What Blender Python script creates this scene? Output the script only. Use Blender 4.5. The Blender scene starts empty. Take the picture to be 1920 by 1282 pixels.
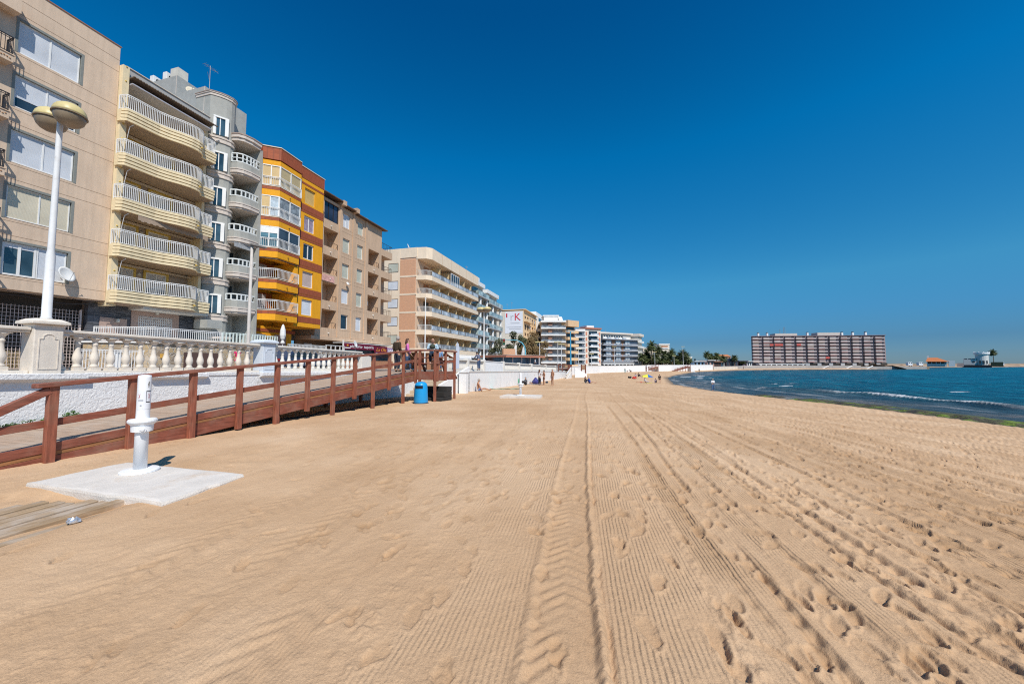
import bpy, math, random
import numpy as np
from mathutils import Vector, Matrix

C = bpy.context.scene
COL = C.collection
R = math.radians
rnd = random.Random(7)

# ------------------------------------------------------------------ camera
# the eye is the origin; z = 0 is eye level, +Y looks along the beach
FPX, CXP, CYP = 700.0, 960.0, 641.0
PITCH = math.atan(40 / FPX)
cam_d = bpy.data.cameras.new('camera')
cam = bpy.data.objects.new('camera', cam_d)
COL.objects.link(cam)
cam.location = (0, 0, 0)
cam.rotation_euler = (R(90) + PITCH, 0, 0)
cam_d.sensor_width = 36.0
cam_d.lens = FPX / 1920.0 * 36.0
cam_d.clip_start = 0.05
cam_d.clip_end = 20000
C.camera = cam

# ------------------------------------------------------------------ sky and sun
SUN_EL = R(50)
SHX, SHY = -0.45, 0.893            # the way shadows fall on the ground
sun_dir = Vector((-SHX * math.cos(SUN_EL), -SHY * math.cos(SUN_EL), math.sin(SUN_EL)))
W = bpy.data.worlds.new('World')
C.world = W
W.use_nodes = True
nt = W.node_tree
bg = nt.nodes['Background']
sky = nt.nodes.new('ShaderNodeTexSky')
sky.sky_type = 'NISHITA'
sky.sun_disc = False
sky.sun_elevation = SUN_EL
sky.sun_rotation = math.atan2(sun_dir.x, sun_dir.y)
sky.altitude = 300
sky.air_density = 0.75
sky.dust_density = 0.25
sky.ozone_density = 4.0
hsv = nt.nodes.new('ShaderNodeHueSaturation')
hsv.inputs['Saturation'].default_value = 1.25
hsv.inputs['Value'].default_value = 0.85
hsv.inputs['Hue'].default_value = 0.49
nt.links.new(sky.outputs['Color'], hsv.inputs['Color'])
# colour grade of the clear sky by height above the horizon (polarised, deep blue overhead)
gtc = nt.nodes.new('ShaderNodeTexCoord')
gsp = nt.nodes.new('ShaderNodeSeparateXYZ')
nt.links.new(gtc.outputs['Generated'], gsp.inputs[0])
gcr = nt.nodes.new('ShaderNodeValToRGB')
ge = gcr.color_ramp.elements
while len(ge) < 6: ge.new(0.5)
for gi, (gp, gc) in enumerate([(0.0, (.36, .50, .70)), (.05, (.33, .53, .72)), (.11, (.48, .84, .98)), (.184, (.68, 1.22, 1.20)), (.479, (.03, 1.50, 1.75)), (.70, (.02, 1.08, 1.45))]):
    ge[gi].position = gp
    ge[gi].color = (gc[0] / 2, gc[1] / 2, gc[2] / 2, 1)
nt.links.new(gsp.outputs['Z'], gcr.inputs['Fac'])
gmx = nt.nodes.new('ShaderNodeVectorMath'); gmx.operation = 'MULTIPLY'
nt.links.new(hsv.outputs['Color'], gmx.inputs[0]); nt.links.new(gcr.outputs['Color'], gmx.inputs[1])
gm2 = nt.nodes.new('ShaderNodeVectorMath'); gm2.operation = 'SCALE'; gm2.inputs['Scale'].default_value = 2.0
nt.links.new(gmx.outputs[0], gm2.inputs[0])
nt.links.new(gm2.outputs[0], bg.inputs['Color'])
bg.inputs['Strength'].default_value = 0.11
sun_l = bpy.data.lights.new('sun', 'SUN')
sun_l.energy = 4.8
sun_l.angle = R(0.53)
sun_l.color = (1.0, 0.94, 0.85)
sun_o = bpy.data.objects.new('sun', sun_l)
COL.objects.link(sun_o)
sun_o.rotation_euler = sun_dir.to_track_quat('Z', 'Y').to_euler()
sun_o.location = (10, -20, 40)
C.view_settings.view_transform = 'Standard'
C.view_settings.look = 'None'
C.view_settings.exposure = 0.0
C.view_settings.gamma = 1.0
C.cycles.use_denoising = False
C.cycles.filter_width = 1.1
C.cycles.max_bounces = 6
C.cycles.caustics_reflective = False
C.cycles.caustics_refractive = False

# ------------------------------------------------------------------ geometry helpers
# street frame: S runs along the promenade, D inland from the camera
TM = 190 / 700.0
TN = math.hypot(TM, 1)
U = (TM / TN, 1 / TN)
V = (-1 / TN, TM / TN)
ANG = math.atan2(U[1], U[0])


def SDw(S, D, z=0.0):
    return Vector((S * U[0] + D * V[0], S * U[1] + D * V[1], z))


def toSD(X, Y):
    return X * U[0] + Y * U[1], X * V[0] + Y * V[1]


def ray(px, py):
    x = px - CXP; u = CYP - py
    c, s = math.cos(PITCH), math.sin(PITCH)
    return Vector((x, FPX * c - u * s, FPX * s + u * c))


def atY(px, py, Y):
    r = ray(px, py)
    return r * (Y / r.y)


def atZ(px, py, z):
    r = ray(px, py)
    return r * (z / r.z)


def atD(px, py, D):
    """street-frame (S, z) of a picture point on the vertical plane D"""
    r = ray(px, py)
    p = r * (D / (r.x * V[0] + r.y * V[1]))
    return p.x * U[0] + p.y * U[1], p.z


class MB:
    def __init__(s):
        s.v = []; s.f = []

    def add(s, vs, fs):
        b = len(s.v)
        s.v.extend(vs)
        s.f.extend([tuple(i + b for i in f) for f in fs])
        return s

    def quad(s, a, b, c, d):
        return s.add([a, b, c, d], [(0, 1, 2, 3)])

    def hexa(s, p):
        # p: bottom 4 (ccw), top 4
        return s.add(list(p), [(3, 2, 1, 0), (4, 5, 6, 7), (0, 1, 5, 4), (1, 2, 6, 5), (2, 3, 7, 6), (3, 0, 4, 7)])

    def box(s, x0, x1, y0, y1, z0, z1):
        return s.hexa([(x0, y0, z0), (x1, y0, z0), (x1, y1, z0), (x0, y1, z0),
                       (x0, y0, z1), (x1, y0, z1), (x1, y1, z1), (x0, y1, z1)])

    def beam(s, a, b, w, h, up=(0, 0, 1)):
        a = Vector(a); b = Vector(b); d = (b - a).normalized()
        upv = Vector(up)
        side = d.cross(upv)
        if side.length < 1e-4: side = d.cross(Vector((1, 0, 0)))
        side.normalize(); u2 = side.cross(d).normalized()
        o = [(-w / 2, -h / 2), (w / 2, -h / 2), (w / 2, h / 2), (-w / 2, h / 2)]
        p = [tuple(a + side * i + u2 * j) for i, j in o] + [tuple(b + side * i + u2 * j) for i, j in o]
        return s.hexa(p)

    def prism(s, poly, z0, z1):
        n = len(poly)
        vs = [(x, y, z0) for x, y in poly] + [(x, y, z1) for x, y in poly]
        fs = [tuple(range(n - 1, -1, -1)), tuple(range(n, 2 * n))]
        fs += [(i, (i + 1) % n, n + (i + 1) % n, n + i) for i in range(n)]
        return s.add(vs, fs)

    def prism_h(s, poly, axis, a0, a1):
        """poly in (u, z); extruded along axis 'x' or 'y' from a0 to a1"""
        n = len(poly)
        mk = (lambda a, u, z: (a, u, z)) if axis == 'x' else (lambda a, u, z: (u, a, z))
        vs = [mk(a0, u, z) for u, z in poly] + [mk(a1, u, z) for u, z in poly]
        fs = [tuple(range(n - 1, -1, -1)), tuple(range(n, 2 * n))]
        fs += [(i, (i + 1) % n, n + (i + 1) % n, n + i) for i in range(n)]
        return s.add(vs, fs)

    def lathe(s, prof, c=(0, 0, 0), n=12, cap=True, sx=1.0, sy=1.0):
        vs = []; fs = []
        for r, z in prof:
            for k in range(n):
                a = 2 * math.pi * k / n
                vs.append((c[0] + r * math.cos(a) * sx, c[1] + r * math.sin(a) * sy, c[2] + z))
        m = len(prof)
        for i in range(m - 1):
            for k in range(n):
                fs.append((i * n + k, i * n + (k + 1) % n, (i + 1) * n + (k + 1) % n, (i + 1) * n + k))
        if cap:
            fs.append(tuple(range(n - 1, -1, -1)))
            fs.append(tuple((m - 1) * n + k for k in range(n)))
        return s.add(vs, fs)

    def tube(s, pts, r, n=8, cap=True):
        pts = [Vector(p) for p in pts]
        m = len(pts)
        rs = r if isinstance(r, (list, tuple)) else [r] * m
        vs = []; fs = []
        prev = None
        for i, p in enumerate(pts):
            d = (pts[min(i + 1, m - 1)] - pts[max(i - 1, 0)])
            d = d.normalized() if d.length > 1e-9 else Vector((0, 0, 1))
            if prev is None:
                ref = Vector((0, 0, 1)) if abs(d.z) < 0.9 else Vector((1, 0, 0))
                a = d.cross(ref).normalized()
            else:
                a = (prev - d * prev.dot(d)).normalized()
            prev = a
            b = d.cross(a)
            for k in range(n):
                t = 2 * math.pi * k / n
                vs.append(tuple(p + (a * math.cos(t) + b * math.sin(t)) * rs[i]))
        for i in range(m - 1):
            for k in range(n):
                fs.append((i * n + k, i * n + (k + 1) % n, (i + 1) * n + (k + 1) % n, (i + 1) * n + k))
        if cap:
            fs.append(tuple(range(n - 1, -1, -1)))
            fs.append(tuple((m - 1) * n + k for k in range(n)))
        return s.add(vs, fs)

    def ball(s, c, rx, ry=None, rz=None, n=12, m=8):
        ry = ry or rx; rz = rz or rx
        vs = [(c[0], c[1], c[2] - rz)]
        for i in range(1, m):
            t = math.pi * i / m - math.pi / 2
            for k in range(n):
                a = 2 * math.pi * k / n
                vs.append((c[0] + rx * math.cos(t) * math.cos(a), c[1] + ry * math.cos(t) * math.sin(a), c[2] + rz * math.sin(t)))
        vs.append((c[0], c[1], c[2] + rz))
        fs = []
        for k in range(n):
            fs.append((0, 1 + (k + 1) % n, 1 + k))
            for i in range(m - 2):
                a = 1 + i * n
                fs.append((a + k, a + (k + 1) % n, a + n + (k + 1) % n, a + n + k))
            a = 1 + (m - 2) * n
            fs.append((a + k, a + (k + 1) % n, len(vs) - 1))
        return s.add(vs, fs)

    def facade(s, s0, s1, z0, z1, D, holes, back=0.0):
        """wall sheet at D facing -D with real openings (a, b, zb, zt, depth[, closed])"""
        xs = sorted({s0, s1} | {min(max(h[0], s0), s1) for h in holes} | {min(max(h[1], s0), s1) for h in holes})
        zs = sorted({z0, z1} | {min(max(h[2], z0), z1) for h in holes} | {min(max(h[3], z0), z1) for h in holes})
        for i in range(len(xs) - 1):
            for j in range(len(zs) - 1):
                a, b, c, d = xs[i], xs[i + 1], zs[j], zs[j + 1]
                if b - a < 1e-5 or d - c < 1e-5: continue
                mx, mz = (a + b) / 2, (c + d) / 2
                if any(h[0] < mx < h[1] and h[2] < mz < h[3] for h in holes): continue
                s.quad((a, D, c), (b, D, c), (b, D, d), (a, D, d))
        for h in holes:
            a, b, c, d, dp = h[:5]
            E = D + dp
            s.quad((a, D, c), (a, E, c), (b, E, c), (b, D, c))
            s.quad((a, D, d), (b, D, d), (b, E, d), (a, E, d))
            s.quad((a, D, c), (a, D, d), (a, E, d), (a, E, c))
            s.quad((b, D, c), (b, E, c), (b, E, d), (b, D, d))
            if len(h) > 5 and h[5]:
                s.quad((a, E, c), (a, E, d), (b, E, d), (b, E, c))
        if back:
            E = D + back
            s.quad((s0, D, z0), (s0, D, z1), (s0, E, z1), (s0, E, z0))
            s.quad((s1, D, z0), (s1, E, z0), (s1, E, z1), (s1, D, z1))
            s.quad((s0, D, z1), (s1, D, z1), (s1, E, z1), (s0, E, z1))
            s.quad((s0, D, z0), (s0, E, z0), (s1, E, z0), (s1, D, z0))
            s.quad((s0, E, z0), (s0, E, z1), (s1, E, z1), (s1, E, z0))
        return s

    def build(s, name, m, parent=None, smooth=False, bevel=0.0):
        off = OFF.get(parent.name, (0, 0, 0)) if parent else (0, 0, 0)
        me = bpy.data.meshes.new(name)
        me.from_pydata([(v[0] - off[0], v[1] - off[1], v[2] - off[2]) for v in s.v], [], s.f)
        me.materials.append(m)
        if smooth:
            me.polygons.foreach_set('use_smooth', [True] * len(me.polygons))
        me.update()
        o = bpy.data.objects.new(name, me)
        COL.objects.link(o)
        if parent:
            o.parent = parent
            OFF[o.name] = off
        if bevel:
            b = o.modifiers.new('bevel', 'BEVEL'); b.width = bevel; b.segments = 2; b.limit_method = 'ANGLE'
        return o


OFF = {}
GRP = {}


def tag(o, label=None, cat=None, group=None, kind=None):
    if label: o['label'] = label
    if cat: o['category'] = cat
    if group: o['group'] = group
    if kind: o['kind'] = kind
    return o


def thing(name, label, cat, S, D, z, group=None):
    """an Empty in the street frame; its parts are given in absolute S, D, z"""
    o = bpy.data.objects.new(name, None)
    COL.objects.link(o)
    o.empty_display_size = 0.3
    o.location = SDw(S, D, z)
    o.rotation_euler = (0, 0, ANG)
    OFF[o.name] = (S, D, z)
    return tag(o, label, cat, group)


def wthing(name, label, cat, loc, rz=0.0, group=None, scale=1.0):
    """an Empty in the world; its parts are given relative to it"""
    o = bpy.data.objects.new(name, None)
    COL.objects.link(o)
    o.empty_display_size = 0.3
    o.location = loc
    o.rotation_euler = (0, 0, rz)
    o.scale = (scale,) * 3
    OFF[o.name] = (0, 0, 0)
    return tag(o, label, cat, group)


def copy_tree(o, parent=None):
    c = o.copy()
    COL.objects.link(c)
    if parent: c.parent = parent
    OFF[c.name] = OFF.get(o.name, (0, 0, 0))
    for ch in list(o.children): copy_tree(ch, c)
    return c


# ------------------------------------------------------------------ materials
def srgb(r, g, b):
    f = lambda c: (c / 255 / 12.92) if c / 255 <= 0.04045 else ((c / 255 + 0.055) / 1.055) ** 2.4
    return (f(r), f(g), f(b))


def nd(nt, t, **kw):
    n = nt.nodes.new(t)
    for k, v in kw.items():
        if k in n.inputs.keys(): n.inputs[k].default_value = v
        else: setattr(n, k, v)
    return n


def ramp(nt, stops):
    n = nt.nodes.new('ShaderNodeValToRGB')
    e = n.color_ramp.elements
    while len(e) < len(stops): e.new(0.5)
    for i, (p, c) in enumerate(stops):
        e[i].position = p
        e[i].color = (c[0], c[1], c[2], 1) if not isinstance(c, (int, float)) else (c, c, c, 1)
    return n


MATS = {}


def mat(name, col, rough=0.75, var=0.10, scale=1.5, bump=0.0, bscale=60.0, streak=0.0, metal=0.0,
        spec=0.3, dirt=None, dirt_amt=0.0, dirt_scale=1.2, trans=0.0):
    if name in MATS: return MATS[name]
    m = bpy.data.materials.new(name); m.use_nodes = True
    nt = m.node_tree; L = nt.links
    b = nt.nodes['Principled BSDF']
    b.inputs['Roughness'].default_value = rough
    b.inputs['Metallic'].default_value = metal
    b.inputs['Specular IOR Level'].default_value = spec
    tc = nd(nt, 'ShaderNodeTexCoord')
    n1 = nd(nt, 'ShaderNodeTexNoise', Scale=scale, Detail=5.0, Roughness=0.6)
    L.new(tc.outputs['Object'], n1.inputs['Vector'])
    cr = ramp(nt, [(0.3, tuple(c * (1 - var) for c in col)), (0.7, tuple(min(1, c * (1 + var)) for c in col))])
    L.new(n1.outputs['Fac'], cr.inputs['Fac'])
    out = cr.outputs['Color']
    if streak:
        mp = nd(nt, 'ShaderNodeMapping'); mp.inputs['Scale'].default_value = (2.2, 2.2, 0.16)
        L.new(tc.outputs['Object'], mp.inputs['Vector'])
        n2 = nd(nt, 'ShaderNodeTexNoise', Scale=2.0, Detail=6.0, Roughness=0.65)
        L.new(mp.outputs['Vector'], n2.inputs['Vector'])
        c2 = ramp(nt, [(0.42, 1.0), (0.75, 1.0 - streak)])
        L.new(n2.outputs['Fac'], c2.inputs['Fac'])
        mx = nd(nt, 'ShaderNodeMix', data_type='RGBA', blend_type='MULTIPLY'); mx.inputs[0].default_value = 1.0
        L.new(out, mx.inputs[6]); L.new(c2.outputs['Color'], mx.inputs[7])
        out = mx.outputs[2]
    if dirt:
        n3 = nd(nt, 'ShaderNodeTexNoise', Scale=dirt_scale, Detail=8.0, Roughness=0.7)
        L.new(tc.outputs['Object'], n3.inputs['Vector'])
        c3 = ramp(nt, [(0.55, 0.0), (0.72, dirt_amt)])
        L.new(n3.outputs['Fac'], c3.inputs['Fac'])
        mx = nd(nt, 'ShaderNodeMix', data_type='RGBA')
        L.new(c3.outputs['Color'], mx.inputs[0]); L.new(out, mx.inputs[6]); mx.inputs[7].default_value = (*dirt, 1)
        out = mx.outputs[2]
    L.new(out, b.inputs['Base Color'])
    if bump:
        n4 = nd(nt, 'ShaderNodeTexNoise', Scale=bscale, Detail=4.0)
        L.new(tc.outputs['Object'], n4.inputs['Vector'])
        bp = nd(nt, 'ShaderNodeBump', Strength=min(1.0, bump), Distance=0.02)
        L.new(n4.outputs['Fac'], bp.inputs['Height'])
        L.new(bp.outputs['Normal'], b.inputs['Normal'])
    MATS[name] = m
    return m


def brick_mat(name, col, mortar, bw=0.25, bh=0.07, ms=0.008, rough=0.8, var=0.15, axes='xz', squash=0.5):
    if name in MATS: return MATS[name]
    m = bpy.data.materials.new(name); m.use_nodes = True
    nt = m.node_tree; L = nt.links; b = nt.nodes['Principled BSDF']
    b.inputs['Roughness'].default_value = rough
    b.inputs['Specular IOR Level'].default_value = 0.3
    tc = nd(nt, 'ShaderNodeTexCoord')
    sp = nd(nt, 'ShaderNodeSeparateXYZ'); L.new(tc.outputs['Object'], sp.inputs[0])
    ad = nd(nt, 'ShaderNodeMath', operation='ADD'); L.new(sp.outputs[0], ad.inputs[0]); L.new(sp.outputs[1], ad.inputs[1])
    cb = nd(nt, 'ShaderNodeCombineXYZ'); L.new(ad.outputs[0], cb.inputs[0]); L.new(sp.outputs[2], cb.inputs[1])
    br = nd(nt, 'ShaderNodeTexBrick')
    br.offset = squash
    br.inputs['Scale'].default_value = 1.0
    br.inputs['Brick Width'].default_value = bw
    br.inputs['Row Height'].default_value = bh
    br.inputs['Mortar Size'].default_value = ms
    br.inputs['Color1'].default_value = (*[c * (1 - var) for c in col], 1)
    br.inputs['Color2'].default_value = (*[c * (1 + var) for c in col], 1)
    br.inputs['Mortar'].default_value = (*mortar, 1)
    L.new(cb.outputs[0], br.inputs['Vector'])
    L.new(br.outputs['Color'], b.inputs['Base Color'])
    MATS[name] = m
    return m


def shutter_mat(name, col, pitch=0.05):
    """roller blind: fine horizontal slats"""
    if name in MATS: return MATS[name]
    m = bpy.data.materials.new(name); m.use_nodes = True
    nt = m.node_tree; L = nt.links; b = nt.nodes['Principled BSDF']
    b.inputs['Roughness'].default_value = 0.5
    tc = nd(nt, 'ShaderNodeTexCoord')
    wv = nd(nt, 'ShaderNodeTexWave', bands_direction='Z', Scale=0.314 / pitch)
    L.new(tc.outputs['Object'], wv.inputs['Vector'])
    n1 = nd(nt, 'ShaderNodeTexNoise', Scale=0.9, Detail=3.0)
    L.new(tc.outputs['Object'], n1.inputs['Vector'])
    cr = ramp(nt, [(0.3, tuple(c * 0.86 for c in col)), (0.7, tuple(min(1, c * 1.06) for c in col))])
    L.new(n1.outputs['Fac'], cr.inputs['Fac']); L.new(cr.outputs['Color'], b.inputs['Base Color'])
    bp = nd(nt, 'ShaderNodeBump', Strength=0.5, Distance=0.01)
    L.new(wv.outputs['Fac'], bp.inputs['Height']); L.new(bp.outputs['Normal'], b.inputs['Normal'])
    MATS[name] = m
    return m


def glass_mat(name, col=(0.02, 0.035, 0.05), rough=0.05, spec=0.8, alpha=1.0):
    if name in MATS: return MATS[name]
    m = bpy.data.materials.new(name); m.use_nodes = True
    nt = m.node_tree; L = nt.links; b = nt.nodes['Principled BSDF']
    b.inputs['Roughness'].default_value = rough
    b.inputs['Specular IOR Level'].default_value = spec
    b.inputs['Alpha'].default_value = alpha
    tc = nd(nt, 'ShaderNodeTexCoord')
    n1 = nd(nt, 'ShaderNodeTexNoise', Scale=0.7, Detail=2.0)
    L.new(tc.outputs['Object'], n1.inputs['Vector'])
    cr = ramp(nt, [(0.35, tuple(c * 0.5 for c in col)), (0.7, tuple(c * 1.6 for c in col))])
    L.new(n1.outputs['Fac'], cr.inputs['Fac']); L.new(cr.outputs['Color'], b.inputs['Base Color'])
    MATS[name] = m
    return m


def wood_mat(name, col, rough=0.55, axis_scale=(14, 1.2, 14), var=0.35, grey=None, grey_amt=0.5):
    if name in MATS: return MATS[name]
    m = bpy.data.materials.new(name); m.use_nodes = True
    nt = m.node_tree; L = nt.links; b = nt.nodes['Principled BSDF']
    b.inputs['Roughness'].default_value = rough
    b.inputs['Specular IOR Level'].default_value = 0.35
    tc = nd(nt, 'ShaderNodeTexCoord')
    mp = nd(nt, 'ShaderNodeMapping'); mp.inputs['Scale'].default_value = axis_scale
    L.new(tc.outputs['Object'], mp.inputs['Vector'])
    n1 = nd(nt, 'ShaderNodeTexNoise', Scale=1.6, Detail=7.0, Roughness=0.65)
    L.new(mp.outputs['Vector'], n1.inputs['Vector'])
    cr = ramp(nt, [(0.25, tuple(c * (1 - var) for c in col)), (0.5, col), (0.75, tuple(c * (1 + var) for c in col))])
    L.new(n1.outputs['Fac'], cr.inputs['Fac'])
    out = cr.outputs['Color']
    if grey:
        n3 = nd(nt, 'ShaderNodeTexNoise', Scale=2.3, Detail=5.0, Roughness=0.6)
        L.new(tc.outputs['Object'], n3.inputs['Vector'])
        c3 = ramp(nt, [(0.45, 0.0), (0.75, grey_amt)])
        L.new(n3.outputs['Fac'], c3.inputs['Fac'])
        mx = nd(nt, 'ShaderNodeMix', data_type='RGBA')
        L.new(c3.outputs['Color'], mx.inputs[0]); L.new(out, mx.inputs[6]); mx.inputs[7].default_value = (*grey, 1)
        out = mx.outputs[2]
    L.new(out, b.inputs['Base Color'])
    bp = nd(nt, 'ShaderNodeBump', Strength=0.35, Distance=0.01)
    L.new(n1.outputs['Fac'], bp.inputs['Height']); L.new(bp.outputs['Normal'], b.inputs['Normal'])
    MATS[name] = m
    return m


WHITE = mat('white_paint', (0.78, 0.78, 0.76), 0.5, var=0.05)
WHITEWALL = mat('white_render', (0.80, 0.80, 0.79), 0.8, var=0.06, bump=0.5, bscale=14, dirt=(0.35, 0.33, 0.30), dirt_amt=0.5, dirt_scale=1.6)
DARK = mat('dark_metal', (0.03, 0.03, 0.035), 0.45, var=0.1)
GREYM = mat('grey_metal', (0.36, 0.37, 0.38), 0.4, var=0.08, metal=0.4)
GLASS = glass_mat('window_glass')
GLASSB = glass_mat('blue_glass', (0.04, 0.075, 0.10))
BLIND = shutter_mat('white_blind', (0.66, 0.69, 0.73))
BLINDC = shutter_mat('cream_blind', (0.66, 0.60, 0.46))
BLINDG = shutter_mat('grey_green_blind', (0.52, 0.53, 0.44))
# ================================================================== SETTING: sand, sea, land
SEA_Z = -4.0
SHORE = np.array([(33.5, -40), (33, 5), (32.3, 15), (32.0, 23.5), (32.2, 35), (30.6, 44), (29.4, 54), (30.5, 70), (43, 104),
                  (56, 127), (83, 170), (128, 216), (178, 240), (225, 246), (262, 262), (330, 330), (420, 372), (520, 405), (760, 480)], float)


def vnoise(x, y, seed=0):
    xi = np.floor(x).astype(np.int64); yi = np.floor(y).astype(np.int64)
    fx = x - xi; fy = y - yi
    fx = fx * fx * (3 - 2 * fx); fy = fy * fy * (3 - 2 * fy)

    def h(a, b):
        n = (a * 374761393 + b * 668265263 + seed * 1442695041) & 0xFFFFFFFF
        n = ((n ^ (n >> 13)) * 1274126177) & 0xFFFFFFFF
        n = n ^ (n >> 16)
        return (n & 0xFFFF) / 65535.0
    return (h(xi, yi) * (1 - fx) + h(xi + 1, yi) * fx) * (1 - fy) + (h(xi, yi + 1) * (1 - fx) + h(xi + 1, yi + 1) * fx) * fy


def fbm(x, y, seed=0, oct=4):
    r = 0; a = 0.5
    for i in range(oct):
        r = r + a * (vnoise(x, y, seed + i) - 0.5)
        x = x * 2.03; y = y * 2.03; a *= 0.5
    return r


def shore_d(x, y):
    """distance to the waterline, positive on land"""
    best = np.full(np.shape(x), 1e9); sgn = np.ones(np.shape(x))
    for i in range(len(SHORE) - 1):
        ax, ay = SHORE[i]; bx, by = SHORE[i + 1]
        dx, dy = bx - ax, by - ay
        t = np.clip(((x - ax) * dx + (y - ay) * dy) / (dx * dx + dy * dy), 0, 1)
        d = np.hypot(x - ax - t * dx, y - ay - t * dy)
        c = dx * (y - ay) - dy * (x - ax)
        m = d < best
        best = np.where(m, d, best); sgn = np.where(m, np.sign(c), sgn)
    return best * sgn


ZW_Y = [-5, 8, 18, 33, 45, 85, 150, 220, 300]
ZW_Z = [-1.66, -1.66, -1.82, -2.20, -2.48, -3.2, -3.45, -3.5, -3.5]


def sand_base(x, y):
    x = np.asarray(x, float); y = np.asarray(y, float)
    zw = np.interp(y, ZW_Y, ZW_Z)
    d = shore_d(x, y)
    zs = SEA_Z + 0.078 * np.clip(d, -30, 60)
    k = 0.25
    h = np.clip(0.5 + 0.5 * (zs - zw) / k, 0, 1)
    return zs * (1 - h) + zw * h - k * h * (1 - h)


def ground_at(px, py):
    """where the sight line of a picture point meets the sand"""
    r = ray(px, py)
    k = 1.0 / r.y
    ys = np.geomspace(2, 330, 6000)
    xs = ys * r.x * k; zs = ys * r.z * k
    g = sand_base(xs, ys)
    i = int(np.argmax(zs <= g))
    return Vector((xs[i], ys[i], g[i]))


def fan(ratios, rows, apex=1.0):
    rr, yy = np.meshgrid(ratios, rows)
    return rr * (yy + apex), yy


def grid_mesh(name, X, Y, Z, m, attrs=None, keep=None):
    nr, nc = X.shape
    me = bpy.data.meshes.new(name)
    co = np.stack([X, Y, Z], -1).reshape(-1, 3).astype(np.float32)
    idx = np.arange(nr * nc).reshape(nr, nc)
    q = np.stack([idx[:-1, :-1], idx[:-1, 1:], idx[1:, 1:], idx[1:, :-1]], -1).reshape(-1, 4)
    if keep is not None:
        kq = (keep[:-1, :-1] | keep[:-1, 1:] | keep[1:, 1:] | keep[1:, :-1]).reshape(-1)
        q = q[kq]
        used = np.unique(q)
        mp = np.full(nr * nc, -1); mp[used] = np.arange(len(used))
        q = mp[q]; co = co[used]
    else:
        used = None
    me.vertices.add(len(co)); me.vertices.foreach_set('co', co.ravel())
    me.loops.add(q.size); me.loops.foreach_set('vertex_index', q.ravel().astype(np.int32))
    me.polygons.add(len(q))
    me.polygons.foreach_set('loop_start', np.arange(0, q.size, 4, dtype=np.int32))
    me.polygons.foreach_set('use_smooth', np.ones(len(q), dtype=bool))
    me.update(calc_edges=True)
    for k, a in (attrs or {}).items():
        at = me.attributes.new(k, 'FLOAT', 'POINT')
        v = a.reshape(-1).astype(np.float32)
        if used is not None: v = v[used]
        at.data.foreach_set('value', v)
    me.materials.append(m)
    o = bpy.data.objects.new(name, me); COL.objects.link(o)
    return o


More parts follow.
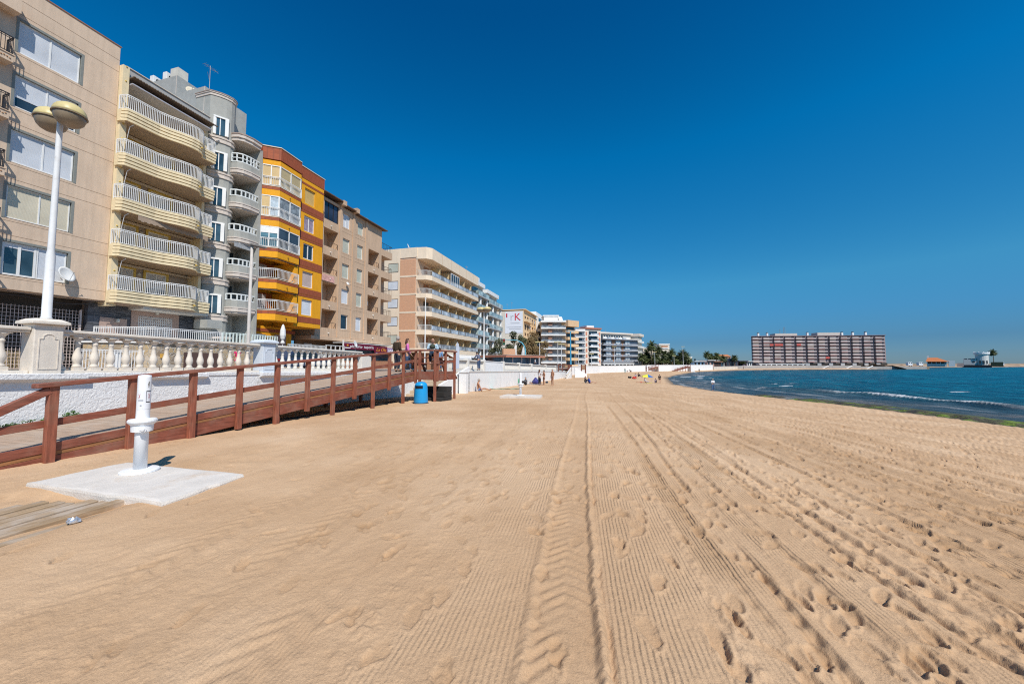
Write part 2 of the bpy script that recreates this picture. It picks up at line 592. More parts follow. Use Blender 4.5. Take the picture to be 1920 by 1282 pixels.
# ---------------------------------------------------------------- sand material
def sand_material():
    m = bpy.data.materials.new('beach_sand'); m.use_nodes = True
    nt = m.node_tree; L = nt.links; b = nt.nodes['Principled BSDF']
    b.inputs['Roughness'].default_value = 0.95
    b.inputs['Specular IOR Level'].default_value = 0.12
    tc = nd(nt, 'ShaderNodeTexCoord')
    # colour: broad patches, a little grain
    n1 = nd(nt, 'ShaderNodeTexNoise', Scale=0.35, Detail=6.0, Roughness=0.6)
    L.new(tc.outputs['Object'], n1.inputs['Vector'])
    c1 = ramp(nt, [(0.32, (0.53, 0.342, 0.198)), (0.5, (0.60, 0.402, 0.243)), (0.68, (0.67, 0.472, 0.302))])
    L.new(n1.outputs['Fac'], c1.inputs['Fac'])
    n2 = nd(nt, 'ShaderNodeTexNoise', Scale=120.0, Detail=4.0, Roughness=0.85)
    L.new(tc.outputs['Object'], n2.inputs['Vector'])
    c2 = ramp(nt, [(0.28, 0.66), (0.5, 0.98), (0.72, 1.16)])
    L.new(n2.outputs['Fac'], c2.inputs['Fac'])
    mx = nd(nt, 'ShaderNodeMix', data_type='RGBA', blend_type='MULTIPLY'); mx.inputs[0].default_value = 1.0
    L.new(c1.outputs['Color'], mx.inputs[6]); L.new(c2.outputs['Color'], mx.inputs[7])
    # freshly turned sand is damp and browner
    at = nd(nt, 'ShaderNodeAttribute', attribute_name='turned')
    mx2 = nd(nt, 'ShaderNodeMix', data_type='RGBA')
    mx2.inputs[7].default_value = (0.40, 0.245, 0.13, 1)
    L.new(at.outputs['Fac'], mx2.inputs[0]); L.new(mx.outputs[2], mx2.inputs[6])
    wt = nd(nt, 'ShaderNodeAttribute', attribute_name='wet')
    mx3 = nd(nt, 'ShaderNodeMix', data_type='RGBA')
    mx3.inputs[7].default_value = (0.20, 0.155, 0.115, 1)
    L.new(wt.outputs['Fac'], mx3.inputs[0]); L.new(mx2.outputs[2], mx3.inputs[6])
    L.new(mx3.outputs[2], b.inputs['Base Color'])
    # rake lines
    q = nd(nt, 'ShaderNodeAttribute', attribute_name='lane')
    w = nd(nt, 'ShaderNodeMath', operation='MULTIPLY'); w.inputs[1].default_value = 2 * math.pi / 0.036
    L.new(q.outputs['Fac'], w.inputs[0])
    nz = nd(nt, 'ShaderNodeTexNoise', Scale=3.0, Detail=3.0)
    L.new(tc.outputs['Object'], nz.inputs['Vector'])
    nm = nd(nt, 'ShaderNodeMath', operation='MULTIPLY_ADD'); nm.inputs[1].default_value = 5.0
    L.new(nz.outputs['Fac'], nm.inputs[0]); L.new(w.outputs[0], nm.inputs[2])
    sn = nd(nt, 'ShaderNodeMath', operation='SINE'); L.new(nm.outputs[0], sn.inputs[0])
    rk = nd(nt, 'ShaderNodeAttribute', attribute_name='rake')
    ml = nd(nt, 'ShaderNodeMath', operation='MULTIPLY'); L.new(sn.outputs[0], ml.inputs[0]); L.new(rk.outputs['Fac'], ml.inputs[1])
    b1 = nd(nt, 'ShaderNodeBump', Strength=1.0, Distance=0.0042)
    L.new(ml.outputs[0], b1.inputs['Height'])
    n5 = nd(nt, 'ShaderNodeTexNoise', Scale=22.0, Detail=8.0, Roughness=0.72)
    L.new(tc.outputs['Object'], n5.inputs['Vector'])
    b2 = nd(nt, 'ShaderNodeBump', Strength=0.75, Distance=0.018)
    L.new(n5.outputs['Fac'], b2.inputs['Height']); L.new(b1.outputs['Normal'], b2.inputs['Normal'])
    L.new(b2.outputs['Normal'], b.inputs['Normal'])
    return m


SAND = sand_material()


def sstep(a, b, x):
    t = np.clip((x - a) / (b - a), 0, 1)
    return t * t * (3 - 2 * t)


def band(q, a, b, e):
    return sstep(a - e, a + e, q) * (1 - sstep(b - e, b + e, q))


def build_sand():
    inv = np.linspace(1 / 1.05, 1 / 118.0, 680)
    rows = np.concatenate([[-0.6, -0.1, 0.4, 0.75, 0.95], 1 / inv, np.geomspace(121, 345, 60)])
    ratios = np.linspace(-1.9, 1.9, 1560)
    X, Y = fan(ratios, rows)
    Z = sand_base(X, Y)
    d = shore_d(X, Y)
    near = np.exp(-(Y / 60.0) ** 2)
    # lateral lane coordinate: the tractor drove along the beach
    q = X - 0.185 * Y - 0.0008 * Y * Y * 0.25 + 0.05 * np.sin(Y * 0.35) + 0.10 * np.sin(Y * 0.083 + 1)
    rough = sstep(3.0, 5.5, q)                       # trodden and furrowed side
    left = 1 - sstep(-2.2, -0.9, q)
    und = fbm(X * 0.35, Y * 0.3, 3, 4) * 0.05 + fbm(q * 1.6, Y * 0.25, 9, 4) * 0.035
    Z = Z + und
    lump = fbm(X * 5.5, Y * 4.0, 21, 4)
    fine = fbm(X * 17, Y * 15, 33, 3)
    turned = np.zeros_like(X)
    rake = np.zeros_like(X)
    # central wheel rut with a chevron tread and a crumbly right edge
    jit = fbm(q * 0 + 3.3, Y * 6, 5, 3) * 0.05 + fbm(q * 2, Y * 14, 6, 2) * 0.05
    rut = band(q + jit * 0.5, -0.20, 0.20, 0.03)
    chev = np.sin(2 * np.pi * (Y + np.abs(q) * 0.75) / 0.125)
    Z = Z - rut * 0.014 + rut * chev * (0.0016 + 0.006 * np.clip(lump * 4 + .25, 0, 1)) * np.exp(-(Y / 26) ** 2)
    Z = Z + band(q + jit, 0.20, 0.25, 0.025) * (0.022 + 0.035 * np.abs(fine)) + band(q + jit, -0.26, -0.20, 0.03) * (0.012 + 0.02 * np.abs(fine))
    Z = Z - band(q + jit, 0.255, 0.285, 0.012) * 0.020 * sstep(-.12, .10, fbm(q * 3, Y * 3.1, 8, 3))
    turned += rut * 0.25 * (0.5 + lump)
    # raked strips either side
    rk1 = band(q, -1.15, -0.27, 0.05); rk2 = band(q, 0.30, 1.02, 0.05); rk3 = band(q, 1.10, 2.55, 0.05)
    rk4 = band(q, 3.2, 6.0, 0.2) * 0.6
    m1 = sstep(-0.10, 0.05, fbm(X * 0.9, Y * 0.5, 51, 3))
    rake = rk1 * (0.45 + 0.4 * m1) + rk2 * 0.85 + rk3 * (0.35 + 0.9 * m1) + rk4 * m1 + band(q, -3.6, -1.4, 0.2) * 0.22 * m1
    rake = rake * np.exp(-(Y / 11.0) ** 2)
    turned += (rk3 * 0.40 + rk4 * 0.6) * (0.25 + m1 * 0.75)
    # broken crust between strips
    for c, wd, am in ((1.06, 0.05, 0.02), (2.62, 0.07, 0.024), (3.1, 0.08, 0.03), (-1.25, 0.07, 0.012)):
        g = np.exp(-((q - c + jit) / wd) ** 2)
        Z = Z + g * am * (0.35 + 2.2 * fine)
    # dotted tread rows of the far right lanes
    for c, pitch, am in ((2.75, 0.16, 0.020), (3.75, 0.17, 0.028), (4.15, 0.17, 0.022), (5.3, 0.2, 0.028), (6.1, 0.2, 0.03), (7.4, 0.22, 0.03), (9.0, 0.24, 0.03), (10.3, .24, .03)):
        g = np.exp(-((q - c + 0.3 * jit) / 0.045) ** 2)
        dots = np.clip(np.sin(2 * np.pi * Y / pitch), -0.2, 1)
        Z = Z - g * am * dots * np.exp(-(Y / 22) ** 2)
        Z = Z + np.exp(-((q - c - 0.12) / 0.05) ** 2) * am * 0.5
        turned += g * 0.35
    # sharp wheel lines running along the beach on the trodden side
    lr = random.Random(77)
    for i in range(26):
        c = lr.uniform(1.2, 15.0); sl = lr.uniform(-.020, .012); wd = lr.uniform(.018, .04)
        qq = q - c - sl * (Y - 4) + jit * .35
        gate = sstep(-.10, .06, fbm(q * .0 + c * 7, Y * .45, 500 + i, 3))
        g = np.exp(-(qq / (wd + .0012 * Y)) ** 2) * gate
        Z = Z - g * lr.uniform(.012, .030) * (1 + .5 * np.sin(2 * np.pi * Y / .17) * np.exp(-(Y / 14) ** 2)) + np.exp(-((qq - .07) / .04) ** 2) * gate * .010
        turned += g * .35
        if i % 3 == 0:          # flat smooth wheel band beside it
            bnd = band(qq, .10, .45, .04) * gate
            Z = Z - bnd * .008; rake = rake * (1 - .8 * bnd); turned = turned * (1 - .6 * bnd)
    # long furrows on the trodden side
    fur = fbm(q * 3.2, Y * 0.32, 71, 4)
    Z = Z + rough * fur * 0.10 + rough * lump * 0.045 * near
    turned += rough * 0.45 * sstep(-0.06, 0.10, fur + 0.5 * lump)
    # left side: softer wheel marks
    Z = Z + left * (fbm(q * 1.3, Y * 0.35, 81, 4) * 0.05 + lump * 0.030 * sstep(-.15, .25, fbm(X * .7, Y * .6, 84, 3)) + fine * .012 * sstep(-.1, .2, fbm(X * .9, Y * .8, 85, 3)))
    for c in (-1.75, -2.5, -3.4):
        g = band(q + jit, c - 0.19, c + 0.19, 0.07)
        cv = np.sin(2 * np.pi * (Y + np.abs(q - c) * 0.9) / 0.17)
        Z = Z - g * 0.006 + g * cv * 0.004 * np.exp(-(Y / 12) ** 2) * (0.3 + m1)
        turned += g * 0.10
    turned += left * 0.12 * sstep(0, 0.15, fbm(X * 1.1, Y * 1.0, 91, 4))
    Z = Z + lump * 0.013 * np.exp(-(Y / 25) ** 2) + fine * 0.004 * np.exp(-(Y / 8) ** 2)
    # footprints
    fr = random.Random(12)
    prints = []

    def trail(x, y, hx, hy, n, step=0.62, depth=0.03):
        l = math.hypot(hx, hy); hx /= l; hy /= l
        for i in range(n):
            sd = 0.1 if i % 2 else -0.1
            a = math.atan2(hx, hy) + fr.uniform(-0.25, 0.25)
            prints.append((x - hy * sd + fr.uniform(-.05, .05), y + hx * sd + fr.uniform(-.05, .05), a, depth * fr.uniform(0.6, 1.25)))
            x += hx * step * fr.uniform(.85, 1.15); y += hy * step * fr.uniform(.85, 1.15)
    trail(1.25, 1.6, .12, 1, 30, .55, .034); trail(1.75, 1.7, .16, 1, 40, .6, .036); trail(2.3, 2.1, .2, 1, 44, .6, .036)
    trail(1.45, 2.1, .30, 1, 24, .65, .03); trail(3.4, 2.6, .1, 1, 36, .62, .03); trail(0.15, 2.3, .2, 1, 24, .7, .016)
    trail(-0.5, 2.1, .05, 1, 18, .7, .016); trail(-1.1, 2.6, .25, 1, 26, .7, .016); trail(-0.2, 5, .16, 1, 22, .7, .02)
    trail(2.8, 3.4, .28, 1, 40, .6, .034); trail(2.0, 4.2, .35, 1, 40, .62, .03); trail(-1.7, 4.5, .2, 1, 20, .7, .014); trail(1.0, 3, .2, 1, 40, .6, .03)
    for i in range(900):
        yy = 1 / fr.triangular(1 / 60.0, 1 / 3.5, 1 / 30.0)
        xx = yy * fr.uniform(-.45, 1.25)
        prints.append((xx, yy, fr.uniform(-.6, .9), fr.uniform(.020, .040) * (1 if xx > 0 else .55) * min(1, yy / 9)))
    for i in range(150):
        prints.append((fr.uniform(-7.5, -1.0), fr.uniform(3.0, 14), fr.uniform(-1.5, 1.5), fr.uniform(.010, .020)))
    for i in range(520):
        yy = 1 / fr.uniform(1 / 34.0, 1 / 2.2)
        qq = fr.triangular(0.5, 13, 3.2) if fr.random() < .9 else fr.uniform(-3, 0.5)
        prints.append((qq + 0.185 * yy, yy, fr.uniform(-.6, .9), fr.uniform(.016, .040) * (1 if qq > .6 else .45)))
    for fx, fy, a, dp in prints:
        i0, i1 = np.searchsorted(rows, [fy - 0.3, fy + 0.3])
        j0, j1 = np.searchsorted(ratios, [(fx - 0.35) / (fy + 1), (fx + 0.35) / (fy + 1)])
        if i1 <= i0 or j1 <= j0: continue
        sx = X[i0:i1, j0:j1] - fx; sy = Y[i0:i1, j0:j1] - fy
        u = sx * math.cos(a) - sy * math.sin(a); v = sx * math.sin(a) + sy * math.cos(a)
        wv = 0.043 + 0.012 * np.sin(v * 11 + 1)
        r = np.sqrt((u / wv) ** 2 + (v / 0.125) ** 2) + fine[i0:i1, j0:j1] * 1.0 + lump[i0:i1, j0:j1] * 0.9
        pit = 1 - sstep(0.62, 1.12, r)
        rim = np.exp(-((r - 1.28) / 0.26) ** 2)
        Z[i0:i1, j0:j1] += -pit * dp * 0.72 * (1 + 0.6 * np.clip(-v * 7, -1, 1)) + rim * dp * 0.20 * (1 + 1.2 * np.clip(-v * 7, -1, 1))
        rake[i0:i1, j0:j1] *= 1 - np.clip(pit + rim, 0, 1)
        turned[i0:i1, j0:j1] += pit * 0.25
    # loose crumbs, scuffs and dimples everywhere near the camera
    cr = fbm(X * 30, Y * 26, 301, 2)
    scuff = sstep(0.03, 0.16, fbm(X * 2.1 + 9, Y * 1.2, 311, 4))
    nearc = np.exp(-(Y / 9.0) ** 2)
    Z = Z + nearc * scuff * (np.abs(cr) * 0.016 + np.abs(fine) * 0.012) - nearc * scuff * 0.004
    rake = rake * (1 - 0.8 * scuff)
    turned += scuff * 0.10
    # sand lies thinly over the old boardwalk
    bwm = sstep(-6.6, -6.3, X) * (1 - sstep(-4.75, -4.40, X)) * sstep(2.6, 2.75, Y) * (1 - sstep(4.75, 5.0, Y))
    Z = np.where(bwm > 0, Z * (1 - bwm) + bwm * (-1.712 + fbm(X * 2.6, Y * 1.1, 401, 4) * 0.10), Z)
    wet = 1 - sstep(0.0, 1.6, d + fbm(X * .6, Y * .6, 61, 3) * 1.2)
    turned = np.clip(turned, 0, 0.85) * (0.35 + 0.65 * np.exp(-(Y / 22.0) ** 2))
    S_, D_ = toSD(X, Y)
    keep = (D_ < 13.2) & (d > -14)
    return grid_mesh('sand', X, Y, Z, SAND, {'lane': q, 'rake': rake, 'turned': turned, 'wet': wet}, keep)


sand = tag(build_sand(), kind='structure')


# ---------------------------------------------------------------- sea
def sea_material():
    m = bpy.data.materials.new('sea_water'); m.use_nodes = True
    nt = m.node_tree; L = nt.links; b = nt.nodes['Principled BSDF']
    b.inputs['Specular IOR Level'].default_value = 0.22
    b.inputs['IOR'].default_value = 1.33
    tc = nd(nt, 'ShaderNodeTexCoord')
    at = nd(nt, 'ShaderNodeAttribute', attribute_name='offshore')
    n1 = nd(nt, 'ShaderNodeTexNoise', Scale=0.05, Detail=5.0, Roughness=0.6)
    mp = nd(nt, 'ShaderNodeMapping'); mp.inputs['Scale'].default_value = (0.35, 1.0, 1.0)
    L.new(tc.outputs['Object'], mp.inputs['Vector']); L.new(mp.outputs['Vector'], n1.inputs['Vector'])
    ad = nd(nt, 'ShaderNodeMath', operation='MULTIPLY_ADD'); ad.inputs[1].default_value = 0.5
    L.new(n1.outputs['Fac'], ad.inputs[0]); L.new(at.outputs['Fac'], ad.inputs[2])
    cr = ramp(nt, [(0.20, (0.15, 0.135, 0.11)), (0.30, (0.055, 0.085, 0.095)), (0.44, (0.008, 0.072, 0.10)), (0.68, (0.0, 0.098, 0.160)), (0.95, (0.0, 0.060, 0.135))])
    L.new(ad.outputs[0], cr.inputs['Fac'])
    fo = nd(nt, 'ShaderNodeAttribute', attribute_name='foam')
    mp2 = nd(nt, 'ShaderNodeMapping'); mp2.inputs['Scale'].default_value = (0.75, 0.16, 1.0)
    L.new(tc.outputs['Object'], mp2.inputs['Vector'])
    n3 = nd(nt, 'ShaderNodeTexNoise', Scale=0.8, Detail=9.0, Roughness=0.75); L.new(mp2.outputs['Vector'], n3.inputs['Vector'])
    c3 = ramp(nt, [(0.38, (.3, .4, .5)), (0.5, (1, 1, 1)), (0.62, (3.0, 2.2, 1.9))])
    L.new(n3.outputs['Fac'], c3.inputs['Fac'])
    mv = nd(nt, 'ShaderNodeMix', data_type='RGBA', blend_type='MULTIPLY'); mv.inputs[0].default_value = 1.0
    L.new(cr.outputs['Color'], mv.inputs[6]); L.new(c3.outputs['Color'], mv.inputs[7])
    mx = nd(nt, 'ShaderNodeMix', data_type='RGBA'); mx.inputs[7].default_value = (0.82, 0.84, 0.85, 1)
    L.new(fo.outputs['Fac'], mx.inputs[0]); L.new(mv.outputs[2], mx.inputs[6])
    L.new(mx.outputs[2], b.inputs['Base Color'])
    rr = nd(nt, 'ShaderNodeMapRange'); rr.inputs['To Min'].default_value = 0.30; rr.inputs['To Max'].default_value = 0.8
    L.new(fo.outputs['Fac'], rr.inputs['Value']); L.new(rr.outputs[0], b.inputs['Roughness'])
    n2 = nd(nt, 'ShaderNodeTexNoise', Scale=1.1, Detail=9.0, Roughness=0.72)
    L.new(mp2.outputs['Vector'], n2.inputs['Vector'])
    bp = nd(nt, 'ShaderNodeBump', Strength=1.0, Distance=1.1)
    L.new(n2.outputs['Fac'], bp.inputs['Height'])
    L.new(bp.outputs['Normal'], b.inputs['Normal'])
    return m


BREAKER = np.array([(45.5, 22), (45.6, 33), (45.6, 38), (45.2, 42), (45.6, 46), (43, 53), (41, 57.5), (39.5, 62)], float)


def line_d(X, Y, P):
    best = np.full(X.shape, 1e9)
    for i in range(len(P) - 1):
        ax, ay = P[i]; dx, dy = P[i + 1][0] - ax, P[i + 1][1] - ay
        t = np.clip(((X - ax) * dx + (Y - ay) * dy) / (dx * dx + dy * dy), 0, 1)
        best = np.minimum(best, np.hypot(X - ax - t * dx, Y - ay - t * dy))
    return best


def build_sea():
    inv = np.linspace(1 / 9.0, 1 / 700.0, 440)
    rows = np.concatenate([[-30, -12, -2, 3, 6], 1 / inv, np.geomspace(740, 9000, 30)])
    ratios = np.concatenate([np.linspace(0.1, 1.75, 760), np.geomspace(1.8, 9, 40)])
    rr, Yg = np.meshgrid(ratios, rows)
    X = rr * (np.maximum(Yg, -1) + 6); Y = Yg
    d = -shore_d(X, Y)
    amp = np.clip(d / 12, 0, 1)
    Z = SEA_Z + amp * (fbm(X * 0.16, Y * 0.30, 7, 5) * 0.42 + 0.03 * np.sin((X * .9 + Y * .3) * 0.8))
    foam = np.zeros_like(X)
    bd = line_d(X, Y, BREAKER)
    w = 0.35 + 1.25 * np.abs(vnoise(X * .25, Y * .25, 2)) + 1.2 * fbm(X * .8, Y * .8, 14, 3)
    inr = (Y < 60)
    Z = Z + np.exp(-(bd / 0.9) ** 2) * 0.30 * inr
    foam = np.maximum(foam, (1 - sstep(0.55, 1.0, bd / np.maximum(w, .15))) * (0.5 + .5 * sstep(-.1, .1, fbm(X * 2.2, Y * 2.2, 15, 3))) * sstep(.25, .5, vnoise(X * .12 + 4, Y * .12, 5) + .25) * inr)
    for cx, cy, lx, ly in ((53, 75, 1.9, 0.8), (57, 76, 0.9, .6), (48, 66, 1.2, .5), (43.5, 68, 1.4, .5), (40, 78, 2.0, .6), (50, 100, 2.6, 1.2), (56, 104, 1.8, 1.0), (60, 118, 2.4, 1), (52, 112, 2, .8), (78, 160, 3, 1), (100, 190, 4, 1.2), (70, 47, 1.6, .35), (92, 60, 1.2, .3), (62, 52, 1.5, .4), (120, 95, 1.5, .4)):
        g = np.hypot((X - cx) / lx, (Y - cy) / ly) + fbm(X * 1.3, Y * 1.3, 16, 3) * 1.5
        foam = np.maximum(foam, 1 - sstep(0.55, 1.0, g))
    # thin wash along the waterline
    e = d + fbm(X * .5, Y * .5, 17, 3) * 2.0
    foam = np.maximum(foam, 0.35 * np.exp(-((e - 0.9) / 0.45) ** 2) * sstep(.45, .6, vnoise(X * .2, Y * .2, 19)))
    foam = np.maximum(foam, 0.30 * np.exp(-((e - 7.5) / 0.6) ** 2) * sstep(.5, .7, vnoise(X * .18, Y * .18, 29)))
    off = np.clip(0.02 + 0.36 * sstep(0, 34, d) + 0.25 * sstep(30, 160, d), 0, 1)
    keep = d > -1.2
    return grid_mesh('sea', X, Y, Z, sea_material(), {'foam': foam, 'offshore': off}, keep)


sea = tag(build_sea(), kind='structure')

# ---------------------------------------------------------------- shelf of weedy rock at the waterline
def build_rocks():
    m = bpy.data.materials.new('weedy_rock'); m.use_nodes = True
    nt = m.node_tree; L = nt.links; b = nt.nodes['Principled BSDF']; b.inputs['Roughness'].default_value = 0.75
    tc = nd(nt, 'ShaderNodeTexCoord')
    n = nd(nt, 'ShaderNodeTexNoise', Scale=0.8, Detail=8.0, Roughness=0.7); L.new(tc.outputs['Object'], n.inputs['Vector'])
    cr = ramp(nt, [(0.40, (0.045, 0.036, 0.024)), (0.50, (0.075, 0.07, 0.03)), (0.57, (0.10, 0.15, 0.015)), (0.66, (0.16, 0.22, 0.03))])
    L.new(n.outputs['Fac'], cr.inputs['Fac']); L.new(cr.outputs['Color'], b.inputs['Base Color'])
    n2 = nd(nt, 'ShaderNodeTexNoise', Scale=9.0, Detail=6.0); L.new(tc.outputs['Object'], n2.inputs['Vector'])
    bp = nd(nt, 'ShaderNodeBump', Strength=0.8, Distance=0.08); L.new(n2.outputs['Fac'], bp.inputs['Height']); L.new(bp.outputs['Normal'], b.inputs['Normal'])
    t = np.linspace(8, 46, 420); a = np.linspace(-1.6, 4.2, 90)
    A, T = np.meshgrid(a, t)
    X = np.interp(T, SHORE[:, 1], SHORE[:, 0]) + A
    Y = T
    prof = np.where(A < 0, np.clip(1 + A / 1.2, 0, 1), np.clip(1 - A / 4.0, 0, 1))
    n0 = fbm(X * 0.45, Y * 0.30, 101, 5)
    Z = -4.06 + 0.34 * prof * sstep(-0.14, 0.16, n0 + 0.07 * np.clip((34 - T) / 8, -2.4, 1)) + fbm(X * 2.4, Y * 2.4, 103, 4) * 0.14 * prof
    Z = np.maximum(Z, -4.6)
    Z = Z + np.clip(-A, 0, 2) * 0.03
    Z = np.where((A < -1.5) | (A > 4.0), -4.7, Z)
    return grid_mesh('shore_rocks', X, Y, Z, m)


tag(build_rocks(), kind='structure')

# ---------------------------------------------------------------- land under everything, promenade and road
def z_prom(Y):
    return float(np.interp(Y, [-20, 45, 82, 150, 230, 300], [0.37, -0.84, -1.5, -1.75, -1.9, -1.2]))


WALL = [(-12.3 + TM * y, y) for y in (-14, -6, 0, 4)] + [(-12.3 + TM * y, y) for y in range(6, 96, 4)] + [(16.5, 104), (23, 118), (31, 132), (41, 145), (56, 157), (79, 174), (111, 206), (140, 232), (166, 252), (195, 262), (238, 268), (262, 276), (300, 312)]
PAVE = mat('paving', (0.42, 0.34, 0.29), 0.85, var=0.12, scale=3, bump=.2)
ASPH = mat('asphalt', (0.06, 0.06, 0.06), 0.9, var=0.2, scale=4, bump=.2)
EARTH = mat('dry_earth', (0.30, 0.22, 0.14), 0.95, var=0.2, scale=.2)


def strip(name, poly, offs, zf, m):
    """sheet between two inland offsets of the wall line"""
    mb = MB(); P = []
    for i, (x, y) in enumerate(poly):
        a = poly[max(i - 1, 0)]; b = poly[min(i + 1, len(poly) - 1)]
        dx, dy = b[0] - a[0], b[1] - a[1]; l = math.hypot(dx, dy)
        nx, ny = -dy / l, dx / l
        P.append([(x + nx * o, y + ny * o, zf(y) + dz) for o, dz in offs])
    for i in range(len(P) - 1):
        for j in range(len(offs) - 1):
            mb.quad(P[i][j], P[i][j + 1], P[i + 1][j + 1], P[i + 1][j])
    return tag(mb.build(name, m), kind='structure')


strip('promenade', WALL, [(0.25, -0.03), (6.2, -0.03), (6.25, -0.15)], z_prom, PAVE)
strip('road', WALL, [(6.25, -0.15), (12.5, -0.15), (12.52, -0.02)], z_prom, ASPH)
strip('pavement', WALL, [(12.52, -0.02), (40, 0.0), (120, 0.0)], z_prom, PAVE)
mb = MB()
mb.quad((-9000, -300, -7.5), (9000, -300, -7.5), (9000, 9500, -7.5), (-9000, 9500, -7.5))
tag(mb.build('ground', EARTH), kind='structure')
# ================================================================== SEA WALL, BALUSTRADE, RAMP, SHOWERS
DW = 12.3 / TN                       # wall face in the street frame


def Sy(Y):                            # street S of the wall line at world Y
    return (-12.3 + TM * Y) * U[0] + Y * U[1]


def zb(Y): return -0.0186 * Y         # top of the balustrade plinth


def slopebox(mb, Y0, Y1, D0, D1, zf0, zf1):
    S0, S1 = Sy(Y0), Sy(Y1)
    return mb.hexa([(S0, D0, zf0(Y0)), (S1, D0, zf0(Y1)), (S1, D1, zf0(Y1)), (S0, D1, zf0(Y0)),
                    (S0, D0, zf1(Y0)), (S1, D0, zf1(Y1)), (S1, D1, zf1(Y1)), (S0, D1, zf1(Y0))])


# rough white wall behind the ramp
def wall_paint():
    m = bpy.data.materials.new('rough_whitewash'); m.use_nodes = True
    nt = m.node_tree; L = nt.links; b = nt.nodes['Principled BSDF']; b.inputs['Roughness'].default_value = 0.85
    b.inputs['Specular IOR Level'].default_value = 0.2
    tc = nd(nt, 'ShaderNodeTexCoord')
    n1 = nd(nt, 'ShaderNodeTexNoise', Scale=1.6, Detail=9.0, Roughness=0.72); L.new(tc.outputs['Object'], n1.inputs['Vector'])
    cr = ramp(nt, [(0.30, (0.80, 0.80, 0.80)), (0.60, (0.74, 0.74, 0.74)), (0.665, (0.50, 0.48, 0.46)), (0.72, (0.30, 0.27, 0.25))])
    L.new(n1.outputs['Fac'], cr.inputs['Fac']); L.new(cr.outputs['Color'], b.inputs['Base Color'])
    vo = nd(nt, 'ShaderNodeTexNoise', Scale=11.0, Detail=6.0, Roughness=0.6, Distortion=1.2); L.new(tc.outputs['Object'], vo.inputs['Vector'])
    bp = nd(nt, 'ShaderNodeBump', Strength=0.9, Distance=0.035); L.new(vo.outputs['Fac'], bp.inputs['Height']); L.new(bp.outputs['Normal'], b.inputs['Normal'])
    return m


WASH = wall_paint()
t = thing('sea_wall', 'rough whitewashed wall with a projecting ledge behind the wooden ramp', 'wall', Sy(8), DW, -1.7)
mb = MB(); slopebox(mb, -14, 27.2, DW, DW + 0.5, lambda y: -4.2, lambda y: zb(y) - 0.16)
mb.build('wall_face', WASH, t)
mb = MB()
for a, b_ in ((-14, 8.72), (9.9, 11.3), (13.0, 16.2)):
    S0, S1 = Sy(a), Sy(b_)
    mb.add([(S0, DW - .002, zb(a) - .26), (S0, DW - .14, zb(a) - .19), (S0, DW - .14, zb(a) - .075), (S0, DW + .3, zb(a) - .055),
            (S1, DW - .002, zb(b_) - .26), (S1, DW - .14, zb(b_) - .19), (S1, DW - .14, zb(b_) - .075), (S1, DW + .3, zb(b_) - .055)],
           [(0, 1, 2, 3), (7, 6, 5, 4), (0, 4, 5, 1), (1, 5, 6, 2), (2, 6, 7, 3), (3, 7, 4, 0)])
for a, b_ in ((8.72, 9.9), (11.3, 13.0), (16.2, 19.0)):
    slopebox(mb, a, b_, DW - .03, DW + .3, lambda y: zb(y) - .16, lambda y: zb(y) - .06)
mb.build('ledge', WASH, t, bevel=.012)
mb = MB(); c = atD(399, 742, DW)
mb.tube([(c[0], DW - .04, c[1]), (c[0], DW + .05, c[1])], .13, 14); mb.build('drain_ring', WASH, t)
mb = MB(); mb.tube([(c[0], DW - .05, c[1]), (c[0], DW - .043, c[1])], .10, 14); mb.build('drain_opening', DARK, t)

STONE = mat('balustrade_stone', (0.74, 0.67, 0.58), 0.8, var=0.08, scale=3.0, bump=.25, bscale=60, streak=.12, dirt=(0.30, 0.26, 0.21), dirt_amt=.4, dirt_scale=3.5)
STONEW = mat('balustrade_white', (0.74, 0.71, 0.65), 0.75, var=0.07, scale=3.0, bump=.2, bscale=60, dirt=(0.42, 0.36, 0.28), dirt_amt=.35, dirt_scale=3.0)
PIERW = mat('pale_blue_white_paint', (0.62, 0.67, 0.73), 0.6, var=0.06, dirt=(0.4, 0.36, 0.3), dirt_amt=.3)


def baluster_mesh():
    mb = MB()
    mb.box(-.088, .088, -.088, .088, 0, .075)
    prof = [(.078, .075), (.082, .10), (.062, .125), (.056, .15), (.064, .17), (.085, .24), (.087, .29), (.072, .36), (.052, .43), (.044, .52), (.043, .585),
            (.055, .60), (.055, .625), (.042, .64), (.044, .67), (.060, .70), (.085, .735), (.105, .755)]
    mb.lathe(prof, n=14)
    mb.box(-.115, .115, -.095, .095, .755, .80)
    me = bpy.data.meshes.new('baluster')
    me.from_pydata(mb.v, [], mb.f)
    me.polygons.foreach_set('use_smooth', [len(p.vertices) == 4 and abs(p.normal.z) < .95 and p.index > 5 for p in me.polygons])
    return me


BAL = baluster_mesh(); BAL.materials.append(STONE)
BALW = BAL.copy(); BALW.materials.clear(); BALW.materials.append(STONEW)


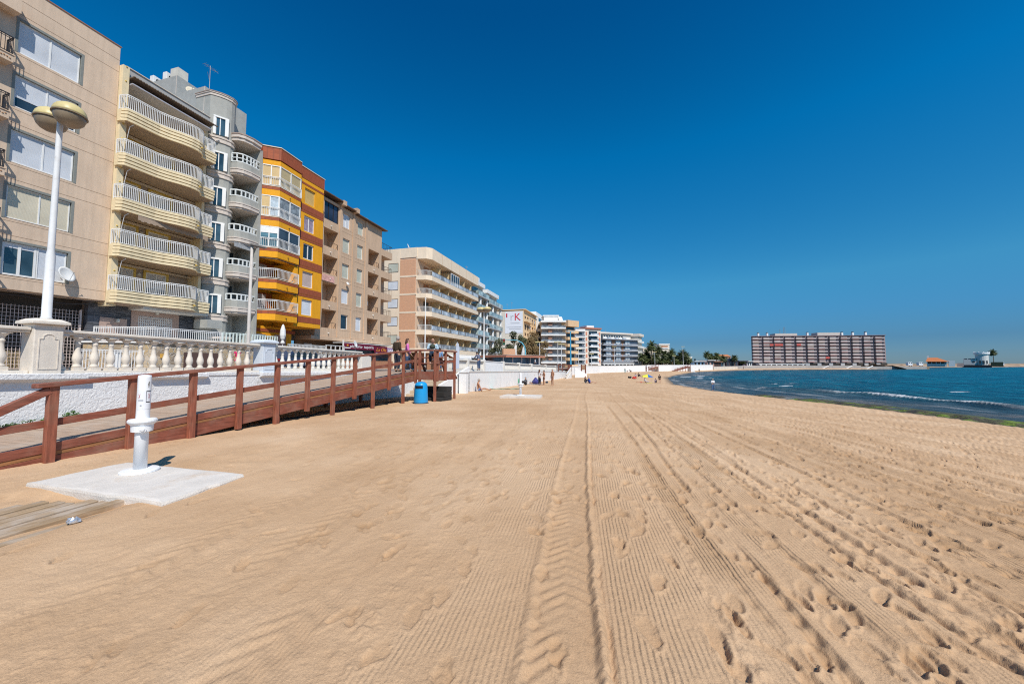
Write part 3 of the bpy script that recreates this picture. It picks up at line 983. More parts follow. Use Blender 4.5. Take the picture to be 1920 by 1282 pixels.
def balustrade(Y0, Y1, label, me, m, first, step=0.288, sp=0.0):
    t = thing('balustrade', label, 'balustrade', Sy(Y0), DW, zb(Y0), 'stone balustrades along the promenade')
    mb = MB(); slopebox(mb, Y0, Y1, DW + .03, DW + .31, lambda y: zb(y) - .075, zb); mb.build('plinth', m, t, bevel=.012)
    mb = MB(); slopebox(mb, Y0, Y1, DW + .015, DW + .325, lambda y: zb(y) + .845, lambda y: zb(y) + .91)
    slopebox(mb, Y0, Y1, DW + .05, DW + .29, lambda y: zb(y) + .80, lambda y: zb(y) + .845)
    mb.build('rail', m, t, bevel=.012)
    y = first
    while y < Y1 - .06:
        o = bpy.data.objects.new('baluster', me); COL.objects.link(o); o.parent = t
        o.location = (Sy(y) - Sy(Y0), .17, zb(y) - zb(Y0) - .002)
        o.rotation_euler = (0, 0, rnd.choice((0, 1, 2, 3)) * math.pi / 2)
        o.scale = (1, 1, 1.003)
        y += step
    return t


balustrade(5.2, 7.88, 'cream stone balustrade section at the left edge before the lamp pier', BAL, STONE, 5.535)
balustrade(8.33, 13.02, 'cream stone balustrade section between the lamp pier and the blue white pier', BAL, STONE, 8.36)
t = balustrade(13.58, 18.35, 'white stone balustrade section ending at the top of the ramp', BALW, STONEW, 13.75)
mb = MB(); slopebox(mb, 18.35, 19.05, DW + .05, DW + .29, lambda y: zb(y) - .07, lambda y: zb(y) + .845 - (y - 18.35) * .25); mb.build('end_panel', STONEW, t, bevel=.01)


def pier(Yc, w, label, m, top):
    S = Sy(Yc); z0 = zb(Yc)
    t = thing('balustrade_pier', label, 'pier', S, DW, z0, 'piers of the balustrade')
    mb = MB(); mb.box(S - w / 2, S + w / 2, DW - .06, DW + .38, z0 - .17, top - .09)
    mb.build('shaft', m, t, bevel=.015)
    mb = MB(); h = w / 2 + .075
    mb.box(S - h, S + h, DW - .14, DW + .46, top - .09, top - .03)
    mb.hexa([(S - h, DW - .14, top - .03), (S + h, DW - .14, top - .03), (S + h, DW + .46, top - .03), (S - h, DW + .46, top - .03),
             (S - h + .10, DW - .02, top + .035), (S + h - .10, DW - .02, top + .035), (S + h - .10, DW + .34, top + .035), (S - h + .10, DW + .34, top + .035)])
    mb.build('cap', m, t, bevel=.012)
    # raised panel outline on the sea face with a stepped arch
    mb = MB(); a = w / 2 - .075; zt = top - .30; zl = z0 + .03
    pts = [(-a, zl), (-a, zt - .10), (-a + .06, zt - .10), (-a + .06, zt - .04), (-a + .11, zt), (a - .11, zt), (a - .06, zt - .04), (a - .06, zt - .10), (a, zt - .10), (a, zl), (-a, zl)]
    for p, q in zip(pts[:-1], pts[1:]):
        mb.beam((S + p[0], DW - .064, p[1]), (S + q[0], DW - .064, q[1]), .016, .016, up=(0, 1, 0))
    mb.build('panel_moulding', m, t)
    return t


pier(8.10, .44, 'cream stone pier that carries the tall double lamp', STONE, .93)
pier(13.30, .50, 'bluish white painted pier in the middle of the balustrade', PIERW, .80)


# ---------------------------------------------------------------- double globe street lamps
LAMPW = mat('lamp_post_paint', (0.72, 0.73, 0.73), 0.45, var=0.06, scale=4, dirt=(0.35, 0.30, 0.25), dirt_amt=.35, dirt_scale=5)
LAMPY = mat('yellowed_lamp_top', (0.60, 0.50, 0.24), 0.4, var=0.12, scale=6, dirt=(0.20, 0.15, 0.08), dirt_amt=.5, dirt_scale=7)
LAMPB = mat('smoked_lamp_bowl', (0.27, 0.215, 0.15), 0.25, var=0.2, scale=3, dirt=(0.08, 0.06, 0.04), dirt_amt=.5, dirt_scale=6)


def double_lamp(S, D, z0, h, label, r0=.078, heads=(.30,), hr=.275):
    t = thing('street_lamp', label, 'street lamp', S, D, z0, 'double headed street lamps')
    mb = MB(); mb.lathe([(r0 * 1.15, 0), (r0 * 1.15, .04), (r0, .05), (r0 * .97, 1.4), (r0 * .72, 1.55), (r0 * .62, h - .25), (r0 * .60, h)], (S, D, z0), 16)
    mb.build('post', LAMPW, t, smooth=True)
    mb = MB(); mb.tube([(S, D - .42, z0 + h - .02), (S, D + .42, z0 + h - .02)], .045, 8); mb.build('crossarm', LAMPW, t)
    for sgn in (-1, 1):
        c = (S, D + sgn * .32, z0 + h + .02)
        mb = MB(); mb.lathe([(hr, 0), (hr * .98, .05), (hr * .90, .13), (hr * .75, .19), (hr * .5, .24), (hr * .2, .263), (.02, .267)], c, 24)
        o = mb.build('lamp_head', LAMPY, t, smooth=True)
        mb = MB(); mb.lathe([(.02, -.27), (hr * .35, -.258), (hr * .62, -.215), (hr * .82, -.15), (hr * .93, -.06), (hr * .95, -.012)], c, 24)
        OFF[o.name] = (S, D, z0)
        mb.build('bowl', LAMPB, o, smooth=True)
        mb = MB(); mb.lathe([(hr * .96, -.012), (hr * 1.035, -.012), (hr * 1.035, .004), (hr * .96, .004)], c, 24); mb.build('rim', LAMPB, o, smooth=False)
    return t


S8 = Sy(8.10)
double_lamp(S8 + .03, DW + .16, .966, 4.57, 'tall white lamp post with two yellow domed heads on the near pier')

# ---------------------------------------------------------------- wooden ramp
REDW = wood_mat('red_stained_timber', (0.245, 0.078, 0.048), 0.65, (2.0, 14, 14), .5, grey=(0.30, 0.19, 0.14), grey_amt=.6)
REDP = wood_mat('red_stained_post', (0.27, 0.088, 0.052), 0.65, (14, 14, 1.6), .5, grey=(0.32, 0.19, 0.13), grey_amt=.6)
DECK = wood_mat('weathered_deck', (0.40, 0.29, 0.21), 0.8, (12, 1.2, 12), .22, grey=(0.46, 0.40, 0.34), grey_amt=.6)
DECKB = wood_mat('orange_brown_board', (0.33, 0.15, 0.06), 0.6, (2.0, 14, 14), .38, grey=(0.30, 0.17, 0.10), grey_amt=.5)
DR = 9.55 / TN                      # seaward edge of the ramp
RY0, RY1 = 6.37, 17.97
PS = 1.055                          # post spacing in Y


def z_rail(Y): return float(np.interp(Y, [4.5, 6.37, 17.97, 22], [-.37, -.275, .655, .655])) if Y <= RY1 else .655


def SyR(Y): return (-9.55 + TM * Y) * U[0] + Y * U[1]


# sample rail heights from the picture so that the slope follows it
_ya = atD(100, 716, DR); _yb = atD(778, 655.5, DR)
RA = _ya[1]; RB = _yb[1]; SA = _ya[0]; SB = _yb[0]


def zr(S): return RA + (RB - RA) * (S - SA) / (SB - SA)


def ldeck(S): return zr(S) - 1.08      # deck surface


t = thing('wooden_ramp', 'long red brown timber ramp with handrail climbing from the sand to the promenade', 'ramp', SyR(RY0), DR, ldeck(SyR(RY0)) - .35)
ramp_t = t
posts = [SyR(RY0 + i * PS) for i in range(12)]
S_end = posts[-1]
DI = DW - .06
mb = MB()
# deck boards across the ramp
s = SyR(2.2)
k = 0
while s < S_end + .05:
    e = min(s + .138, S_end + .08)
    z0, z1 = ldeck(s), ldeck(e)
    j = rnd.uniform(-.003, .003)
    mb.hexa([(s, DR + .04, z0 - .04 + j), (e, DR + .04, z1 - .04 + j), (e, DI, z1 - .04 + j), (s, DI, z0 - .04 + j),
             (s, DR + .04, z0 + j), (e, DR + .04, z1 + j), (e, DI, z1 + j), (s, DI, z0 + j)])
    s += .145
mb.build('deck', DECK, t)


def along(mb, s0, s1, d0, d1, f0, f1):
    mb.hexa([(s0, d0, f0(s0)), (s1, d0, f0(s1)), (s1, d1, f0(s1)), (s0, d1, f0(s0)), (s0, d0, f1(s0)), (s1, d0, f1(s1)), (s1, d1, f1(s1)), (s0, d1, f1(s0))])


mb = MB(); along(mb, SyR(3.6), S_end, DR, DR + .038, lambda s: ldeck(s) - .10, lambda s: ldeck(s) + .045); mb.build('kerb_board', REDW, t, bevel=.006)
mb = MB(); along(mb, SyR(3.6), S_end, DR + .012, DR + .05, lambda s: ldeck(s) - .165, lambda s: ldeck(s) - .106)
mb.build('joist_strip', DECKB, t)
mb = MB(); along(mb, SyR(3.2), S_end, DR + .006, DR + .05, lambda s: ldeck(s) - .44, lambda s: ldeck(s) - .171); mb.build('side_beam', REDW, t, bevel=.006)
for i, S in enumerate(posts):
    longp = (i % 2 == 0)
    gz = float(sand_base(*[SDw(S, DR).x], *[SDw(S, DR).y])) - .12
    zl = gz if longp or i < 2 else ldeck(S) - .52
    mb = MB(); w = .062
    mb.box(S - w, S + w, DR - .105, DR - .004, zl, zr(S) - .072)
    p = mb.build('post', REDP, t, bevel=.008)
    if longp and i > 1:
        mb = MB(); mb.box(S + w - .01, S + w + .075, DR - .05, DR - .006, ldeck(S) - .62, ldeck(S) - .452); mb.build('bracket', REDP, p, bevel=.006)
mb = MB(); s0 = SyR(RY0 - .21)
mb.hexa([(s0, DR - .15, zr(s0) - .075), (S_end + .1, DR - .15, zr(S_end + .1) - .075), (S_end + .1, DR + .03, zr(S_end + .1) - .075), (s0, DR + .03, zr(s0) - .075),
         (s0, DR - .15, zr(s0)), (S_end + .1, DR - .15, zr(S_end + .1)), (S_end + .1, DR + .03, zr(S_end + .1)), (s0, DR + .03, zr(s0))])
mb.build('handrail', REDW, t, bevel=.012)
mb = MB(); along(mb, SyR(RY0 - 1.7), S_end, DR - .004, DR + .034, lambda s: zr(s) - .60 - (.0 if s > posts[0] else (posts[0] - s) * .10), lambda s: zr(s) - .475 - (.0 if s > posts[0] else (posts[0] - s) * .10)); mb.build('mid_rail', REDW, t, bevel=.006)
# slanting lead-in rail at the foot of the ramp
mb = MB(); mb.beam((posts[0] - .05, DR - .06, zr(posts[0]) - .13), (posts[0] - 1.75, DR - .06, zr(posts[0]) - 1.13), .10, .12); mb.build('lead_in_rail', REDW, t, bevel=.008)
# supports below the deck
for i in (4, 6, 8, 10):
    S = posts[i]; q = SDw(S, DI - .35)
    mb = MB(); mb.box(S - .06, S + .06, DI - .5, DI - .38, float(sand_base(q.x, q.y)) - .2, ldeck(S) - .05); mb.build('inner_leg', REDP, t)

# platform at the top, level, projecting towards the sea
PZ = ldeck(S_end)
P_s0, P_s1 = S_end, S_end + 2.35
P_d0 = DR - 1.02
pr = thing('viewing_platform', 'level red brown timber platform with railing at the head of the ramp', 'platform', P_s0, P_d0, PZ - .5)
mb = MB(); s = P_s0 + .085
while s < P_s1:
    mb.box(s, min(s + .138, P_s1), P_d0 + .04, DW + .6, PZ - .04, PZ); s += .145
mb.build('deck', DECK, pr)
mb = MB(); mb.box(P_s0 + .0, P_s1, P_d0, P_d0 + .05, PZ - .42, PZ - .05)
mb.build('side_beam', REDW, pr, bevel=.006)
mb = MB(); mb.box(P_s0 - .012, P_s0 + .045, P_d0 + .055, DR - .11, PZ - .36, PZ + .03); mb.build('front_beam', REDW, pr, bevel=.006)
mb = MB(); mb.box(P_s0 + .02, P_s1, P_d0 - .02, P_d0 + .03, PZ - .04, PZ + .02); mb.build('kerb_board', REDW, pr)
RZ = zr(S_end)
for (s, d, lng) in ((P_s0 + .02, P_d0 - .04, True), (P_s0 + .26, P_d0 - .04, False), (P_s0 + 1.16, P_d0 - .04, False), (P_s1 - .08, P_d0 - .04, True), (P_s0 + .02, DR - .26, True)):
    q = SDw(s, d); gz = float(sand_base(q.x, q.y)) - .15
    mb = MB(); mb.box(s - .062, s + .062, d - .05, d + .05, gz if lng else PZ - .44, RZ - .077); mb.build('post', REDP, pr, bevel=.008)
mb = MB(); mb.box(P_s0 + .085, P_s1 + .08, P_d0 - .13, P_d0 + .05, RZ - .075, RZ + .002); mb.build('handrail', REDW, pr, bevel=.012)
mb = MB(); mb.box(P_s0 - .06, P_s0 + .084, P_d0 - .13, DR - .16, RZ - .075, RZ + .003); mb.build('front_handrail', REDW, pr, bevel=.012)
mb = MB(); mb.box(P_s0 + .09, P_s1, P_d0 + .0, P_d0 + .035, RZ - .62, RZ - .50); mb.build('mid_rail', REDW, pr)
for s in (P_s0 + 1.16, P_s1 - .1):
    mb = MB(); mb.beam((s + .07, P_d0 + .03, PZ - .06), (s + .45, P_d0 + .03, PZ - .40), .05, .10, up=(0, 1, 0)); mb.build('brace', REDW, pr)

# bench with table on the platform
bt = thing('picnic_table', 'red brown timber picnic table on the platform that the man with sunglasses sits on', 'picnic table', P_s0 + .75, P_d0 + .55, PZ)
bs = P_s0 + .75; bd = P_d0 + .62
MB().box(bs - .28, bs + .28, bd - .75, bd + .75, PZ + .68, PZ + .73).build('tabletop', REDW, bt, bevel=.01)
for o_ in (-.58, .58): MB().box(bs + o_ - .14, bs + o_ + .14, bd - .75, bd + .75, PZ + .40, PZ + .445).build('seat', REDW, bt, bevel=.01)
for d in (-.55, .55):
    mb = MB(); mb.beam((bs - .55, bd + d, PZ), (bs - .12, bd + d, PZ + .68), .08, .10, up=(0, 1, 0)); mb.beam((bs + .55, bd + d, PZ), (bs + .12, bd + d, PZ + .68), .08, .10, up=(0, 1, 0)); mb.beam((bs - .66, bd + d, PZ + .36), (bs + .66, bd + d, PZ + .36), .07, .08); mb.build('leg', REDW, bt)

# ---------------------------------------------------------------- stone steps beyond the platform, second stretch of wall
D2 = 10.05
ST = mat('step_concrete', (0.52, 0.42, 0.31), 0.9, var=.12, scale=3, bump=.3, bscale=30, dirt=(.3, .24, .17), dirt_amt=.4)
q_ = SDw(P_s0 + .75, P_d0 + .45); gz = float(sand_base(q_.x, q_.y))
t = thing('shadow_steps', 'dark stepped blocks standing in for the platform shadow on the steps', 'steps', P_s0 + .8, P_d0 + .5, gz)
for i in range(3): MB().box(P_s0 + .25 + i * .34, P_s0 + 1.5, P_d0 - .25, P_d0 + 1.2, gz - .05 + i * .24, gz + .188 + i * .24).build('block', mat('shadow_black', (.03, .028, .026), .8, var=.3), t, bevel=.02)  # added blocks whose black stands in for the platform's shadow on the steps
t = thing('beach_steps', 'worn concrete steps going down to the sand beside the platform', 'steps', Sy(22.5), DW - 1.5, -2.2)
n = 8
for i in range(n):
    s0 = Sy(22.2) + i * .42
    z1 = -1.98 + (i + 1) * .175
    mb = MB(); mb.box(s0, Sy(22.2) + n * .42 + .6, D2 + .203, DW - .01, z1 - .175, z1 - .003); mb.build('step', ST, t, bevel=.015)
t = thing('beach_wall', 'smooth bright white retaining wall along the sand beyond the steps', 'wall', Sy(30), D2, -2.4)
mb = MB(); zf = lambda y: -.0224 * y
slopebox(mb, 27.3, 82, D2, D2 + .3, lambda y: -5.0, zf); mb.build('wall_face', WHITEWALL, t)
mb = MB(); slopebox(mb, 27.3, 82, D2 - .05, D2 + .35, lambda y: zf(y) + .002, lambda y: zf(y) + .06); mb.build('coping', WHITE, t)
mb = MB(); slopebox(mb, 27.3, 82, D2 + .352, DW - .012, lambda y: zf(y) - .25, lambda y: zf(y) - .02); mb.build('terrace', PAVE, t)
mb = MB(); slopebox(mb, 27.3, 95, DW - .01, DW + .24, lambda y: -3.0, lambda y: zb(y) - .1); mb.build('upper_wall', WHITEWALL, t)
# pilaster and sloping parapet of the steps
t = thing('step_parapet', 'white pilaster and sloping parapet at the foot of the steps', 'wall', Sy(25.5), D2 - .3, -2.2)
mb = MB(); sp = Sy(25.6); mb.box(sp - .24, sp + .24, D2 - .62, D2 - .14, -2.6, -.62); mb.build('pilaster', WHITEWALL, t, bevel=.02)
mb = MB(); mb.box(sp - .29, sp + .29, D2 - .67, D2 - .09, -.618, -.54); mb.build('cap', WHITE, t, bevel=.01)
mb = MB(); s1 = Sy(23.2); s2 = Sy(27.6)
mb.hexa([(sp - 2.6, D2 + .0, -2.4), (s2, D2 + .0, -2.4), (s2, D2 + .2, -2.4), (sp - 2.6, D2 + .2, -2.4), (sp - 2.6, D2 + .0, -1.3), (s2, D2 + .0, -.25), (s2, D2 + .2, -.25), (sp - 2.6, D2 + .2, -1.3)])
mb.build('sloping_parapet', WHITEWALL, t)


def bar_balustrade(Y0, Y1, label, step=.2, w=.05, piers=True):
    t = thing('balustrade', label, 'balustrade', Sy(Y0), DW, zb(Y0), 'white balustrades beyond the steps')
    mb = MB(); slopebox(mb, Y0, Y1, DW, DW + .24, lambda y: zb(y) - .098, lambda y: zb(y) + .06); mb.build('plinth', STONEW, t)
    mb = MB(); slopebox(mb, Y0, Y1, DW - .04, DW + .28, lambda y: zb(y) + .80, lambda y: zb(y) + .90); mb.build('rail', STONEW, t)
    n = int((Y1 - Y0) / step)
    stuff = n > 95
    big = MB()
    for i in range(n):
        y = Y0 + (i + .5) * (Y1 - Y0) / n; S = Sy(y)
        m_ = big if stuff else MB()
        m_.lathe([(w, .058), (w * .8, .15), (w * 1.25, .3), (w * .7, .55), (w * .7, .66), (w * 1.2, .805)], (S, DW + .12, zb(y)), 8)
        if not stuff: m_.build('baluster', STONEW, t, smooth=True)
    if stuff: tag(big.build('balusters', STONEW, t), kind='stuff')
    if piers:
        for y in (Y0, (Y0 + Y1) / 2, Y1):
            mb = MB(); S = Sy(y); mb.box(S - .2, S + .2, DW - .06, DW + .30, zb(y) - .095, zb(y) + 1.0); mb.build('pier', STONEW, t, bevel=.01)
    return t


bar_balustrade(27.6, 35.6, 'white balustrade of close set bars just beyond the steps', .17, .045)
t = thing('parapet_panel', 'plain solid white parapet between two stretches of balustrade', 'parapet', Sy(36), DW, zb(36))
mb = MB(); slopebox(mb, 35.85, 41.6, DW, DW + .24, lambda y: zb(y) - .098, lambda y: zb(y) + .84); mb.build('panel', WHITEWALL, t)
mb = MB(); slopebox(mb, 35.85, 41.6, DW - .04, DW + .28, lambda y: zb(y) + .842, lambda y: zb(y) + .91); mb.build('coping', WHITE, t)
bar_balustrade(41.9, 56, 'pale cream balustrade with low piers beside the white parapet', .2, .05)
bar_balustrade(56.4, 80, 'far cream balustrade reaching the second beach stairs', .26, .06)

# far walls that curve round the bay
def far_wall(pts, top, label, m=WHITEWALL, th=.5, rail=False):
    t = wthing('bay_wall', label, 'wall', (pts[0][0], pts[0][1], -4.2), 0)
    x0, y0 = pts[0]
    mb = MB(); cp = MB()
    for (a, b_), (c, d) in zip(pts[:-1], pts[1:]):
        A = Vector((a - x0, b_ - y0, 0)); B = Vector((c - x0, d - y0, 0)); n = Vector((-(B - A).y, (B - A).x, 0)).normalized() * th
        za = top(b_) + 4.2; zc = top(d) + 4.2
        mb.hexa([tuple(A), tuple(B), tuple(B + n), tuple(A + n), (A.x, A.y, za), (B.x, B.y, zc), (B.x + n.x, B.y + n.y, zc), (A.x + n.x, A.y + n.y, za)])
        n2 = n.normalized() * .08
        A2 = A - n2; B2 = B - n2; n3 = n + n2 * 2
        cp.hexa([(A2.x, A2.y, za + .002), (B2.x, B2.y, zc + .002), (B2.x + n3.x, B2.y + n3.y, zc + .002), (A2.x + n3.x, A2.y + n3.y, za + .002),
                 (A2.x, A2.y, za + .14), (B2.x, B2.y, zc + .14), (B2.x + n3.x, B2.y + n3.y, zc + .14), (A2.x + n3.x, A2.y + n3.y, za + .14)])
    mb.build('wall_face', m, t); cp.build('coping', WHITE, t)
    return t


far_wall([(16.5, 104), (23, 118), (31, 132), (41, 145), (56, 157)], lambda y: -.95, 'long white wall curving towards the grey apartment block')
far_wall([(57, 158), (79, 174), (110, 205)], lambda y: -.85, 'white bay wall below the palm grove')
far_wall([(111, 206), (140, 232)], lambda y: -1.95, 'low whitewashed bay wall below the beach cafes', mat('cream_bay_wall', (.62, .56, .48), .85, var=.12, scale=.5, dirt=(.35, .28, .2), dirt_amt=.5, dirt_scale=.4))
far_wall([(140.5, 232.5), (166, 252), (195, 262), (238, 268), (262, 276), (285, 296)], lambda y: -1.9, 'low stone grey wall in front of the big striped apartment slab', mat('grey_stone_wall', (.36, .34, .32), .9, var=.15, scale=.8, dirt=(.25, .22, .2), dirt_amt=.5, dirt_scale=.4))
# ================================================================== BUILDINGS ALONG THE STREET
def win(root, s0, s1, z0, z1, D, kind='blind', blind=None, frame=None, mull=1, fw=.05, drop=1.0, name='window', glass=None):
    """window: frame with mullions; a blind or a pane (or both) as sub-parts. Faces -D"""
    frame = frame or WHITE
    mb = MB()
    mb.box(s0, s1, D - .03, D + .05, z0, z0 + fw); mb.box(s0, s1, D - .03, D + .05, z1 - fw, z1)
    mb.box(s0, s0 + fw, D - .03, D + .05, z0 + fw, z1 - fw); mb.box(s1 - fw, s1, D - .03, D + .05, z0 + fw, z1 - fw)
    for i in range(mull):
        c = s0 + (s1 - s0) * (i + 1) / (mull + 1)
        mb.box(c - fw * .6, c + fw * .6, D - .028, D + .05, z0 + fw, z1 - fw)
    f = mb.build(name, frame, root)
    zc = z1 - (z1 - z0) * drop
    if drop > 0:
        MB().box(s0 + fw, s1 - fw, D + .0, D + .02, max(zc, z0 + fw), z1 - fw).build('blind', blind or BLIND, f)
    if drop < 1:
        MB().box(s0 + fw, s1 - fw, D + .022, D + .032, z0 + fw, z1 - fw).build('pane', glass or GLASS, f)
    return f


def railing(root, path, z0, h, m, sp=.13, bw=.018, name='railing', top=.045, base=True, post=0):
    mb = MB()
    pts = [Vector((a, b, 0)) for a, b in path]
    for a, b in zip(pts[:-1], pts[1:]):
        l = (b - a).length
        if l < .02: continue
        mb.beam((a.x, a.y, z0 + h), (b.x, b.y, z0 + h), top, top)
        if base: mb.beam((a.x, a.y, z0 + .08), (b.x, b.y, z0 + .08), top * .7, top * .7)
        if h > .6 and base: mb.beam((a.x, a.y, z0 + h - .10), (b.x, b.y, z0 + h - .10), top * .6, top * .6)
        n = max(1, int(round(l / sp)))
        for i in range(n):
            p = a + (b - a) * (i / n)
            w = bw
            mb.box(p.x - w / 2, p.x + w / 2, p.y - w / 2, p.y + w / 2, z0 + (.0 if not base else .06), z0 + h - .02)
    for p in (pts[0], pts[-1]):
        mb.box(p.x - .025, p.x + .025, p.y - .025, p.y + .025, z0, z0 + h)
    return mb.build(name, m, root)


def awning_mat(name, col): return mat(name, col, .85, var=.08, scale=2)


def ac_unit(root, s, d, z, w=.8, hh=.55, dd=.32):
    mb = MB(); mb.box(s - w / 2, s + w / 2, d, d + dd, z, z + hh)
    u = mb.build('air_conditioner', WHITE, root, bevel=.015)
    mb = MB(); mb.lathe([(.20, 0), (.20, .01)], (0, 0, 0), 14)
    mb2 = MB()
    for (x, y, zz) in mb.v: mb2.v.append((s - .12 + x, d - .004 - zz, z + hh / 2 + y))
    mb2.f = mb.f
    mb2.build('fan_grille', DARK, u)
    return u


def dish(root, c, r, az, name='satellite_dish', tilt=.5, m=None):
    """shallow bowl facing azimuth az (street frame angle) with an arm and feed; parts in absolute frame coordinates"""
    mb = MB(); n = 18
    ax = Vector((math.cos(az) * math.cos(tilt), math.sin(az) * math.cos(tilt), math.sin(tilt)))
    a = ax.cross(Vector((0, 0, 1))).normalized(); b = a.cross(ax)
    rings = []
    vs = [tuple(Vector(c) - ax * r * .22)]
    fs = []
    for k in range(1, 5):
        rr = r * k / 4; dz = -.22 * r * (1 - (k / 4) ** 2)
        for i in range(n):
            t = 2 * math.pi * i / n
            vs.append(tuple(Vector(c) + ax * dz + a * math.cos(t) * rr + b * math.sin(t) * rr))
    for i in range(n): fs.append((0, 1 + i, 1 + (i + 1) % n))
    for k in range(3):
        for i in range(n): fs.append((1 + k * n + i, 1 + (k + 1) * n + i, 1 + (k + 1) * n + (i + 1) % n, 1 + k * n + (i + 1) % n))
    mb.add(vs, fs)
    d_ = mb.build(name, m or WHITE, root, smooth=True)
    so = d_.modifiers.new('thick', 'SOLIDIFY'); so.thickness = .012
    if root.name in OFF: OFF[d_.name] = OFF[root.name]
    mb = MB(); p0 = Vector(c) - b * r * .9; p1 = Vector(c) + ax * r * .75 - b * r * .1
    mb.tube([p0, p1], .012, 6); mb.ball(tuple(p1), .035, n=8, m=5)
    mb.tube([Vector(c) - ax * r * .2, Vector(c) - ax * r * .45], .03, 6)
    mb.build('feed_arm', GREYM, d_)
    return d_


def antenna(root, s, d, z, h, name='antenna'):
    mb = MB(); mb.tube([(s, d, z), (s, d, z + h)], .025, 6)
    mb.tube([(s - .5, d, z + h - .15), (s + .5, d, z + h - .15)], .015, 5)
    for i in range(7):
        x = s - .48 + i * .16
        mb.tube([(x, d - .25, z + h - .15), (x, d + .25, z + h - .15)], .010, 4)
    mb.tube([(s + .5, d - .25, z + h - .35), (s + .5, d + .25, z + h + .1)], .012, 4)
    mb.tube([(s - .02, d, z + h * .55), (s - .35, d - .2, z + h * .72)], .014, 5)
    return mb.build(name, GREYM, root)


# ---------------------------------------------------------------- 1: beige block at the left edge
BEIGE = mat('beige_render', (0.68, 0.52, 0.385), .85, var=.06, scale=.7, bump=.3, bscale=70, streak=.16, dirt=(.45, .30, .20), dirt_amt=.35, dirt_scale=.5)
BEIGED = mat('beige_shade_groove', (0.36, 0.25, 0.165), .9, var=.05)
TRIM = mat('grey_green_trim', (0.23, 0.24, 0.22), .7, var=.1, scale=5)
D0 = 31.36
b1 = thing('apartment_building', 'tall beige apartment block with wide white shutters at the left edge', 'building', 16.05, D0, -.4)
rows = [(18.92 - 3.09 * k) for k in range(5)]
H1 = [(11.66, 14.38, r - 1.86, r + .12, .26, True) for r in rows]
mb = MB(); mb.facade(2.0, 16.05, 3.99, 20.97, D0, H1, back=10.0); mb.build('wall', BEIGE, b1)
mb = MB(); mb.box(1.9, 16.1, D0 - .04, D0 + 10.1, 20.973, 21.03); mb.build('parapet_cap', mat('terracotta_cap', (.32, .16, .10), .8), b1)
for zz in [20.05, 19.26] + [r - d_ for r in rows for d_ in (1.98, 2.75)]:
    if zz > 4.1: MB().box(11.5, 16.04, D0 - .006, D0 - .0015, zz - .010, zz + .010).build('render_joint', BEIGED, b1)
kinds = ['b', 'p', 'b', 'c', 'g']
for r, kd in zip(rows, kinds):
    mb = MB(); a, b_, c, d = 11.66, 14.38, r - 1.86, r + .12; w = .11
    for q in ((a, b_, d - .13, d), (a, a + w, c, d - .13), (b_ - w, b_, c, d - .13)): mb.box(q[0], q[1], D0 - .012, D0 + .20, q[2], q[3])
    mb.build('window_trim', TRIM, b1)
    if kd == 'b': win(b1, 11.8, 14.24, r - 1.8, r - .02, D0 + .12)
    elif kd == 'c': win(b1, 11.8, 14.24, r - 1.8, r - .02, D0 + .12, blind=BLINDC)
    elif kd == 'p': win(b1, 11.8, 14.24, r - 1.8, r - .02, D0 + .12, drop=.68)
    else:
        win(b1, 11.8, 13.05, r - 1.8, r - .02, D0 + .12, drop=.16, mull=1, fw=.09, glass=GLASSB)
        win(b1, 13.07, 14.24, r - 1.8, r - .02, D0 + .12, mull=0)
# projecting balconies at the very left
for k in range(5):
    z = 16.02 - 3.1 * k
    mb = MB(); mb.box(4.0, 11.44, 30.74, D0 - .002, z, z + .38); mb.box(4.0, 11.48, 30.70, D0 - .003, z + .381, z + .43)
    bl = mb.build('balcony', BEIGE, b1, bevel=.01)
    OFF[bl.name] = OFF[b1.name]
    railing(bl, [(4.0, 30.78), (11.4, 30.78), (11.4, D0 - .05)], z + .43, .95, DARK, sp=.14, bw=.02)
    mb = MB()
    for i in range(30): mb.ball((8.4 + i * .1, 30.725, z + .22 + rnd.uniform(-.05, .05)), .04, .02, .035, n=6, m=4)
    mb.build('relief_frieze', mat('terracotta_relief', (.45, .25, .13), .9, var=.2), bl)
    MB().box(5.0, 11.0, D0 - .012, D0 - .004, z + .5, z + 2.6).build('glazed_opening', GLASS, bl)
    MB().box(10.35, 10.95, D0 - .03, D0 - .014, z + .5, z + 2.6).build('curtain', mat('net_curtain', (.6, .58, .55), .9), bl)
mb = MB(); mb.box(4.0, 11.56, 30.70, D0 - .003, 18.90, 19.9); mb.build('balcony_roof', BEIGE, b1)
mb = MB(); mb.lathe([(.17, 0), (.15, .05), (.05, .07)], (0, 0, 0), 12)
m2 = MB(); m2.f = mb.f; m2.v = [(10.9 + x, D0 - .034 - z, 17.5 + y) for x, y, z in mb.v]; m2.build('wall_lamp', mat('lamp_glass', (.6, .58, .5), .3), b1)
# ground floor behind the grid
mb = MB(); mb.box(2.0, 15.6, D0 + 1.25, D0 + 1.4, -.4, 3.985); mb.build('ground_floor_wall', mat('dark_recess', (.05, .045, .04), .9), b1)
mb = MB()
for i in range(62):
    x = 6.5 + i * .145
    mb.box(x - .009, x + .009, D0 + .92, D0 + .94, -.3, 3.3)
for i in range(18):
    z = -.25 + i * .205; mb.box(6.4, 15.4, D0 + .941, D0 + .955, z - .009, z + .009)
mb.box(15.38, 15.46, D0 + .90, D0 + .98, -.3, 3.35); mb.box(11.0, 11.1, D0 + .9, D0 + .98, -.3, 3.35)
mb.build('security_grid', mat('pinkish_grid', (.62, .52, .48), .5), b1)
mb = MB()
for i in range(70):
    x = 6.5 + i * .105; mb.lathe([(.045, 0), (.045, 1.05 + rnd.uniform(-.03, .03))], (x, D0 + 1.05, -.35), 6)
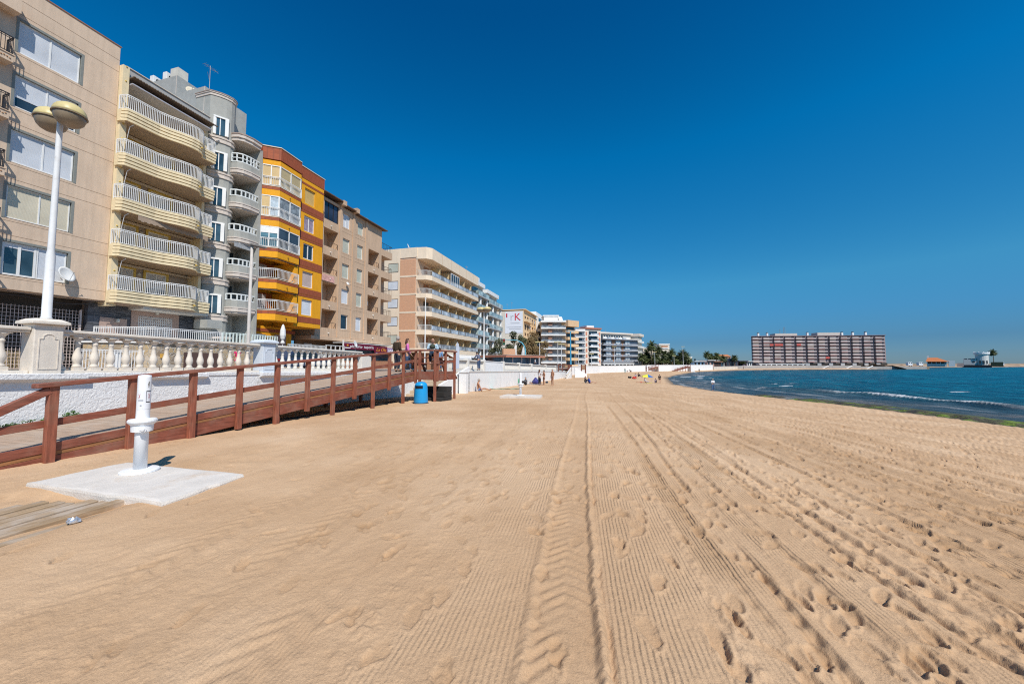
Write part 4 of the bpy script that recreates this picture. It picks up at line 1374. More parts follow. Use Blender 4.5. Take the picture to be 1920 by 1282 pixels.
mb.build('bamboo_screen', mat('bamboo', (.42, .33, .19), .8, var=.25, scale=6), b1)
MB().tube([(S_, D0 + .02 + .03 * math.sin(S_ * 3), 3.93 - .07 * math.sin((S_ - 9) * 1.3) ** 2) for S_ in [9 + i * .25 for i in range(29)]], .022, 5).build('cable', DARK, b1)
MB().tube([(S_, D0 + .3, 3.75 - .18 * math.sin((S_ - 9) * .9) ** 2) for S_ in [9 + i * .25 for i in range(29)]], .03, 5).build('cable', DARK, b1)
dish(b1, (14.12, D0 - .35, 5.25), .46, math.radians(-68), tilt=.35)
mb = MB(); mb.tube([(13.9, D0 - .2, 5.0), (14.1, D0, 4.9)], .02, 6); mb.build('dish_bracket', GREYM, b1)

# ---------------------------------------------------------------- 2: yellow balcony block
YEL = mat('pale_yellow_render', (0.80, 0.665, 0.43), .8, var=.06, scale=1.5, streak=.18)
YELD = mat('ochre_surround', (0.66, 0.46, 0.11), .8, var=.08)
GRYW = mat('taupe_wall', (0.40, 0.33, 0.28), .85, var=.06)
RAILW = mat('white_railing', (0.78, 0.78, 0.77), .45, var=.03)
b2 = thing('apartment_building', 'narrow block with wavy pale yellow balconies and white railings', 'building', 16.07, D0, -.4)
A2, E2 = 16.07, 21.75
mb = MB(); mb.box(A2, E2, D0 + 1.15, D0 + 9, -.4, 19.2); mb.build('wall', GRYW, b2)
mb = MB(); mb.box(A2, A2 + .34, D0 - .35, D0 + 1.148, 3.7, 19.75); mb.build('pilaster', YEL, b2)
mb = MB()
for i in range(16): mb.ball((A2 + .17, D0 - .36, 5.0 + i * .98), .055, .03, .055, n=8, m=5)
mb.build('pilaster_studs', YELD, b2, smooth=True)
mb = MB(); mb.box(E2 - .22, E2, D0 + .05, D0 + 1.148, 3.7, 19.2); mb.build('pilaster', YEL, b2)
mb = MB(); mb.box(A2 + .342, E2, D0 - .1, D0 + 9, 19.202, 19.85); mb.build('parapet', mat('grey_parapet', (.42, .41, .39), .85), b2)
mb = MB(); mb.box(A2 + .3, E2 + .05, D0 - .16, D0 + .1, 19.852, 19.91); mb.build('parapet_cap', mat('pale_tile_cap', (.6, .55, .48), .8), b2)
mb = MB(); mb.box(A2 + .35, E2 - .1, D0 - .72, D0 - .101, 19.02, 19.10)
for i in range(34): mb.lathe([(.075, 0), (.075, .055)], (A2 + .42 + i * .163, D0 - .72, 19.06), 8)
mb.build('eave_tiles', mat('dark_eave_tiles', (.14, .10, .07), .8, var=.2), b2)
mb = MB(); mb.box(A2 + .4, E2 - .15, D0 - .6, D0 + .9, 18.62, 18.70); mb.build('roller_awning_box', mat('lilac_grey', (.42, .42, .47), .7), b2)


def outl(n=40, ex=0.0):
    P = []
    for i in range(n + 1):
        t = i / n
        o = float(np.interp(t, [0, .02, .10, .33, .42, .52, .62, .70, .76, .80, .815, .83, 1.0], [.55, .92, .98, 1.02, 1.18, 1.46, 1.64, 1.64, 1.52, 1.30, 1.10, .98, .98]))
        P.append((A2 - .10 + t * 5.74, D0 - o - ex))
    return P


for k in range(5):
    z = 3.88 + 2.99 * k
    mb = MB()
    for (dz0, dz1, ex) in ((0, .14, .0), (.142, .20, -.05), (.202, .36, .03), (.362, .42, -.03), (.422, .58, .06), (.582, .63, .0), (.632, .78, .08)):
        P = outl(ex=ex)
        mb.prism(P + [(P[-1][0], D0 + 1.148), (P[0][0] + .45, D0 + 1.148), (P[0][0] + .45, D0 + .2), (P[0][0], D0 - .2)], z + dz0, z + dz1)
    bl = mb.build('balcony', YEL, b2); OFF[bl.name] = OFF[b2.name]
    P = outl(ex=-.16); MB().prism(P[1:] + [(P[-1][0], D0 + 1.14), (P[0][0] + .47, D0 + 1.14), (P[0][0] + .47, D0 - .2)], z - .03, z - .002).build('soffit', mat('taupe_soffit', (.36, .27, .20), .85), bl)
    P = outl(60, .0)
    railing(bl, [(P[0][0] + .04, D0 - .3)] + [(p[0] + .02, p[1] + .05) for p in P[1:-1]] + [(P[-1][0] - .05, P[-1][1] + .06), (P[-1][0] - .05, D0 - .1)], z + .785, .96, RAILW, sp=.145, bw=.024)
    mb = MB(); i = 44; mb.tube([(P[i][0], P[i][1] - .02, z + .36), (P[i][0] + .03, P[i][1] - .16, z + .34)], .05, 8); mb.build('drain_spout', YELD, bl)
    # openings with arched ochre surrounds
    if k < 4:
        fl = z + .70
        for s0 in (16.75, 18.75):
            w = 1.28
            pts = []
            for i in range(9):
                t = i / 8; pts.append((s0 - .14 + t * (w + .28), fl + 2.05 + .16 * math.sin(math.pi * t) ** 1.5 + .04))
            poly = [(s0 - .14, fl + .0), (s0, fl + .0), (s0, fl + 1.98), (s0 + w, fl + 1.98), (s0 + w, fl), (s0 + w + .14, fl)] + pts[::-1]
            MB().prism_h(poly, 'y', D0 + 1.06, D0 + 1.14).build('window_surround', YELD, b2)
            win(b2, s0, s0 + w, fl, fl + 1.98, D0 + 1.12, drop=.9 if (k + int(s0)) % 3 else .55, mull=1, blind=shutter_mat('pale_blind', (.55, .53, .52)))
        mb = MB(); mb.ball((18.38, D0 + 1.12, fl + 1.75), .13, .09, .13, n=12, m=8); mb.build('wall_lamp', mat('frosted_lamp', (.55, .52, .46), .4), b2, smooth=True)
        mb = MB(); mb.box(A2 + .4, E2 - .24, D0 + .72, D0 + .86, fl + 2.06, fl + 2.20); mb.build('awning_roll', mat('beige_awning', (.55, .47, .38), .9), b2)
        mb = MB()
        mb.tube([(A2 + .42, D0 - .9, fl + 2.2), (A2 + .30, D0 - .75, fl + 2.02), (A2 + .36, D0 - .35, fl + 1.0)], .016, 6); mb.build('awning_arm', RAILW, b2)
    if k == 2:
        mb = MB()
        for i in range(26):
            x = A2 + .9 + i * .17
            mb.box(x, x + .168, D0 - .98, D0 - .965, z - .34 - (.05 if i % 2 else 0), z - .005)
        mb.build('scalloped_valance', mat('brown_valance', (.40, .30, .22), .9, var=.1), b2)
# ground floor: slate cladding, door, grilled window, raised terrace
DS = 32.42
SLATE = brick_mat('slate_cladding', (.10, .105, .12), (.03, .03, .035), .55, .075, .006, .7, .45)
PINK = mat('rose_surround', (.42, .30, .25), .8, var=.06)
mb = MB(); mb.facade(15.62, E2, -.4, 3.87, DS - .35, [(16.55, 17.25, .3, 2.62, .2, True), (18.22, 20.3, 1.62, 3.35, .12, True)], back=.34); mb.build('slate_wall', SLATE, b2)
mb = MB(); mb.facade(16.2, 17.6, -.3, 3.0, DS - .40, [(16.55, 17.25, -.31, 2.62, .045)], back=.04)
mb.facade(17.82, 20.75, 1.35, 3.78, DS - .40, [(18.22, 20.3, 1.62, 3.35, .045)], back=.04); mb.build('rose_surround', PINK, b2)
dr = win(b2, 16.56, 17.24, -.2, 2.6, DS - .28, drop=0, mull=0, fw=.06, name='door', glass=GLASSB)
win(b2, 18.23, 20.29, 1.63, 3.34, DS - .29, drop=1, mull=1, fw=.05)
mb = MB()
for i in range(18):
    x = 18.24 + i * .12
    for q in range(9): mb.beam((x, DS - .385, 1.64 + q * .19), (x + .12, DS - .385, 1.64 + (q + 1) * .19 - .02), .014, .014); mb.beam((x + .12, DS - .386, 1.64 + q * .19), (x, DS - .386, 1.64 + (q + 1) * .19 - .02), .014, .014)
    mb.box(x - .01, x + .01, DS - .40, DS - .38, 1.62, 3.36)
mb.build('folding_grille', RAILW, b2)
for s, z in ((17.05, 2.72), (19.25, 3.5)):
    mb = MB(); mb.box(s - .06, s + .06, DS - .48, DS - .405, z, z + .25); mb.lathe([(.05, 0), (.09, .05), (.09, .16), (.03, .24)], (s, DS - .55, z + .02), 8); mb.build('wall_lantern', mat('lantern', (.6, .58, .52), .4), b2)
mb = MB(); mb.box(17.6, E2, D0 - .85, D0 + .6, 3.66, 3.86); mb.build('soffit_awning_box', mat('soffit_white', (.6, .57, .52), .8), b2)

RUBBLE = brick_mat('rubble_stone', (.42, .32, .20), (.40, .35, .28), .42, .24, .03, .9, .30, squash=.37)


def rubble():
    m = bpy.data.materials.new('rubble_stone_wall'); m.use_nodes = True
    nt = m.node_tree; L = nt.links; b = nt.nodes['Principled BSDF']; b.inputs['Roughness'].default_value = .9
    tc = nd(nt, 'ShaderNodeTexCoord')
    v = nd(nt, 'ShaderNodeTexVoronoi', Scale=3.6); L.new(tc.outputs['Object'], v.inputs['Vector'])
    e = nd(nt, 'ShaderNodeTexVoronoi', Scale=3.6, feature='DISTANCE_TO_EDGE'); L.new(tc.outputs['Object'], e.inputs['Vector'])
    sp = nd(nt, 'ShaderNodeSeparateColor'); L.new(v.outputs['Color'], sp.inputs[0])
    cr = ramp(nt, [(0, (.24, .19, .14)), (.4, (.38, .29, .19)), (.7, (.45, .33, .18)), (1, (.50, .42, .33))]); L.new(sp.outputs[0], cr.inputs['Fac'])
    c2 = ramp(nt, [(.02, 0.0), (.07, 1.0)]); L.new(e.outputs['Distance'], c2.inputs['Fac'])
    mx = nd(nt, 'ShaderNodeMix', data_type='RGBA'); mx.inputs[6].default_value = (.46, .42, .36, 1)
    L.new(c2.outputs['Color'], mx.inputs[0]); L.new(cr.outputs['Color'], mx.inputs[7]); L.new(mx.outputs[2], b.inputs['Base Color'])
    bp = nd(nt, 'ShaderNodeBump', Strength=.6, Distance=.04); L.new(c2.outputs['Color'], bp.inputs['Height']); L.new(bp.outputs['Normal'], b.inputs['Normal'])
    return m


RUB = rubble()
ter = thing('terrace', 'raised terrace with white railing above a rubble stone wall', 'terrace', 17.1, 28.5, -.4)
mb = MB(); mb.hexa([(15.5, DS - .37, -.5), (17.14, 28.55, -.5), (25.8, 28.55, -.5), (25.8, DS - .37, -.5), (15.5, DS - .37, 1.30), (17.14, 28.55, 1.30), (25.8, 28.55, 1.30), (25.8, DS - .37, 1.30)]); mb.build('stone_wall', RUB, ter)
mb = MB(); mb.hexa([(15.4, DS - .38, 1.303), (17.08, 28.43, 1.303), (25.9, 28.43, 1.303), (25.9, DS - .38, 1.303), (15.4, DS - .38, 1.40), (17.08, 28.43, 1.40), (25.9, 28.43, 1.40), (25.9, DS - .38, 1.40)]); mb.build('terrace_floor', WHITE, ter)
railing(ter, [(15.75, DS - .8), (17.14, 28.52), (21.35, 28.52)], 1.40, .92, RAILW, sp=.13, bw=.024)
mb = MB(); mb.box(18.9, 21.2, 28.53, 28.545, -.5, .75); mb.build('garage_opening', mat('dark_brown_opening', (.10, .06, .05), .9), ter)
mb = MB(); mb.box(17.5, 17.75, 28.40, 28.54, .35, .62); mb.build('letter_box', mat('yellow_box', (.62, .36, .08), .5), ter)
railing(ter, [(21.45, 28.5), (23.2, 28.30), (26.2, 28.5)], 1.36, .98, mat('greenish_white_railing', (.66, .74, .70), .45), sp=.26, bw=.075, name='bowed_railing')
fence = thing('gate_fence', 'low white barred gate behind the balustrade by the stone wall', 'fence', 15.4, 29.2, -.35)
railing(fence, [(14.2, 29.6), (17.0, 29.0)], -.35, 1.15, RAILW, sp=.13, bw=.03)
mb = MB(); mb.box(15.4, 15.95, 29.32, 29.35, -.35, .8); mb.build('gate_leaf', RAILW, fence)

# ---------------------------------------------------------------- 3: grey rounded tower with balconies
GREY = mat('grey_pebbledash', (0.375, 0.375, 0.345), .9, var=.10, scale=2, bump=.5, bscale=120)
GREYD = mat('grey_pebbledash_core', (0.375, 0.38, 0.36), .9, var=.10, scale=2, bump=.5, bscale=120)
PBAND = mat('pinkish_cornice', (0.60, 0.53, 0.47), .8, var=.06, scale=4, streak=.1)
b3 = thing('apartment_building', 'grey block with a rounded bay of tall windows and curved balconies', 'building', 23.0, 31, -.4)
TW = [(21.96, 32.2), (21.96, 31.62), (22.16, 31.40), (22.45, 31.14), (22.80, 30.94), (23.15, 30.84), (23.45, 30.90), (23.68, 31.08), (23.82, 31.35), (23.86, 31.7), (23.86, 33.2), (21.96, 33.2)]


def grow(poly, e, cx=22.9, cy=32.3):
    out = []
    for x, y in poly:
        d = Vector((x - cx, y - cy)); l = d.length; d = d / l * (l + e); out.append((cx + d.x, cy + d.y))
    return out


mb = MB(); mb.prism(TW, -.4, 22.05); mb.build('bay', GREY, b3, smooth=False)
mb = MB(); mb.box(21.97, 25.6, 32.3, 36.1, -.4, 22.9); mb.build('wall', GREYD, b3)
mb = MB(); mb.box(22.3, 27.6, 36.102, 42.0, -.4, 24.9); mb.build('stair_core', GREYD, b3)
mb = MB()
for z in (20.45, 23.0): mb.box(22.28, 22.298, 36.11, 41.9, z, z + .05)
mb.box(22.27, 22.29, 36.1, 36.16, 19.9, 24.9); mb.box(21.955, 21.968, 32.3, 36.0, 20.75, 20.80); mb.box(21.955, 21.968, 32.3, 32.36, 19.9, 22.9)
mb.build('pale_joints', PBAND, b3)
TILE = mat('worn_roof_tiles', (.36, .27, .22), .9, var=.3, scale=9, bump=.5, bscale=20)
mb = MB(); mb.prism(grow(TW, .05), 22.052, 22.25); mb.prism(grow(TW, .10), 22.252, 22.34); mb.build('cornice', PBAND, b3)
mb = MB(); mb.prism(grow(TW, .13), 22.342, 22.40); mb.build('cornice_tiles', TILE, b3)
for k in range(6):
    zb_ = 4.05 + 2.95 * k
    mb = MB()
    P = TW[1:10]
    for e, a, c in ((.10, -.62, -.50), (.05, -.498, -.27), (.12, -.268, -.12)):
        mb.prism([TW[0]] + grow(P, e * .8) + [(23.86, 32.2)], zb_ + a, zb_ + c)
    mb.build('cornice_band', PBAND, b3)
    # window set across the curve
    a = Vector((22.13, 31.40)); c = Vector((22.92, 30.86))
    d = (c - a).normalized(); nrm = Vector((d.y, -d.x))
    if nrm.y > 0: nrm = -nrm
    o = a + nrm * .03
    def W3(mb, u0, u1, n0, n1, z0, z1):
        p = [o + d * u0 + nrm * n0, o + d * u1 + nrm * n0, o + d * u1 + nrm * n1, o + d * u0 + nrm * n1]
        mb.hexa([(q.x, q.y, z0) for q in p] + [(q.x, q.y, z1) for q in p])
    L = (c - a).length
    mb = MB(); W3(mb, -.02, .14, -.25, .10, zb_, zb_ + 1.42); W3(mb, L - .20, L + .04, -.25, .14, zb_, zb_ + 1.42); W3(mb, -.02, L + .04, -.25, .12, zb_ + 1.422, zb_ + 1.55)
    f = mb.build('window', WHITE, b3); OFF[f.name] = OFF[b3.name]
    mb = MB(); W3(mb, .14, L - .20, -.2, .035, zb_ + .0, zb_ + 1.42); mb.build('pane', GLASSB, f)
    mb = MB(); W3(mb, .40, .46, .037, .065, zb_, zb_ + 1.42); W3(mb, .14, .18, .037, .06, zb_, zb_ + 1.42); mb.build('mullion', WHITE, f)
# curved balconies
BP = [(23.30, 31.2), (23.30, 30.75), (23.42, 30.35), (23.7, 30.05), (24.3, 29.90), (25.10, 29.93), (25.10, 32.3), (23.9, 32.3), (23.9, 31.2)]


def growb(e): return [(x - e * .6 if x < 23.5 else x + (0 if x < 25 else e * .2), y - e if y < 31 else y) for x, y in BP]


WGRID = mat('white_balcony_grid', (.72, .75, .74), .5, var=.04)
for k in range(5):
    z = 4.14 + 2.94 * k
    mb = MB(); mb.prism(growb(.0), z, z + .13); mb.prism(growb(.10), z + .132, z + .40); mb.prism(growb(.14), z + .402, z + .50)
    bl = mb.build('balcony', PBAND, b3); OFF[bl.name] = OFF[b3.name]
    mb = MB(); mb.prism(BP, z + .502, z + 1.08); mb.build('parapet', GREY, bl)
    mb = MB(); pth = [(x, y + .05) for x, y in BP[1:6]]
    for (p, q) in zip(pth[:-1], pth[1:]):
        for zz, hh in ((1.12, .07), (1.43, .05), (1.80, .08)) if k > 3 else ((1.12, .07), (1.60, .09)):
            mb.beam((p[0], p[1], z + zz), (q[0], q[1], z + zz), .08, hh)
        l = math.hypot(q[0] - p[0], q[1] - p[1]); n_ = max(1, int(l / .24))
        for i in range(n_):
            t = i / n_; x = p[0] + (q[0] - p[0]) * t; y = p[1] + (q[1] - p[1]) * t
            mb.box(x - .045, x + .045, y - .03, y + .03, z + 1.08, z + (1.80 if k > 3 else 1.6))
    mb.build('balustrade_grid', WGRID, bl)
    if k == 1:
        mb = MB()
        for i in range(7): mb.box(23.2 + i * .24, 23.2 + i * .24 + .235, 30.0, 30.02, z + 2.55, z + 2.92)
        mb.build('folded_awning', mat('grey_striped_awning', (.35, .36, .37), .9, var=.3, scale=8), bl)
    MB().box(23.92, 24.9, 32.27, 32.29, z + .55, z + 2.6).build('balcony_door', GLASS, bl)
mb = MB(); mb.box(25.102, 25.36, 29.9, 33.0, -.4, 18.9); mb.build('party_fin', GREY, b3)
mb = MB(); mb.prism(growb(.06), 18.80, 19.05); mb.prism(growb(.16), 19.052, 19.30); mb.build('balcony_roof', PBAND, b3)
mb = MB(); mb.prism(growb(.2), 19.302, 19.40); mb.build('balcony_roof_tiles', TILE, b3)
# roof clutter
for s, d, w in ((22.9, 37.6, 1.3), (22.9, 39.2, 1.2), (22.9, 40.8, 1.0)):
    ac_unit(b3, s, d, 24.902, w=1.0, hh=.75 if w > 1.1 else .5, dd=.45)
mb = MB(); mb.box(22.4, 23.2, 36.2, 37.1, 24.902, 25.75); mb.build('plant_box', mat('pale_plant_box', (.6, .57, .5), .7), b3)
dish(b3, (22.7, 34.9, 23.55), .42, math.radians(-120), tilt=.4, m=mat('cream_dish', (.62, .55, .42), .6))
dish(b3, (22.8, 34.0, 23.25), .32, math.radians(-120), tilt=.4, m=MATS['cream_dish'])
antenna(b3, 23.2, 33.6, 22.9, 3.0)
# ground floor sign lettering on the grey bay and entrance steps
mb = MB(); mb.box(21.3, 22.4, 29.9, 31.3, 2.72, 3.35); mb.build('entrance_canopy', GREY, b3)
mb = MB(); mb.box(22.0, 23.0, 29.6, 30.8, 1.95, 2.1); mb.build('entrance_ledge', PBAND, b3)

# ---------------------------------------------------------------- 4: orange block with red tile bands
ORA = mat('orange_yellow_render', (0.80, 0.365, 0.016), .75, var=.07, scale=.8, streak=.16)
RTILE = brick_mat('red_tile_band', (0.33, 0.085, 0.035), (0.27, 0.075, 0.035), .10, .28, .012, .6, .12, squash=0)
PTILE = RTILE
b4 = thing('apartment_building', 'bright orange block with red tile bands and a glazed angular bay', 'building', 25.4, 29.4, -.4)
BAYP = [(25.40, 30.35), (25.40, 30.0), (26.25, 28.85), (28.72, 28.98), (28.72, 29.42), (28.72, 30.35)]
DO = 29.40
tops = [17.5 - 2.8 * k for k in range(5)]
mb = MB(); mb.facade(28.73, 32.10, 3.57, 18.35, DO, [(29.62, 30.95, t_ - 1.55, t_, .22, True) for t_ in tops], back=9.0)
mb.box(25.38, 28.725, 31.9, DO + 9, 3.0, 18.35); mb.build('wall', ORA, b4)
mb = MB(); mb.box(28.735, 32.12, DO - .03, DO + 8, 18.352, 19.45); mb.prism([(a, b_ - .03) for a, b_ in BAYP[:4]] + [(28.72, 33)] + [(25.40, 33)], 18.352, 19.45); mb.build('tiled_parapet', RTILE, b4)
mb = MB(); mb.box(28.73, 32.16, DO - .08, DO + 8, 19.452, 19.52); mb.prism([(a - .04, b_ - .08) for a, b_ in BAYP[:4]] + [(28.72, 33), (25.36, 33)], 19.452, 19.521); mb.build('parapet_cap', mat('cream_cap', (.7, .6, .45), .7), b4)
mb = MB(); mb.box(30.6, 32.0, 31.5, 34, 19.53, 20.7); mb.build('roof_hut', WHITE, b4)
for t_ in tops:
    MB().box(28.735, 32.11, DO - .022, DO - .0015, t_ - 2.30, t_ - 1.72).build('red_tile_band', RTILE, b4)
    MB().box(28.735, 32.11, DO - .022, DO - .0015, t_ + .26, t_ + .46).build('red_tile_band', RTILE, b4)
for i, t_ in enumerate(tops):
    a, b_, c, d = 29.64, 30.93, t_ - 1.53, t_ - .02
    if i == 0: win(b4, a, b_, c, d, DO + .12, blind=shutter_mat('orange_blind', (.66, .45, .16)), frame=YELD, mull=0)
    elif i == 1: win(b4, a, b_, c, d, DO + .12, drop=.12, mull=1, glass=mat('lilac_curtain', (.30, .25, .33), .8, var=.3, scale=4))
    elif i == 2: win(b4, a, b_, c, d, DO + .12, drop=.05, mull=1, fw=.07)
    elif i == 3: win(b4, a, b_, c, d, DO + .12, mull=0, blind=shutter_mat('pink_blind', (.55, .44, .40)))
    else: win(b4, a, b_, c, d, DO + .12, mull=0)


def bayface(mb, p, q, n0, n1, u0, u1, z0, z1):
    a = Vector(p); c = Vector(q); d = (c - a).normalized(); nr = Vector((d.y, -d.x))
    if nr.y > 0: nr = -nr
    P = [a + d * u0 + nr * n0, a + d * u1 + nr * n0, a + d * u1 + nr * n1, a + d * u0 + nr * n1]
    mb.hexa([(v_.x, v_.y, z0) for v_ in P] + [(v_.x, v_.y, z1) for v_ in P])


F1 = (BAYP[1], BAYP[2]); F2 = (BAYP[2], BAYP[3])
L1 = math.hypot(F1[1][0] - F1[0][0], F1[1][1] - F1[0][1]); L2 = math.hypot(F2[1][0] - F2[0][0], F2[1][1] - F2[0][1])
for k in range(5):
    zg = 15.9 - 2.8 * k
    top = zg + 1.92
    if k == 0: MB().prism(BAYP, top, top + .42).build('bay_lintel', ORA, b4)
    mb = MB(); mb.prism([(x, y) for x, y in BAYP], zg - .88, zg - .33); bl = mb.build('bay_slab', ORA, b4); OFF[bl.name] = OFF[b4.name]
    mb = MB(); mb.prism([(x - .01 if x < 26 else x, y - .015) for x, y in BAYP], zg - .328, zg - .03); mb.build('red_tile_band', RTILE, bl)
    mb = MB(); mb.prism([(x - .02 if x < 26 else x, y - .04) for x, y in BAYP], zg - .028, zg + .02); mb.build('sill', mat('cream_cap', (.7, .6, .45), .7), bl)
    mb = MB(); mb.tube([(27.4, 28.93, zg - .62), (27.4, 28.80, zg - .63)], .04, 8); mb.build('drain_spout', DARK, bl)
    rp = [(BAYP[1][0] + .02, BAYP[1][1] - .02), (BAYP[2][0], BAYP[2][1] - .06), (BAYP[3][0] - .02, BAYP[3][1] - .06)]
    railing(bl, rp, zg + .02, .82 if k < 3 else .9, RAILW, sp=.14, bw=.02)
    if k < 3:
        mb = MB()
        for F, L in ((F1, L1), (F2, L2)):
            for u in (0, L / 2 - .04, L - .08): bayface(mb, *F, -.10, .0, u, u + .08, zg + .02, top)
            bayface(mb, *F, -.10, .0, .08, L - .08, top - .08, top - .001); bayface(mb, *F, -.10, .0, .08, L - .08, zg + .021, zg + .09)
            if k == 2 and F is F1: bayface(mb, *F, -.09, -.01, .08, L - .08, top - .62, top - .081)
        gz = mb.build('bay_glazing', WHITE, b4); OFF[gz.name] = OFF[b4.name]
        mp_ = {0: (shutter_mat('orange_bay_blind', (.62, .44, .20)), shutter_mat('orange_bay_blind2', (.50, .40, .22))),
               1: (mat('pale_curtain', (.42, .50, .56), .8, var=.35, scale=3.5), mat('grey_curtain', (.22, .26, .29), .6, var=.6, scale=3)),
               2: (glass_mat('teal_glass', (.10, .20, .24), .08), glass_mat('dark_bay_glass', (.05, .07, .09), .06))}[k]
        for F, L, m_ in ((F1, L1, mp_[0]), (F2, L2, mp_[1])):
            mb = MB(); bayface(mb, *F, -.07, -.05, .05, L - .05, zg + .05, top - .05); mb.build('pane', m_, gz)
        if k == 1:
            mb = MB(); bayface(mb, *F1, -.045, -.03, .08, L1 / 2 - .05, zg + .1, top - .1); mb.build('blind', shutter_mat('orange_bay_blind', (.62, .44, .20)), gz)
    else:
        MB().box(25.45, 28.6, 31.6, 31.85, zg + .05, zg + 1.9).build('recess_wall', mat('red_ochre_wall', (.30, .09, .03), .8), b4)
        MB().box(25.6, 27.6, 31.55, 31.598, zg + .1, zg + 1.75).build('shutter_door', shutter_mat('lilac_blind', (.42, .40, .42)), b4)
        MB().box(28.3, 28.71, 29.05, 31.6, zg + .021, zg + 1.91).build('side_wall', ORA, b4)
        mb = MB(); mb.tube([(25.5, 29.95, zg + 1.84), (26.3, 28.9, zg + 1.80), (28.6, 29.0, zg + 1.76)], .05, 8); mb.build('awning_roll', DARK, b4)
mb = MB(); mb.box(25.4, 30.6, 31.5, 31.9, -.4, 3.5); mb.build('ground_floor_wall', ORA, b4)
mb = MB(); mb.box(25.38, 31.0, 31.45, 31.498, 2.95, 3.25); mb.build('ground_tile_band', RTILE, b4)
mb = MB(); mb.box(28.6, 29.9, 31.42, 31.498, .6, 2.75); mb.build('garage_shutter', shutter_mat('brown_pink_shutter', (.45, .28, .22)), b4)
win(b4, 26.0, 27.6, .9, 2.7, 31.44, drop=.5, mull=1)

# ---------------------------------------------------------------- 5: tan block with loggias and pizzeria
TAN = mat('tan_render', (0.60, 0.425, 0.29), .85, var=.07, scale=.6, streak=.22, dirt=(.36, .26, .18), dirt_amt=.4, dirt_scale=.4)
TAND = mat('tan_recess', (0.36, 0.255, 0.175), .9, var=.05)
D4 = 30.9
b5 = thing('apartment_building', 'tan block with deep loggias, small windows and dark sloping eaves', 'building', 33.5, D4, -.4)
H = []
wt = [18.0 - 3.06 * k for k in range(5)]
for t_ in wt:
    H.append((36.90, 38.12, t_ - 1.72, t_, .25, True)); H.append((39.52, 40.62, t_ - 1.72, t_, .25, True))
lb = [16.2 - 3.06 * k for k in range(5)]
for k, z in enumerate(lb):
    H.append((33.88, 36.12, z, z + 2.08, 1.5 if k else .2, True))
    if k: H.append((41.75, 44.05, z - .15, z + 1.95, 1.5, True))
mb = MB(); mb.facade(33.0, 44.6, 2.97, 18.6, D4, H, back=9.5); mb.build('wall', TAN, b5)
mb = MB(); mb.box(44.602, 47.2, D4 + 1.6, D4 + 9.5, 2.97, 15.3); mb.box(46.9, 47.25, D4 + .1, D4 + 1.598, 2.97, 3.6); mb.build('set_back_wall', TAN, b5)
for z in [w_ + .75 for w_ in wt] + [w_ - 1.9 for w_ in wt]:
    MB().box(36.3, 41.6, D4 - .006, D4 - .0015, z - .015, z + .015).build('render_joint', TAND, b5)
mb = MB()
for s in (36.45, 38.75, 41.2): mb.box(s - .17, s + .17, D4 - .10, D4 - .002, 3.0, 18.9)
mb.build('pilasters', TAN, b5)
for k, t_ in enumerate(wt):
    win(b5, 36.92, 38.10, t_ - 1.7, t_ - .02, D4 + .16, drop=(1, .95, 1, 1, .0)[k], mull=0 if k else 1, blind=(BLIND, BLINDG, BLINDG, BLIND, BLIND)[k])
    win(b5, 39.54, 40.60, t_ - 1.7, t_ - .02, D4 + .16, mull=0, blind=BLIND if k == 4 else BLINDG)
BROWNR = mat('brown_iron', (.13, .085, .06), .5)
for k, z in enumerate(lb):
    if k == 0:
        win(b5, 33.9, 36.1, z + .02, z + 2.06, D4 + .10, drop=0, mull=2, frame=DARK, name='glazed_loggia', glass=glass_mat('navy_glass', (.025, .03, .05)))
    else:
        railing(b5, [(34.95, D4 + .03), (36.08, D4 + .03)], z, .62, BROWNR, sp=.5, bw=.02, base=False)
        MB().box(34.3, 35.6, D4 + 1.46, D4 + 1.495, z, z + 1.9).build('loggia_door', BLINDG if k % 2 else GLASS, b5)
        railing(b5, [(42.7, D4 + .03), (44.0, D4 + .03)], z - .15, .65, BROWNR, sp=.4, bw=.02, base=False)
        MB().box(42.1, 43.4, D4 + 1.46, D4 + 1.495, z - .15, z + 1.7).build('loggia_door', GLASS, b5)
    mb = MB(); mb.tube([(34.9, D4, z - .55), (34.9, D4 - .18, z - .58)], .05, 8)
    if k: mb.tube([(42.9, D4, z - .62), (42.9, D4 - .18, z - .65)], .05, 8)
    mb.build('drain_spout', WHITE, b5)
# corner balconies on the far side
for k in range(5):
    z = 15.0 - 3.06 * k + .0
    mb = MB(); mb.box(44.603, 47.2, D4 + .0, D4 + 1.598, z, z + .95) if k < 5 else None
    bl = mb.build('balcony', TAN, b5); OFF[bl.name] = OFF[b5.name]
    railing(bl, [(44.7, D4 + .04), (47.15, D4 + .04), (47.15, D4 + 1.5)], z + .95, .72 if k else .85, DARK if k == 0 else BROWNR, sp=.35, bw=.02, base=False)
    if k:
        MB().box(45.0, 46.6, D4 + 1.56, D4 + 1.594, z + .96, z + 2.9).build('balcony_door', WHITE if k % 2 else GLASS, bl)
        MB().box(46.5, 47.2, D4 + 1.3, D4 + 1.597, z + .952, z + 3.05).build('pier', TAN, bl)
mb = MB(); mb.box(41.78, 44.4, D4 + .02, D4 + .06, 16.2, 17.05); mb.build('terrace_screen', glass_mat('smoked_screen', (.05, .06, .09), .2), b5)
EAVE = mat('brown_eave', (.13, .08, .055), .85, var=.15)
mb = MB()
for a, b_, z in ((33.3, 36.2, 18.95), (36.75, 38.6, 18.72), (39.0, 45.2, 18.50)):
    mb.prism_h([(D4 - .55, z - .02), (D4 - .55, z + .10), (D4 + 4, z + 1.3), (D4 + 4, z + .9), (D4 + .02, z - .0)], 'x', a, b_)
mb.build('eaves', EAVE, b5)
